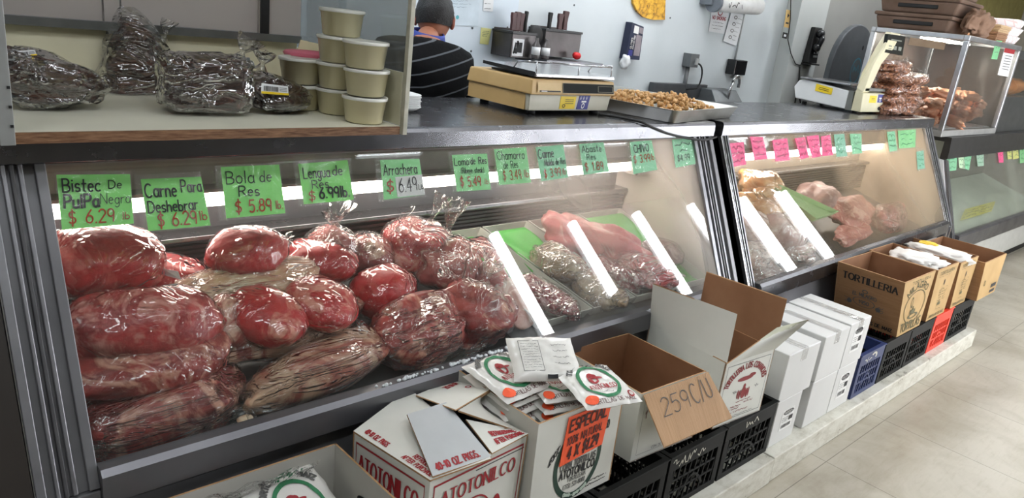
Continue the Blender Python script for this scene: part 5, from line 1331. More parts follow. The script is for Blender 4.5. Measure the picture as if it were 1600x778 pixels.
# b2: tortilla box with the orange sign
zt = .63; FL, FR = at(842, 663, z=zt), at(976, 611, z=zt); BL = at(714, 577, z=zt); BR = FR+(BL-FL)
T2 = [FL, FR, BR, BL]; B2 = [Vector((p.x+(.004 if i in (1, 2) else .008), p.y, CZ1+.001)) for i, p in enumerate(T2)]
t, _, _ = carton('cardboard_box', 'white box full of tortilla packs with an orange price sign on its front', B2, T2)
F2 = [B2[0], B2[1], T2[1], T2[0]]
def esp(m, f):
    ring(m, f, .52, .42, .285, .40, .16, 0); 
    write(m, 'EST.', f, .165, .50, .085, fit=.10, wt=.16, mi=1, bend=lambda u, v: (u-(v-.5)*-.25, v+(u-.165)*1.1))
    write(m, 'CO', f, .81, .66, .085, fit=.05, wt=.16, mi=1)
    write(m, 'CORN TORTILLAS', f, .315, .385, .065, fit=.42, wt=.22, mi=2); write(m, 'ATOTONILCO', f, .315, .285, .085, fit=.42, wt=.19, mi=1)
    write(m, 'TORTILLERIA', f, .42, .225, .045, fit=.22, wt=.15, mi=2); write(m, '(773) 521-8000', f, .38, .155, .05, fit=.26, wt=.14, mi=2)
    def bd(u, v):   # text round the lower rim
        a = math.radians(-128+(u/.5)*76); r = 1+(v-.05)*1.0; return (.52+.262*r*math.cos(a), .42+.368*r*math.sin(a))
    write(m, 'Chicago - Illinois 60608', f, .05, .0, .09, fit=.42, wt=.16, mi=3, bend=bd, lift=.002)
    for k, (a, b, v) in enumerate(((.66, .93, .115), (.63, .93, .075), (.12, .48, .05))): scribble(m, f, a, v-.008, b, v+.012, 26, .0022, 1, k)
prints(t, F2, esp, [PRINTDKGREEN, INK, INKGREY, plain('pale_green_print', (206, 222, 206), .6)])
f2 = bilin(F2)
qs = [f2(.285, .455)+Vector((0, -.004, 0)), f2(.795, .50)+Vector((0, -.004, 0)), f2(.835, .965)+Vector((0, -.004, 0)), f2(.325, .955)+Vector((0, -.004, 0))]
sticker('price_sign', qs, [ORANGE, plain('sign_print', (74, 26, 22), .6)], t, lambda m, f: [write(m, 'ESPECIAL', f, .07, .68, .24, fit=.86, wt=.17), write(m, '100% NATURAL', f, .07, .40, .17, fit=.82, wt=.12), write(m, '4 X $1.29', f, .14, .09, .24, fit=.70, wt=.19)])
# tortilla packs
PACK = film  # (placeholder name kept local)
PACKM = plain('pack_film_white', (226, 224, 218), .32, 0, 6, 14, .25, 30, coat=.35)
def pack(c, xdir, n, w, d, h, label, seed=0, front='round', parent=None, grp='tortilla packs in the white boxes'):
    """flat sealed pack with crimped ends; c centre, xdir along its length, n face normal"""
    M = frame(c, xdir, n); rr = random.Random(seed)
    t = thing('tortilla_pack', Vector(c)-Vector(n).normalized()*h/2, label, 'food pack', grp)
    def S(u, v, s):
        a, b = 2*u-1, 2*v-1
        k = max(0, 1-abs(a)**4)**.5*max(0, 1-abs(b)**6)**.4
        wob = .0035*noise.noise(Vector((u*4, v*4, seed*3.3)))+.0022*noise.noise(Vector((u*11, v*9, seed*1.7)))
        e = .006*noise.noise(Vector((v*5, seed*2.2, 0)))*(abs(a)**6)
        return M @ Vector((a*w/2*(1+.05*abs(a)**8)+e, b*d/2, s*(h/2)*k+wob*(.4+k)))
    m = MB(); m.grid(lambda u, v: S(u, v, 1), 26, 22); m.grid(lambda u, v: S(u, v, -1), 26, 22, flip=True)
    o = m.build('wrapper', PACKM, t); fn = lambda u, v: S(min(.999, max(.001, u)), min(.999, max(.001, v)), 1)
    f = MB()
    if front == 'round':
        ring(f, fn, .5, .52, .34, .40, .15, 0, .0025); ring(f, fn, .44, .60, .09, .13, .3, 1, .003, n=20); ring(f, fn, .47, .66, .07, .05, 1, 1, .003, fill=True, n=14); ring(f, fn, .40, .55, .03, .07, 1, 1, .0032, fill=True, n=14); ring(f, fn, .56, .62, .08, .025, 1, 1, .0032, fill=True, n=14)
        write(f, 'ATOTONILCO', fn, .26, .34, .10, fit=.48, wt=.14, lift=.003, mi=1); scribble(f, fn, .36, .24, .64, .28, 14, .0016, 3, seed, .003)
        ring(f, fn, .13, .13, .10, .09, 1, 2, .003, fill=True, n=16); ring(f, fn, .86, .14, .05, .07, .4, 1, .003, n=10)
        def bd(u, v):
            a = math.radians(150-u*240); return (.5+(.41+.3*v)*math.cos(a), .52+(.46+.3*v)*math.sin(a))
        write(f, 'TORTILLAS DE MAIZ', fn, 0, 0, .22, fit=.5, wt=.12, lift=.003, mi=3, bend=bd)
    elif front == 'back':
        border(f, fn, .12, .16, .44, .86, .008, .010, 3, .0025)
        for k in range(10): scribble(f, fn, .15, .22+.06*k, .41, .235+.06*k, 18, .0010, 3, k, .003)
        for k in range(4): scribble(f, fn, .62, .30+.14*k, .86, .34+.14*k, 16, .0012, 3, 20+k, .003)
        rect(f, fn, .46, .02, .62, .075, 4, .004, 3)
    if front != 'back':
        # lettering along the near long side of the pack
        def sd(u, v): return S(min(.999, max(.001, u)), .012+.13*v, 1)
        write(f, 'TORTILLAS DE MAIZ', sd, .10, .22, .5, fit=.8, wt=.13, serif=True, lift=.001, mi=5)
    f.build('print', [PRINTGREEN, PRINTRED, ORANGE, INKGREY, INK, plain('maroon_print', (96, 44, 44), .6)], o)
    return t
zt = .63; ex = (T2[1]-T2[0]).normalized(); ey = (T2[3]-T2[0]).normalized()
LT, RT_ = at(793, 588, z=.650), at(868, 612, z=.625)
for k in range(5):
    nm = ('lowest', 'second', 'third', 'fourth', 'topmost')[k]; dz = -.030*(4-k)
    if k < 4: pack(LT+Vector((.005*(k % 2), -.004+.003*k, dz)), ex+ey*.02*k, Vector((-.03, -.08, 1)), .160, .19, .029, '%s tortilla pack of the left pile in the orange-sign box' % nm, k)
    else: pack(LT, ex+ey*.06, Vector((-.06, -.14, 1)), .170, .19, .030, 'topmost tortilla pack of the left pile in the orange-sign box', k)
    if k < 4: pack(RT_+Vector((.02+.004*k, .035, -.030*(3-k))), ex*1-ey*(.15+.05*k), Vector((.28, -.10, 1)), .15, .19, .028, '%s tortilla pack of the right pile in the orange-sign box' % ('lowest', 'second', 'third', 'upper')[k], 10+k)
pack(at(934, 604, z=.667), ex-ey*.22+Vector((0, 0, -.03)), Vector((.05, -.14, 1)), .175, .175, .028, 'tortilla pack with green ring sticking out over the right rim of the orange-sign box', 17)
pack(at(850, 561, z=.700), ex-ey*.52, Vector((-.22, -.42, 1)), .185, .150, .032, 'white tortilla pack lying back side up on top of the heap', 23, 'back')
# pack in b0
pack(at(470, 803, z=.47), Vector((1, .22, .0)), Vector((-.05, -.55, 1)), .185, .20, .032, 'tortilla pack with green ring and red print in the bottom left box', 30)
pack(Vector((.62, 1.20, .43)), Vector((1, .0, 0)), Vector((0, -.1, 1)), .2, .24, .032, 'tortilla pack lying flat beneath the green-ringed one in the left box', 31)
pack(Vector((.50, 1.29, .40)), Vector((1, -.5, 0)), Vector((0.2, .1, 1)), .2, .24, .03, 'tortilla pack at the back wall of the left box', 32)
m = MB()
def shf(u, v): return Vector((.40+.34*u, 1.35+.035*math.sin(v*4)*.4-.03*v, .45+.12*v+.012*noise.noise(Vector((u*6, v*5, 1)))))+Vector((0, .012*noise.noise(Vector((u*5, v*7, 4))), 0))
m.grid(shf, 20, 12).build('plastic_sheet', FILMW, label='loose clear plastic lining standing at the back of the left white box', cat='plastic')
# b3: brown-lined box with folded-down flap
zt = .58; FL, FR, BR = at(1003, 616, z=zt), at(1104, 580, z=zt), at(982, 520, z=zt); BL = BR+(FL-FR); BL = at(890, 547, z=zt)*.5+BL*.5
T3 = [FL, FR, BR, BL]; B3 = [Vector((p.x, p.y, CZ1+.001)) for p in T3]; b_ = at(984, 723, z=CZ1+.001); B3[0] = Vector((b_.x, b_.y, CZ1+.001))
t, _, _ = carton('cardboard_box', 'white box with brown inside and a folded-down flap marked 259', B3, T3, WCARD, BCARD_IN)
A, Bq = T3[0]+Vector((0, -.006, .001)), T3[1]+Vector((0, -.006, .001)); y1_ = T3[0].y-.105
c_, d_ = at(1144, 652, y=y1_), at(1038, 698, y=y1_)
flap(t, d_, c_, Bq, A, out=plain('kraft_flap', (170, 132, 92), .7, 0, 8, 5, .3, 18, stretch=(30, 1, 1)), inn=WCARD, printer=lambda m, f: [write(m, '259', f, .14, .50, .34, fit=.40, wt=.055, slant=.15, jit=.03, lift=.002), write(m, 'C/U', f, .60, .52, .38, fit=.30, wt=.055, slant=.1, jit=.03, lift=.002)], pm=[INK])
def tor3(m, f):
    border(m, f, .07, .08, .93, .92, .003, .004, 0); write(m, 'TOR', f, .11, .58, .10, fit=.12, wt=.12, mi=1, bend=lambda u, v: (u, v+(u-.11)*2.2)); write(m, 'CON DE MAIZ 100% ', f, .3, .1, .035, fit=.4, wt=.14)
prints(t, [B3[0], B3[1], T3[1], T3[0]], tor3, [INKGREY, plain('dull_red_print', (120, 58, 54), .6)])
# b4: tall-flapped white box
zt = .585; FL, FR = at(1135, 568, z=zt), at(1211, 544, z=zt); D4 = .345
exx = (FR-FL).normalized(); eyy = Vector((-exx.y, exx.x, 0)); BL, BR = FL+eyy*D4, FR+eyy*D4
T4 = [FL, FR, BR, BL]; B4 = [Vector((p.x, p.y, CZ1+.001)) for p in T4]
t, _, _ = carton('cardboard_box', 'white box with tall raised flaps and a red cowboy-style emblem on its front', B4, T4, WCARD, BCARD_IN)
def ray_vert(px, py, base): return at(px, py, y=base.y)
flap(t, T4[3], T4[0], at(1151, 492, y=T4[0].y+.02), at(1020, 444, y=T4[3].y), out=WCARD, inn=WCARD)
flap(t, T4[1], T4[2], at(1104, 424, y=T4[2].y+.02), at(1230, 467, y=T4[1].y+.005), out=WCARD, inn=BCARD_IN)
flap(t, T4[0]+Vector((0, -.004, 0)), T4[1]+Vector((0, -.004, 0)), at(1264, 500, y=T4[1].y-.11), at(1216, 512, y=T4[0].y-.03), out=WCARD, inn=plain('greenish_white', (196, 198, 178), .6))
def com(m, f):
    border(m, f, .06, .07, .94, .93, .006, .008, 1)
    def bd(u, v):
        a = math.radians(168-u*156); return (.5+(.36+.42*v)*math.cos(a), .52+(.30+.42*v)*math.sin(a))
    write(m, 'TORTILLERIA LOS COMANCHES', f, 0, 0, .20, fit=1.0, wt=.09, bend=bd, mi=0, serif=True)
    figure(m, f, .5, .45, .34, 0, .8); ring(m, f, .48, .66, .16, .035, 1, 0, fill=True, n=20); ring(m, f, .62, .69, .07, .03, 1, 0, fill=True)
    for k, (a, b, v) in enumerate(((.38, .70, .30), (.30, .50, .24), (.56, .74, .26), (.28, .48, .20), (.30, .66, .15))): scribble(m, f, a, v, b, v+.02, 16, .0022, 0, k)
    scribble(m, f, .15, .09, .8, .11, 30, .0016, 1, 7)
    for a in (.27, .72): scribble(m, f, a, .46, a+.08, .52, 5, .002, 1, 3)
prints(t, [B4[0], B4[1], T4[1], T4[0]], com, [plain('emblem_red', (136, 42, 44), .6), INKGREY])
# closed white cartons, two layers of three
WBOX = plain('plain_white_carton', (206, 206, 204), .5, 0, 4, 4)
TAPEC = film('clear_tape', gloss=1.0, haze=.10, wr=30, wstr=.3)
def closed(x0, x1, y0, y1, z0, z1, label, lab=None, tape=True, sh=0):
    t = thing('cardboard_box', ((x0+x1)/2, (y0+y1)/2, z0), label, 'box', 'closed plain white cartons')
    m = MB(); m.box(x0, x1, y0, y1, z0, z1); m.build('carton_body', WBOX, t, bevel=.004)
    if tape:
        xm = (x0+x1)/2; f = MB(); f.box(xm-.001, xm+.001, y0+.002, y1-.002, z1-.0002, z1+.0012); f.build('top_seam', plain('seam_grey', (170, 168, 164), .6), t)
        MB().box(xm-.024, xm+.024, y0+.001, y1-.001, z1+.0013, z1+.0018).build('packing_tape', TAPEC, t)
        MB().box(xm-.024, xm+.024, y0-.0008, y0-.0002, z1-.05, z1+.0018).build('packing_tape', TAPEC, t)
    if lab:
        q = [(x0+(x1-x0)*a, y0-.0008, z0+(z1-z0)*b) for a, b in ((lab[0], lab[2]), (lab[1], lab[2]), (lab[1], lab[3]), (lab[0], lab[3]))]
        def dr(m, f):
            ring(m, f, .52, .86, .42, .12, .16, 0, n=24); write(m, '0202', f, .24, .80, .13, fit=.56, wt=.22); rect(m, f, .62, .40, .95, .62, 0)
            for k in range(3): scribble(m, f, .08, .42+.09*k, .52, .46+.09*k, 9, .0016, 0, k)
            r = random.Random(2); x = .1
            while x < .9: w = r.choice((.02, .035)); rect(m, f, x, .10, x+w, .28, 0); x += w+.03
        sticker('shipping_label', q, [plain('label_white', (228, 228, 226), .5), INK], t, dr, t=.0006)
    return t
Z0, Z1, Z2 = PLZ+.0012, .325, .528
closed(2.525, 2.722, 1.045, 1.215, Z0, Z1-.01, 'lower front-left white carton with a printed shipping label, beside the black crate', (.30, .80, .28, .72), False)
closed(2.508, 2.768, 1.042, 1.215, Z1-.009, Z2-.008, 'upper left white carton, shorter than its neighbours')
closed(2.800, 3.028, 1.042, 1.325, Z0, Z1, 'lower middle white carton without a label', None, False)
closed(2.800, 3.030, 1.040, 1.325, Z1+.001, Z2, 'upper middle white carton with plain front')
closed(3.031, 3.232, 1.042, 1.325, Z0, Z1, 'lower right white carton with a barcode label', (.25, .72, .25, .80), False)
closed(3.033, 3.242, 1.040, 1.325, Z1+.001, Z2+.006, 'upper right white carton with a barcode label beside the brown boxes', (.25, .70, .30, .85))
# brown boxes on the right
def brown(px, y0, D, label, sideprint=None, frontprint=None, dback=0, zb=CZ1+.001):
    (blx, bly), (brx, bry), (trx, tr_y), (tlx, tly) = px
    TL, TR = at(tlx, tly, y=y0), at(trx, tr_y, y=y0); zt_ = (TL.z+TR.z)/2; TL.z = TR.z = zt_
    BLo, BRo = at(blx, bly, z=zb), at(brx, bry, z=zb)
    BLo = Vector((BLo.x, y0+.002, zb)); BRo = Vector((min(BRo.x, TR.x+.01), y0+.002, zb))
    off = Vector((0, D, 0))
    T = [TL, TR, TR+off, TL+off]; B = [BLo, BRo, BRo+off, BLo+off]
    t, B, T = carton('cardboard_box', label, B, T, BCARD, BCARD_IN, CEDGE, 'open brown tortilla boxes')
    fp = MB(); fp.slab([B[0]+Vector((.001, -.0008, .001)), B[1]+Vector((-.001, -.0008, .001)), T[1]+Vector((-.001, -.0008, -.001)), T[0]+Vector((.001, -.0008, -.001))], .0006); fo = fp.build('front_face', KRAFT_F, t)
    if sideprint: prints(t, [B[3], B[0], T[0], T[3]], sideprint, [INK, INKGREY])
    if frontprint: 
        f = MB(); frontprint(f, bilin([p+Vector((0, -.0015, 0)) for p in (B[0], B[1], T[1], T[0])])); f.build('lettering', [INK, plain('olive_ink', (84, 78, 40), .6)], fo)
    return t, B, T
def tort_side(m, f):
    write(m, 'TORTILLERIA', f, .10, .76, .11, fit=.82, wt=.22, nib=.55, serif=True)
    write(m, 'EL MILAGRO', f, .28, .52, .06, fit=.36, wt=.18, mi=1, bend=lambda u, v: (u, v-.28*(u-.46)**2))
    ring(m, f, .46, .42, .17, .085, .08, 1); write(m, '1950', f, .385, .385, .06, fit=.15, wt=.2, mi=1)
    ring(m, f, .46, .62, .045, .035, .35, 1, n=16)
    for s in (-1, 1):
        for k in range(3): scribble(m, f, .46+s*.19, .32+.04*k, .46+s*.30, .36+.04*k, 7, .0022, 1, k+(s+1))
        ring(m, f, .46+s*.22, .375, .04, .04, 1, 1, fill=True, n=10)
    write(m, 'TORTILLAS DE MAIZ', f, .30, .06, .06, fit=.62, wt=.22, serif=True)
def tort_front(m, f):
    def bd(u, v):
        a = math.radians(150-u*120); return (.5+(.40+v)*math.cos(a), .46+(.34+v)*math.sin(a))
    write(m, 'MILAGRO', f, .1, 0, .10, fit=.8, wt=.2, bend=bd, serif=True, mi=1); ring(m, f, .5, .46, .38, .30, .05, 1)
    figure(m, f, .46, .40, .22, 1, 1.0); ring(m, f, .5, .30, .2, .05, .4, 1); ring(m, f, .38, .56, .04, .10, .3, 1); write(m, 'TORTILLAS', f, .10, .06, .15, fit=.80, wt=.16, mi=1); write(m, 'TORTILLERIA', f, .25, .90, .05, fit=.6, wt=.18, mi=1)
def tort_front2(m, f):
    write(m, 'TORTILLERIA', f, .14, .88, .06, fit=.70, wt=.2, mi=1, serif=True); scribble(m, f, .14, .83, .7, .86, 14, .002, 1, 3); ring(m, f, .48, .70, .025, .06, 1, 0, fill=True, n=10)
    for k in range(5): scribble(m, f, .32, .34+.055*k, .70, .38+.055*k, 8, .0028, 1, k)
    figure(m, f, .46, .30, .16, 1, 1.2); scribble(m, f, .35, .17, .62, .20, 8, .002, 1, 9); write(m, 'TORTILLAS DE MAIZ', f, .10, .05, .05, fit=.78, wt=.22, mi=1)
t6, B6, T6 = brown([(1394, 525), (1436, 506), (1462, 424), (1415, 440)], 1.040, .318, 'nearest open brown box with big black lettering on its side', tort_side, tort_front)
# drooping left rim piece
t7, B7, T7 = brown([(1443, 502), (1482, 485), (1499, 409), (1466, 423)], 1.040, .345, 'second open brown box holding a white paper bundle, behind the lettered one', None, tort_front2)
t8, B8, T8 = brown([(1484, 483), (1509, 465), (1530, 398), (1501, 413)], 1.040, .36, 'third open brown box with white and yellow packs', None, tort_front2)
def b9p(m, f):
    ring(m, f, .22, .42, .035, .08, .4, 1, n=12); rect(m, f, .62, .06, .90, .14, 0); rect(m, f, .62, .20, .90, .30, 0)
t9, B9, T9 = brown([(1513, 467), (1559, 448), (1574, 394), (1539, 413)], 1.0, .36, 'empty brown box at the right end of the row, overhanging its crate', None, b9p)
def paper_lump(c, r, seed, label, rot):
    M = Matrix.Translation(c) @ Matrix.Rotation(math.radians(rot), 4, 'Z'); MB().blob(M, r, seed, .35, 2.2, 2.8, (34, 20), .25, 6).build('paper_pack', plain('soft_white_wrap', (232, 230, 226), .45, 0, 4, 10, .4, 40), label=label, cat='pack')
paper_lump((T7[0].x+.20, 1.20, .60), (.10, .13, .035), 2, 'crumpled white pack sticking out of the second brown box', 10)
paper_lump((T8[0].x+.15, 1.19, .60), (.08, .16, .035), 3, 'crumpled white pack with a fold in the third brown box', 4)
MB().blob(Matrix.Translation((T8[0].x+.16, 1.26, .635)), (.035, .05, .012), 5, .3).build('yellow_pack', plain('yellow_wrap', (236, 200, 60), .4), label='small yellow-topped pack lying on the white pack in the third brown box', cat='pack')
# ------------------------------------------------------------------ price tags on the glass
GP_ = Vector((0, GB[0], GB[1]))
def gpt(px, py, lift=.012, plane=None):
    p, n = plane or (GP_, GN); return onplane(px, py, p+n*lift, n)
CARDG = [plain('green_card_a', (112, 200, 92), .6, 0, 6), plain('green_card_b', (118, 196, 124), .6, 0, 6), plain('green_card_c', (116, 190, 142), .6, 0, 6)]
CARDP = plain('pink_card', (236, 60, 130), .6, 0, 10)
def tag(sl, cd, cm, label, lines, seed=0, plane=None, group='price tags on the long case', patch=None):
    """clear sleeve sl and paper card cd, corners in order bl, br, tr, tl"""
    q = [gpt(*p, .0065, plane) for p in cd]; s = [gpt(*p, .0085, plane) for p in sl]; n = (plane or (0, GN))[1]
    t = thing('price_tag', (q[0]+q[1])/2, label, 'price tag', group)
    c = MB().slab(q, .0010).build('card', cm, t); fn = bilin(q)
    if patch:
        pm = MB(); pq = [fn(*p)+n*.0008 for p in patch]; pm.slab(pq, .0006); pm.build('grey_patch', plain('grey_patch', (190, 194, 190), .6), c)
    f = MB()
    for L in lines:
        if isinstance(L[0], str): write(f, L[0], fn, L[1], L[2], L[3], fit=L[4], wt=L[6] if len(L) > 6 else .12, mi=L[5], jit=.03, slant=.05, seed=seed, lift=.0022)
        else: scribble(f, fn, *L[0], L[1], L[2], L[3], seed+int(L[0][1]*50), .0022)
    f.build('lettering', [INK, INKRED, plain('dark_pink_ink', (150, 20, 70), .6), plain('green_ink', (40, 110, 70), .6)], c)
    def sv(u, v):
        p = (s[0]*(1-u)+s[1]*u)*(1-v)+(s[3]*(1-u)+s[2]*u)*v; return p+n*(.0035*noise.noise(Vector((u*3+seed, v*3, seed)))+.003*(1-v)*(u-.5)**2)
    m = MB().grid(sv, 10, 10); m.build('clear_sleeve', CLEAR, t)
tag([(97, 367), (212, 361), (204, 266), (84, 268)], [(97, 359), (209, 349), (203, 272), (88, 273)], CARDG[0], 'green price tag for Bistec de Pulpa Negra at the left end', [('Bistec', .06, .68, .24, .50, 0), ('De', .68, .72, .16, .18, 0), ('PulPa', .06, .38, .24, .46, 0, .17), ('Negra', .55, .42, .20, .42, 0, .07), ('$ 6.29', .10, .08, .25, .62, 1, .10), ('lb', .84, .10, .14, .10, 1)], 1)
tag([(221, 362), (331, 354), (313, 268), (209, 273)], [(232, 361), (329, 352), (314, 276), (220, 280)], CARDG[0], 'green price tag for Carne Para Deshebrar, second from the left', [('Carne', .03, .64, .26, .50, 0), ('Para', .62, .70, .24, .34, 0), ('Deshebrar', .04, .34, .22, .80, 0), ('$ 6.29', .16, .06, .26, .62, 1, .11), ('lb', .84, .12, .18, .12, 1)], 2)
tag([(343, 345), (449, 337), (437, 254), (335, 259)], [(354, 341), (446, 333), (436, 257), (345, 261)], CARDG[0], 'green price tag for Bola de Res, third from the left', [('Bola', .06, .66, .24, .46, 0, .09), ('de', .62, .66, .22, .20, 0, .09), ('Res', .24, .40, .20, .34, 0), ('$ 5.89', .16, .08, .24, .60, 1), ('lb.', .84, .10, .16, .12, 1)], 3)
tag([(466, 323), (557, 316), (545, 236), (457, 243)], [(475, 319), (553, 312), (543, 250), (466, 256)], CARDG[0], 'green price tag for Lengua de Res, fourth from the left', [('Lengua', .06, .62, .26, .52, 0), ('de', .64, .64, .24, .20, 0), ('Res', .20, .36, .20, .32, 0), ('$', .10, .06, .24, .12, 1), ('6.99lb.', .32, .10, .26, .60, 0, .16)], 4)
tag([(591, 316), (666, 307), (655, 238), (585, 243)], [(600, 312), (664, 304), (655, 248), (594, 250)], CARDG[1], 'green price tag for Arrachera with a grey patch over the price', [('Arrachera', .04, .60, .28, .84, 0, .09), ('$', .08, .16, .30, .16, 1), ('6.49', .38, .14, .36, .44, 0, .08), ('Lb', .86, .16, .14, .12, 0)], 5, patch=[(.32, .02), (1.0, .0), (1.0, .56), (.32, .54)])
tag([(707, 300), (769, 296), (763, 232), (700, 237)], [(714, 299), (767, 296), (761, 240), (706, 242)], CARDG[1], 'green price tag for Lomo de Res, right of the Arrachera tag', [('Lomo', .03, .70, .20, .40, 0), ('de Res', .48, .72, .19, .46, 0), ('(Ribeye steak)', .18, .48, .15, .66, 0), ('$ 5.49', .12, .12, .26, .58, 1), ('lb', .82, .16, .14, .12, 1)], 6)
tag([(776, 294), (831, 288), (822, 229), (770, 231)], [(780, 289), (830, 285), (822, 230), (772, 233)], CARDG[1], 'green price tag for Chamorro de Res, seventh from the left', [('Chamorro', .05, .68, .24, .84, 0, .09), ('de Res', .20, .44, .20, .44, 0, .09), ('$ 3.49', .14, .12, .26, .56, 1, .09), ('lb', .80, .16, .20, .14, 1)], 7)
tag([(842, 290), (892, 281), (881, 224), (836, 228)], [(846, 283), (888, 277), (880, 226), (837, 230)], CARDG[2], 'green price tag for Carne Molida de Res, eighth from the left', [('Carne', .03, .66, .26, .54, 0), ('Molida de Res', .20, .42, .18, .76, 0), ('$ 3.99', .12, .08, .24, .60, 1), ('lb', .80, .10, .18, .12, 1)], 8)
tag([(910, 280), (953, 276), (943, 221), (904, 224)], [(912, 273), (952, 268), (943, 222), (905, 225)], CARDG[2], 'green price tag priced 1.89, third from the right end of the long case', [('Abaste', .05, .70, .22, .78, 0), ('Res', .20, .46, .18, .34, 0), ('$ 1.89', .08, .10, .26, .70, 1)], 9)
tag([(988, 274), (1028, 268), (1017, 218), (977, 221)], [(990, 272), (1027, 265), (1018, 219), (984, 222)], CARDG[2], 'green price tag for Chivo, second from the right end of the long case', [('CHIVO', .12, .64, .24, .66, 0, .13), ('$ 3.99', .06, .32, .24, .70, 1), ('lb', .82, .34, .20, .12, 1)], 10)
tag([(1055, 264), (1088, 258), (1082, 213), (1046, 218)], [(1056, 262), (1087, 256), (1081, 215), (1050, 218)], CARDG[2], 'darker green price tag at the right end beside the corner post, priced 4.99', [((.08, .74, .86, .90), 9, .003, 0), ((.30, .52, .72, .62), 5, .003, 0), ('$4.99', .12, .20, .22, .60, 0)], 11)
# middle case
P2P = (Vector((0, 1.42, .612)), slope_n(GT, (1.42, .612)))
def tag2(q, m, label, seed, ink, sl=None, plane=P2P, group='price tags on the middle case'):
    lines = [((.12, v, .88, v+.16), 9, .004, ink) for v in (.70, .45, .15)]
    s = sl or [(q[0][0]-1, q[0][1]+3), (q[1][0]+2, q[1][1]+2), (q[2][0]+1, q[2][1]-2), (q[3][0]-1, q[3][1]-8)]
    tag(s, q, m, label, lines, seed, plane, group)
tag2([(1143, 261), (1166, 257), (1162, 222), (1138, 224)], CARDP, 'pink price tag at the left end of the middle case', 21, 2)
tag2([(1179, 250), (1200, 248), (1192, 214), (1172, 213)], CARDP, 'pink price tag, second from the left on the middle case', 22, 2)
tag2([(1212, 252), (1235, 250), (1230, 216), (1207, 219)], CARDP, 'pink price tag, third from the left on the middle case', 23, 2)
tag2([(1251, 249), (1264, 246), (1258, 214), (1242, 216)], CARDP, 'narrow pink price tag, fourth from the left on the middle case', 24, 2)
tag2([(1269, 247), (1283, 244), (1279, 211), (1260, 213)], CARDP, 'pink price tag overlapping the narrow one', 25, 2)
tag2([(1285, 244), (1302, 242), (1297, 211), (1283, 213)], CARDP, 'pink price tag next to the first green one', 26, 2)
CT_ = plain('teal_green_card', (112, 176, 146), .6, 0, 8)
tag2([(1307, 245), (1324, 244), (1319, 209), (1303, 210)], CT_, 'teal-green price tag right after the pink ones', 27, 3)
tag2([(1332, 241), (1347, 239), (1346, 209), (1328, 209)], CARDG[2], 'green price tag with a small hole, left of the wide gap', 28, 3)
tag2([(1390, 237), (1402, 235), (1398, 205), (1386, 206)], CARDG[2], 'green price tag right of the wide gap on the middle case', 29, 3)
tag2([(1405, 232), (1430, 230), (1431, 202), (1403, 204)], CARDG[1], 'wide green price tag near the right post of the middle case', 30, 3)
tag2([(1434, 265), (1445, 263), (1443, 235), (1432, 237)], CT_, 'green price tag hanging lower, on the right post of the middle case', 31, 3)
# right-hand case
P3P = (Vector((0, 1.505, .45)), slope_n((1.70, .97), (1.505, .45)))
CY = plain('yellow_green_card', (206, 208, 110), .6, 0, 8)
def tag3(q, m, label, seed, ink): tag2(q, m, label, seed, ink, [(q[0][0]-1, q[0][1]+1), (q[1][0]+1, q[1][1]+1), (q[2][0]+1, q[2][1]-1), (q[3][0]-1, q[3][1]-2)], P3P, 'price tags on the right-hand case')
tag3([(1480, 268), (1494, 266), (1496, 241), (1479, 242)], CARDG[2], 'green price tag at the left end of the right-hand case', 41, 3)
tag3([(1499, 262), (1508, 264), (1505, 238), (1497, 240)], plain('pale_green_card', (190, 222, 180), .6), 'pale green slip beside the tilted tag', 42, 3)
tag3([(1504, 262), (1514, 266), (1519, 238), (1508, 237)], CARDG[2], 'tilted green price tag on the right-hand case', 43, 3)
tag3([(1528, 260), (1537, 259), (1537, 235), (1525, 237)], plain('grey_green_card', (150, 186, 160), .6), 'grey-green price tag hanging alone on the right-hand case', 44, 3)
tag3([(1561, 254), (1568, 254), (1567, 230), (1558, 230)], CARDP, 'only pink price tag on the right-hand case', 45, 2)
tag3([(1575, 249), (1581, 248), (1580, 227), (1573, 228)], CY, 'narrow yellow-green slip right of the pink tag', 46, 3)
tag3([(1583, 249), (1592, 247), (1590, 226), (1582, 227)], CY, 'yellow-green price tag near the frame edge', 47, 3)
tag3([(1594, 255), (1602, 254), (1602, 226), (1593, 227)], CARDG[1], 'green price tag cut by the right frame edge', 48, 3)
# ------------------------------------------------------------------ things on the back wall
WY = YB-.0125            # face of the bright sheeting
def wq(pts, y): return [at(*p, y=y) for p in pts]
def paper_lines(m, f, n=9, mi=0, u0=.1, u1=.9, v0=.1, v1=.9, seed=0):
    rr = random.Random(seed)
    for k in range(n):
        v = v1-(v1-v0)*k/(n-1); scribble(m, f, u0, v-.01, u0+(u1-u0)*rr.uniform(.6, 1), v+.012, 20, .0022, mi, k+seed)
sticker('notice_sheet', wq([(694, 39), (747, 41), (751, -25), (700, -25)], WY-.003), [plain('pale_blue_paper', (206, 220, 230), .5), plain('pale_print', (150, 168, 182), .6), plain('teal_print', (90, 180, 190), .6)], None, lambda m, f: [paper_lines(m, f, 8, 0, .08, .8, .45, .95), ring(m, f, .36, .2, .05, .05, 1, 1, fill=True, n=12)], label='pale printed sheet on the wall right of the man\'s head', cat='notice')
sticker('notice_sheet', wq([(755, 17), (770, 18), (773, -22), (757, -22)], WY-.003), [PAPER, INKGREY], None, lambda m, f: paper_lines(m, f, 5, 0), label='small white slip at the top edge above the yellow note', cat='notice')
sticker('sticky_note', wq([(750, 68), (763, 70), (768, 45), (752, 43)], WY-.003), [plain('sticky_yellow', (222, 220, 150), .6), INKGREY], None, lambda m, f: paper_lines(m, f, 4, 0, .15, .85, .5, .8), label='small yellow sticky note on the white wall sheet', cat='note')
STN = steel('dark_steel', (92, 88, 88), .4, (1, 1, 1))
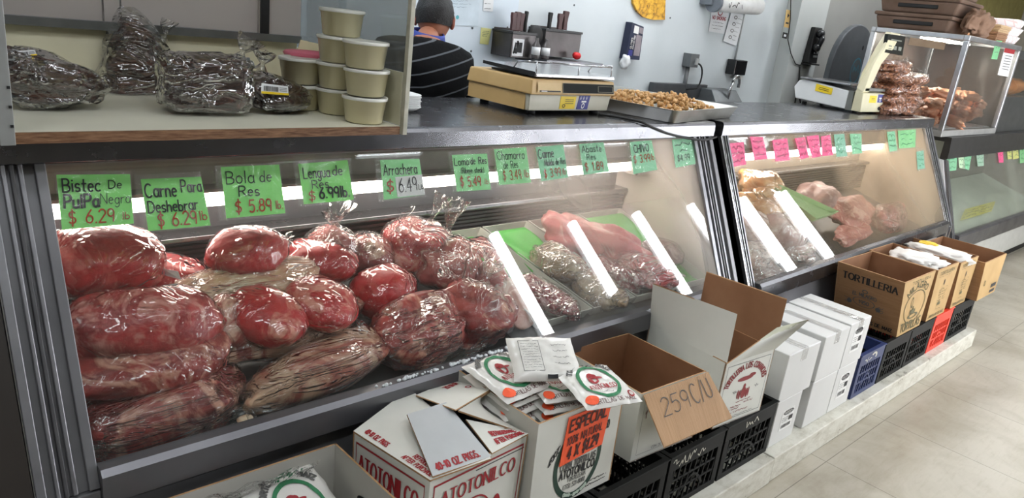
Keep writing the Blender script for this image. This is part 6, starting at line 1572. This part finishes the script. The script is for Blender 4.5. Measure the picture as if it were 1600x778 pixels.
HAND = plain('dark_red_handle', (72, 40, 40), .45, 0, 10, 20)
def knife_rack(px0, px1, pt, pb, label, knives, extra=None):
    y = 3.02 if px0 < 840 else 3.06
    a, b = at(px0, pb, y=y), at(px1, pb, y=y); tz = at((px0+px1)/2, pt, y=y).z
    x0, x1, z0, z1 = a.x, b.x, (a.z+b.z)/2, tz
    t = thing('knife_rack', ((x0+x1)/2, YB-.02, z0), label, 'knife rack')
    m = MB(); yb = YB-.014 if px0 < 840 else YB-.001
    m.box(x0, x1, y, y+.006, z0, z1-.012); m.box(x0, x0+.006, y+.0061, yb, z0, z1-.012); m.box(x1-.006, x1, y+.0061, yb, z0, z1-.012); m.box(x0+.0061, x1-.0061, yb-.006, yb, z0, z1+.01); m.box(x0+.0061, x1-.0061, y+.0061, yb-.0061, z0, z0+.006)
    m.build('rack_box', STN, t, bevel=.003)
    m = MB(); m.box(x0-.004, x1+.004, y-.004, yb, z1-.0118, z1); m.build('rack_lid', plain('black_plastic_top', (30, 30, 31), .4), t)
    for (kx, kh, w, dk_, nm) in knives:
        X = at(kx, pt, y=y).x+.02; yk = y+.055
        k = thing('knife', (X, yk, z1-.08), nm, 'knife', 'knives in the wall racks')
        h = at(kx, kh, y=yk).z-z1
        hm = MB(); N = 8
        prof = [(-.010, 0), (.012, 0), (.010, .4), (.013, .75), (.016, .97), (.008, 1.0), (-.012, 1.0), (-.013, .8), (-.010, .5)]
        s = w/.022; lo = [Vector((X+px_*s, yk-.009, z1+.001+pz_*h)) for px_, pz_ in prof]; hi = [p+Vector((0, .018, 0)) for p in lo]; n = len(prof)
        hm.add(lo+hi, [tuple(range(n)), tuple(range(2*n-1, n-1, -1))]+[(i, i+n, (i+1) % n+n, (i+1) % n) for i in range(n)])
        hm.build('handle', BLACK if dk_ else HAND, k, bevel=.004)
        MB().box(X-.012*s, X+.012*s, yk-.001, yk+.001, z0+.03, z1+.0005).build('blade', CHROME, k)
    return t, x0, x1, y, z0, z1
kr = knife_rack(797, 834, 50, 91, 'grey steel knife rack on the left with four handles and a label', [(807, 20, .034, False, 'dark red knife handle, left one of the bunch in the left rack'), (813, 19, .034, False, 'dark red knife handle in the middle of the left rack bunch'), (819, 21, .03, False, 'dark red knife handle, right one of the bunch in the left rack'), (826, 18, .016, True, 'thin black knife handle in the left rack')])
t, x0, x1, y, z0, z1 = kr
sticker('label', [(x0+.01, y-.001, z0+.01), (x0+.09, y-.001, z0+.01), (x0+.09, y-.001, z0+.10), (x0+.01, y-.001, z0+.10)], [PAPER, INK], t, lambda m, f: [scribble(m, f, .1, .1, .5, .9, 9, .012, 0, 4), rect(m, f, .55, .2, .85, .8, 0), ring(m, f, .3, .3, .16, .16, 1, 0, fill=True, n=12)])
knife_rack(848, 904, 47, 90, 'wide grey steel knife rack on the right with three handles', [(864, 20, .022, True, 'single black knife handle at the left of the wide rack'), (880, 22, .034, False, 'dark red knife handle leaning in the wide rack'), (888, 18, .034, False, 'dark red knife handle at the right of the wide rack')])
# black hook and small bottles by the left rack
m = MB(); c = at(836, 55, y=3.05)
m.blob(Matrix.Translation(c), (.055, .02, .055), 1, .03, sub=(24, 16)); m.build('black_knob', BLACK, label='round black tool top between the two knife racks', cat='tool')
bt = at(836, 91, y=3.0)
for k, (dx, nm) in enumerate(((-.02, 'left'), (.055, 'right'))):
    t = thing('bottle', (bt.x+dx, 2.98, bt.z), 'small clear bottle with white label, %s of two between the knife racks' % nm, 'bottle', 'small bottles by the knife racks')
    MB().lathe((bt.x+dx, 2.98, bt.z), [(.022, 0), (.024, .01), (.024, .07), (.010, .09), (.010, .105), (.008, .11)], 20).build('glass', plain('clear_bottle', (96, 92, 92), .15), t)
    MB().lathe((bt.x+dx, 2.98, bt.z), [(.0246, .02), (.0246, .062)], 20).build('bottle_label', PAPER, t)
# shelf the bottles stand on (hidden below by the scale)
MB().box(2.95, 3.42, 2.93, 3.19, bt.z-.025, bt.z-.001).build('wall_shelf', STEEL_D, label='narrow steel shelf under the bottles behind the tan scale', cat='shelf')
c = at(901, 87, y=3.0); MB().blob(Matrix.Translation(c), (.03, .02, .02), 3, .2, sub=(16, 12)).build('red_knob', plain('red_plastic', (226, 30, 38), .35), label='bright red plastic knob below the wide knife rack', cat='knob', at_=c)
bpy.data.objects['red_knob'].location = c
# glove box
q = wq([(977, 92), (999, 94), (1006, 42), (988, 35)], 3.145)
t = thing('glove_box', (q[0]+q[1])/2, 'dark blue glove box hanging tilted on the back wall', 'box')
MB().slab(q, .052).build('carton', plain('navy_box', (30, 38, 66), .45, 0, 6), t); f = bilin(q); m = MB()
rect(m, f, .22, .74, .62, .95, 0, .002); rect(m, f, .50, .12, .94, .72, 2, .002); rect(m, f, .1, .10, .40, .26, 1, .0025)
fr_ = lambda u, v: f(1-v, u)
write(m, 'POWDER FREE', lambda u, v: f(.42-v, u), .30, .0, .10, fit=.38, wt=.22, mi=0, lift=.004); write(m, 'GLOVES', lambda u, v: f(.26-v, u), .30, .0, .12, fit=.30, wt=.24, mi=0, lift=.004)
rect(m, f, .66, .78, .95, .95, 2, .0025)
m.build('print', [WHITEPRINT, BLUEST, plain('grey_photo_print', (150, 140, 146), .5)], t)
cg = at(977, 97, y=3.14); MB().blob(Matrix.Translation(cg), (.035, .03, .045), 5, .4, sub=(20, 14)).build('glove_tip', PAPER, t)
# gold picture
gm = NT('gold_picture'); _v = gm.coord((1, 1, 1)); _c = gm.ramp(gm.noise(_v, 16, 6, .7, 1.2), [(.35, (92, 58, 16)), (.47, (206, 150, 30)), (.6, (236, 186, 60))]); gm = gm.done(gm.pbsdf(_c, .3, .2).outputs[0])
m = MB(); pts = [(988, -30), (990, 5), (996, 18), (1006, 27), (1020, 31), (1039, 31), (1041, -30)]
P = [at(*p, y=YB-.02) for p in pts]; Q = [p+Vector((0, .018, 0)) for p in P]; n = len(P)
m.add(P+Q, [tuple(range(n-1, -1, -1)), tuple(range(n, 2*n))]+[(i, (i+1) % n, (i+1) % n+n, i+n) for i in range(n)])
m.build('gold_plaque', gm, label='gold and brown plaque with a curved edge at the top of the wall', cat='plaque')
# paper towel roll and notices beneath
t = thing('paper_towel_holder', at(1150, 20, y=3.1), 'white paper towel roll in a grey wall holder at the top', 'paper towel holder')
a, b = at(1118, 4, y=3.10), at(1184, 10, y=3.10)
m = MB(); m.tube([a, b], .062, 24); m.build('towel_roll', plain('towel_white', (226, 226, 224), .8, 0, 6, 20, .2, 40), t)
d = (b-a).normalized(); m = MB(); m.tube([a-d*.03, a-d*.002], .066, 20); m.box(a.x-.05, a.x-.0, 3.10, YB-.001, a.z-.02, a.z+.05); m.build('end_cap', plain('grey_cap', (108, 114, 122), .4), t)
m = MB(); scribble(m, lambda u, v: a+d*(.06+.2*u)+Vector((0, -.0630, -.03+.05*v)), 0, 0, 1, 1, 12, .006, 0, 3); m.build('print', INK, t)
def nosmoke(m, f): ring(m, f, .5, .80, .14, .12, .3, 0); write(m, 'NO SMOKING', f, .1, .52, .13, fit=.8, wt=.2, mi=0); paper_lines(m, f, 3, 1, .15, .85, .15, .4)
sticker('notice_sheet', wq([(1107, 49), (1132, 53), (1140, 14), (1113, 10)], YB-.006), [PAPER, PRINTRED, INK], None, nosmoke, label='white no smoking notice under the paper towel roll', cat='notice')
sticker('notice_sheet', wq([(1130, 64), (1150, 72), (1164, 25), (1143, 18)], YB-.010), [PAPER, INKGREY], None, lambda m, f: [ring(m, f, .4, v, .12, .06, .4, 0, n=12) for v in (.2, .42, .64, .86)]+[paper_lines(m, f, 6, 0, .55, .9, .15, .85)], label='curled white hygiene notice with small drawings beside the no smoking notice', cat='notice')
# electrical box, conduit, black dispenser
c0, c1 = at(1077, 105, y=3.13), at(1094, 85, y=3.13)
t = thing('outlet_box', (c0.x+.03, YB, c0.z), 'grey surface outlet box with a plug and looped cord on the back wall', 'outlet')
MB().box(c0.x, c1.x, 3.13, YB-.001, c0.z, c1.z).build('box', plain('outlet_grey', (104, 108, 110), .4, .3), t, bevel=.004)
MB().box(c1.x-.05, c1.x-.01, 3.118, 3.1295, c0.z+.02, c1.z-.03).build('plug', plain('plug_grey', (170, 172, 172), .4), t)
m = MB(); m.tube([Vector(((c0.x+c1.x)/2-.02, 3.165, z)) for z in (c0.z, c0.z-.1, c0.z-.30)], .016, 10); m.build('conduit', plain('conduit_grey', (96, 98, 100), .4, .4), t)
m = MB(); p0 = Vector((c1.x-.02, 3.115, c0.z+.03)); m.tube([p0+Vector((.07*math.sin(math.pi*k/12)+.0, 0, -.19*k/12+.02*math.sin(math.pi*k/6))) if k < 11 else Vector(((c0.x+c1.x)/2-.02, 3.14, c0.z-.16)) for k in range(12)], .006, 8); m.build('cord', BLACK, t)
q0, q1 = at(1146, 117, y=3.12), at(1169, 95, y=3.12)
t = thing('soap_dispenser', (q0.x+.06, YB, q0.z), 'black square dispenser above the tap on the back wall', 'dispenser')
MB().box(q0.x, q1.x, 3.12, YB-.001, q0.z, q1.z).build('housing', plain('dispenser_black', (24, 25, 27), .25), t, bevel=.006)
MB().box(q1.x-.06, q1.x-.005, 3.135, 3.18, q0.z-.035, q0.z-.001).build('spout', plain('dispenser_white', (206, 206, 204), .4), t, bevel=.003)
MB().tube([Vector((q0.x+.09, YB-.012, q1.z)), Vector((q0.x+.10, YB-.012, q1.z+.55))], .008, 8).build('wall_conduit', plain('white_conduit', (196, 200, 200), .4), label='thin pale conduit running up the wall from the black dispenser', cat='pipe')
# sink with splashback
s0, s1 = at(1022, 140, y=3.14), at(1108, 133, y=3.14)
t = thing('wall_sink', (4.8, 3.1, .8), 'dark steel wall sink with splashback and gooseneck tap', 'sink')
GS = plain('dull_steel', (84, 87, 90), .4, .4, 6)
MB().box(s0.x, s1.x, 3.15, 3.19, 1.02, s1.z).build('splashback', GS, t, bevel=.004)
e0, e1 = at(1112, 140, y=3.06), at(1150, 143, y=3.06)
MB().hexa([(e0.x-.06, 2.85, .98), (e1.x+.05, 2.85, .98), (e1.x+.05, 3.188, .98), (e0.x-.06, 3.188, .98)], [(e0.x, 3.06, e0.z), (e1.x, 3.06, e0.z), (e1.x+.02, 3.188, e0.z), (e0.x, 3.188, e0.z)]).build('basin_back', plain('basin_grey', (104, 108, 110), .35, .5, 8), t, bevel=.004)
MB().box(s0.x, e1.x+.05, 2.70, 3.188, .78, .975).build('basin', GS, t, bevel=.006)
tp = at(1137, 152, y=3.02); m = MB(); A = [tp+Vector((0, 0, -.05)), tp+Vector((.01, 0, .06)), tp+Vector((.03, -.0, .11))]
for k in range(7): th = math.pi*(1-k/6); A.append(tp+Vector((.075+.045*math.cos(th), 0, .11+.05*math.sin(th))))
A.append(tp+Vector((.12, 0, .075))); m.tube(A, .011, 10); m.build('tap', CHROME, t)
# column: sticker, wall telephone, cord
cy = 3.079
sticker('warning_sticker', wq([(1225, 42), (1233, 44), (1236, 16), (1229, 15)], cy), [plain('tan_sticker', (206, 172, 110), .6), INK], None, lambda m, f: [ring(m, f, .5, .68, .3, .16, 1, 0, fill=True, n=3)]+[rect(m, f, .2, .2, .8, .3, 0)], label='tan warning sticker on the pale column', cat='sticker')
sticker('small_sticker', wq([(1222, 59), (1229, 61), (1231, 52), (1224, 50)], cy), [BLACK, PAPER], None, lambda m, f: rect(m, f, .25, .3, .75, .7, 0), label='small black sticker below the tan one on the column', cat='sticker')
ph = at(1262, 98, y=cy); zt_ = at(1270, 42, y=cy).z; x0 = at(1252, 98, y=cy).x; x1 = at(1267, 95, y=cy).x
t = thing('wall_telephone', ((x0+x1)/2, cy, ph.z), 'black wall telephone with cords on the pale column', 'telephone')
m = MB(); m.hexa([(x0, cy-.06, ph.z), (x1, cy-.06, ph.z), (x1, cy, ph.z), (x0, cy, ph.z)], [(x0+.03, cy-.04, zt_), (x1, cy-.04, zt_), (x1, cy, zt_), (x0+.03, cy, zt_)]); m.build('body', BLACK, t, bevel=.008)
h = MB(); xm = (x0+x1)/2-.02; h.tube([Vector((xm, cy-.085, ph.z+.14)), Vector((xm+.01, cy-.10, ph.z+.20)), Vector((xm+.02, cy-.085, zt_-.06))], .022, 10); h.blob(Matrix.Translation((xm-.0, cy-.075, ph.z+.13)), (.04, .03, .035), 1, .05, sub=(16, 12)); h.blob(Matrix.Translation((xm+.02, cy-.075, zt_-.05)), (.04, .03, .035), 2, .05, sub=(16, 12)); h.build('handset', plain('handset_black', (34, 35, 38), .3), t)
k = MB()
for i in range(12): k.box(x1-.10+.03*(i % 3), x1-.082+.03*(i % 3), cy-.068, cy-.058, ph.z+.05+.03*(i//3), ph.z+.068+.03*(i//3))
k.build('keypad', plain('key_grey', (120, 122, 124), .4), t)
MB().box(x0-.005, x1+.02, cy-.075, cy-.001, ph.z-.014, ph.z-.002).build('shelf_lip', BLACK, t)
m = MB(); PT = [(1236, -10), (1235, 30), (1231, 62), (1236, 84), (1243, 100), (1250, 102), (1255, 98)]; m.tube([at(*p, y=cy-.006) for p in PT], .004, 8); m.build('telephone_cord', BLACK, label='thin black cord looping down the column to the telephone', cat='cord')
m = MB(); m.tube([at(*p, y=cy-.006) for p in ((1250, 104), (1248, 128), (1244, 146), (1243, 156), (1240, 172))], .006, 8); m.tube([at(*p, y=cy-.013) for p in ((1249, 128), (1249, 150), (1252, 170))], .006, 8); m.build('hanging_wire', BLACK, label='dark wires hanging behind the white scale', cat='wire')
# arch-topped machine housing behind the snack box
xa, xb, za = 6.08, 6.84, 1.85; ym0, ym1 = 2.78, 2.83
t = thing('machine_housing', ((xa+xb)/2, 2.9, 0), 'tall dark grey arch-topped machine housing with a round teal mark', 'machine')
pts = [(xa-.06, .002), (xb+.06, .002), (xb, 1.50)]+[((xa+xb)/2+(xb-xa)/2*math.cos(th), 1.50+.35*math.sin(th)) for th in [math.pi*k/20 for k in range(1, 20)]]+[(xa, 1.50)]
m = MB(); n = len(pts); m.add([(x, ym0, z) for x, z in pts]+[(x, ym1, z) for x, z in pts], [tuple(range(n)), tuple(range(2*n-1, n-1, -1))]+[(i, i+n, (i+1) % n+n, (i+1) % n) for i in range(n)])
m.build('housing', plain('machine_grey', (84, 88, 92), .4, .1, 5), t, bevel=.01)
f = lambda u, v: Vector((xa+u*(xb-xa), ym0-.001, 1.2+v*.65)); m = MB()
ring(m, f, .62, .42, .13, .17, .12, 0, .002); scribble(m, f, .54, .40, .70, .50, 10, .008, 0, 2, .002); rect(m, f, .5, .10, .72, .22, 1, .002); ring(m, f, .66, .72, .025, .03, 1, 2, .002, fill=True, n=12)
m.build('marks', [plain('teal_mark', (64, 130, 148), .5), plain('pinkish_mark', (138, 116, 118), .5), BLACK], t)

# ------------------------------------------------------------------ the man behind the counter
SKIN = plain('skin', (176, 118, 92), .5, 0, 8, 10); HAIR = plain('black_hair', (22, 21, 22), .55, 0, 6, 60, .8, 160)
def skin_body(name, J, E, root, mat, sub=2, parent=None):
    me = bpy.data.meshes.new(name); k = list(J); org = ORIGIN[parent.name]
    me.from_pydata([tuple(Vector(J[n][0])-org) for n in k], [(k.index(a), k.index(b)) for a, b in E], [])
    o = bpy.data.objects.new(name+'_tmp', me); COL.objects.link(o)
    sm = o.modifiers.new('skin', 'SKIN'); sm.use_smooth_shade = True
    for i, n in enumerate(k):
        sv = me.skin_vertices[0].data[i]; r = J[n][1]; sv.radius = r if isinstance(r, tuple) else (r, r); sv.use_root = (n == root)
    ss = o.modifiers.new('sub', 'SUBSURF'); ss.levels = sub; ss.render_levels = sub
    dg = bpy.context.evaluated_depsgraph_get(); dg.update(); m2 = bpy.data.meshes.new_from_object(o.evaluated_get(dg))
    bpy.data.objects.remove(o); m2.name = name; m2.materials.clear(); m2.materials.append(mat)
    for p in m2.polygons: p.use_smooth = True
    o = bpy.data.objects.new(name, m2); COL.objects.link(o); o.parent = parent; ORIGIN[o.name] = org; return o
MX, MY = 1.84, 2.56
man = thing('person', (MX, MY, 0), 'man in a black sweater with grey stripes and blue collar, seen from behind, head bowed', 'person')
J = {'pelvis': ((MX, MY-.01, .90), (.15, .11)), 'waist': ((MX+.005, MY-.03, 1.05), (.145, .105)), 'chest': ((MX+.02, MY-.02, 1.23), (.16, .12)), 'upper': ((MX+.035, MY+.01, 1.37), (.085, .075)), 'neck': ((MX+.06, MY+.045, 1.455), (.05, .05)), 'skull0': ((MX+.085, MY+.085, 1.50), (.05, .05)),
     'shR': ((MX+.19, MY+.0, 1.365), .055), 'elR': ((MX+.275, MY+.02, 1.10), .050), 'wrR': ((MX+.20, MY+.22, 1.02), .034), 'haR': ((MX+.17, MY+.27, 1.02), (.036, .018)),
     'shL': ((MX-.155, MY+.01, 1.395), .055), 'elL': ((MX-.25, MY+.03, 1.12), .050), 'wrL': ((MX-.12, MY+.22, 1.03), .034), 'haL': ((MX-.09, MY+.27, 1.03), (.036, .018)),
     'hipR': ((MX+.09, MY, .86), .095), 'knR': ((MX+.10, MY+.02, .48), .062), 'anR': ((MX+.10, MY, .09), .042), 'toR': ((MX+.11, MY+.16, .045), (.045, .035)),
     'hipL': ((MX-.09, MY, .86), .095), 'knL': ((MX-.10, MY+.02, .48), .062), 'anL': ((MX-.10, MY, .09), .042), 'toL': ((MX-.11, MY+.16, .045), (.045, .035))}
E = [('pelvis', 'waist'), ('waist', 'chest'), ('chest', 'upper'), ('upper', 'neck'), ('neck', 'skull0'), ('upper', 'shR'), ('shR', 'elR'), ('elR', 'wrR'), ('wrR', 'haR'), ('upper', 'shL'), ('shL', 'elL'), ('elL', 'wrL'), ('wrL', 'haL'),
     ('pelvis', 'hipR'), ('hipR', 'knR'), ('knR', 'anR'), ('anR', 'toR'), ('pelvis', 'hipL'), ('hipL', 'knL'), ('knL', 'anL'), ('anL', 'toL')]
for s, h in (('R', 'haR'), ('L', 'haL')):
    sg = 1 if s == 'R' else -1; b = Vector(J[h][0])
    for i, L in enumerate((.062, .072, .068, .054)):
        o_ = (i-1.5)*.019*sg; n1, n2 = 'f%s%da' % (s, i), 'f%s%db' % (s, i)
        J[n1] = (b+Vector((o_*.8-.02*sg*.5, .035+.4*L, -.008)), .0095); J[n2] = (b+Vector((o_*.8-.03*sg*.5, .035+.85*L, -.035)), .008)
        E += [(h, n1), (n1, n2)]
    J['t%s' % s] = (b+Vector((-.045*sg, .03, -.01)), .010); J['u%s' % s] = (b+Vector((-.055*sg, .06, -.028)), .0085); E += [(h, 't%s' % s), ('t%s' % s, 'u%s' % s)]
body = skin_body('body', J, E, 'pelvis', SKIN, 2, man)
# head: skull with jaw, brow, nose, ears; turned to his right and bowed
hc = Vector((MX+.128, MY+.105, 1.548))
HM = Matrix.Translation(hc) @ Matrix.Rotation(math.radians(-38), 4, 'Z') @ Matrix.Rotation(math.radians(-26), 4, 'X')   # local +y is the face
def headfn(grow):
    def fn(u, v):
        th, ph = math.pi*v, 2*math.pi*u
        d = Vector((math.sin(th)*math.cos(ph), math.sin(th)*math.sin(ph), math.cos(th)))
        x, y, z = d.x*.076, d.y*.096, d.z*.118
        if z < 0: k = 1-.34*(-z/.118)**1.4; x *= k; y = y*(1-.18*(-z/.118)) + .012*(-z/.118)
        if y > 0.05: g = math.exp(-((x/.014)**2+((z+.022)/.026)**2)); y += .024*g; y -= .008*math.exp(-((abs(x)-.032)**2/.0003+((z-.012)/.016)**2)); y -= .003*math.exp(-((x/.02)**2+((z+.064)/.006)**2))
        return HM @ Vector((x+d.x*grow, y+d.y*grow, z+d.z*grow))
    return fn
MB().grid(headfn(0), 48, 36, flip=True).build('head', SKIN, man)
def hairfn(u, v):
    ph = 2*math.pi*u; front = max(0.0, math.sin(ph)); lim = .60-.30*front**.7+.06*max(0, -math.sin(ph)); p = headfn(.0085+.004*noise.noise(Vector((u*30, v*30, 1))))(u, v*lim); return p
MB().grid(hairfn, 60, 24, flip=True).build('hair', HAIR, man)
for s in (-1, 1):
    M = HM @ Matrix.Translation((s*.079, -.004, -.015)) @ Matrix.Rotation(math.radians(s*18), 4, 'Z')
    MB().blob(M, (.010, .019, .032), s+3, .1, 2, 2.2, (20, 14)).build('ear', plain('ear_skin', (170, 100, 82), .5), man)
for s in (-1, 1): MB().blob(HM @ Matrix.Translation((s*.030, .083, .012)), (.013, .007, .006), 2, 0, sub=(14, 10)).build('eye', plain('eye_dark', (40, 32, 30), .2), man)
MB().blob(HM @ Matrix.Translation((0, .083, -.062)), (.024, .008, .006), 2, 0, sub=(16, 10)).build('mouth', plain('lip', (150, 84, 78), .5), man)
# glasses arm seen by the ear
m = MB(); m.tube([HM @ Vector((.085, -.02, .006)), HM @ Vector((.087, .04, .012)), HM @ Vector((.080, .092, .012))], .003, 8); m.build('glasses_arm', plain('glasses_pale', (190, 190, 190), .3), man)
SWE = NT('striped_sweater'); tc = SWE.n('ShaderNodeTexCoord'); sp = SWE.n('ShaderNodeSeparateXYZ'); SWE.l(tc.outputs['Object'], sp.inputs[0])
a1 = SWE.n('ShaderNodeMath', operation='MULTIPLY_ADD'); a1.inputs[1].default_value = -.22; SWE.l(sp.outputs['X'], a1.inputs[0]); SWE.l(sp.outputs['Z'], a1.inputs[2])
a1b = SWE.n('ShaderNodeMath', operation='ABSOLUTE'); SWE.l(sp.outputs['X'], a1b.inputs[0])
SWE.l(sp.outputs['Z'], a1.inputs[2]); 
a2 = SWE.n('ShaderNodeMath', operation='MULTIPLY'); a2.inputs[1].default_value = 1/.052; SWE.l(a1.outputs[0], a2.inputs[0])
a3 = SWE.n('ShaderNodeMath', operation='FRACT'); SWE.l(a2.outputs[0], a3.inputs[0]); a4 = SWE.n('ShaderNodeMath', operation='LESS_THAN'); a4.inputs[1].default_value = .12; SWE.l(a3.outputs[0], a4.inputs[0])
SWE = SWE.done(SWE.pbsdf(SWE.mix(a4.outputs[0], (9, 10, 13), (96, 100, 106)), .85, 0, spec=.15, normal= SWE.bump(SWE.noise(SWE.coord((1, 1, 1)), 60, 3), .4, .004)).outputs[0])
JS = {k: (v[0], tuple(r+.030 for r in (v[1] if isinstance(v[1], tuple) else (v[1], v[1])))) for k, v in J.items() if k in ('pelvis', 'waist', 'chest', 'upper', 'shR', 'elR', 'shL', 'elL')}
JS['nk'] = ((MX+.052, MY+.036, 1.440), (.075, .075)); JS['wrR'] = (J['wrR'][0], .046); JS['wrL'] = (J['wrL'][0], .046)
skin_body('sweater', JS, [('pelvis', 'waist'), ('waist', 'chest'), ('chest', 'upper'), ('upper', 'nk'), ('upper', 'shR'), ('shR', 'elR'), ('elR', 'wrR'), ('upper', 'shL'), ('shL', 'elL'), ('elL', 'wrL')], 'pelvis', SWE, 2, man)
JT = {k: (J[k][0], tuple(r+.016 for r in (J[k][1] if isinstance(J[k][1], tuple) else (J[k][1], J[k][1])))) for k in ('pelvis', 'hipR', 'knR', 'hipL', 'knL')}
JT['anR'] = (Vector(J['anR'][0])+Vector((0, 0, .03)), .06); JT['anL'] = (Vector(J['anL'][0])+Vector((0, 0, .03)), .06); JT['top'] = ((MX, MY-.01, .97), (.16, .12))
skin_body('trousers', JT, [('pelvis', 'top'), ('pelvis', 'hipR'), ('hipR', 'knR'), ('knR', 'anR'), ('pelvis', 'hipL'), ('hipL', 'knL'), ('knL', 'anL')], 'pelvis', plain('dark_trousers', (38, 42, 54), .8), 2, man)
m = MB(); cN = Vector((MX+.064, MY+.050, 1.462))
def colf(u, v):
    a = 2*math.pi*u; r = .078-.010*v; return cN+Vector((r*math.cos(a), r*math.sin(a)*.95, -.016+.045*v+.012*math.sin(a)))
m.grid(colf, 32, 4); o = m.build('collar', plain('blue_collar', (54, 74, 158), .7), man); o.modifiers.new('s', 'SOLIDIFY').thickness = .004
for s in ('R', 'L'):
    b = Vector(J['to'+s][0]); a = Vector(J['an'+s][0])
    MB().blob(Matrix.Translation(((a.x+b.x)/2, (a.y+b.y)/2+.01, .048)), (.052, .145, .047), 3, .05, p=2.8, sub=(24, 16)).build('shoe', BLACK, man)
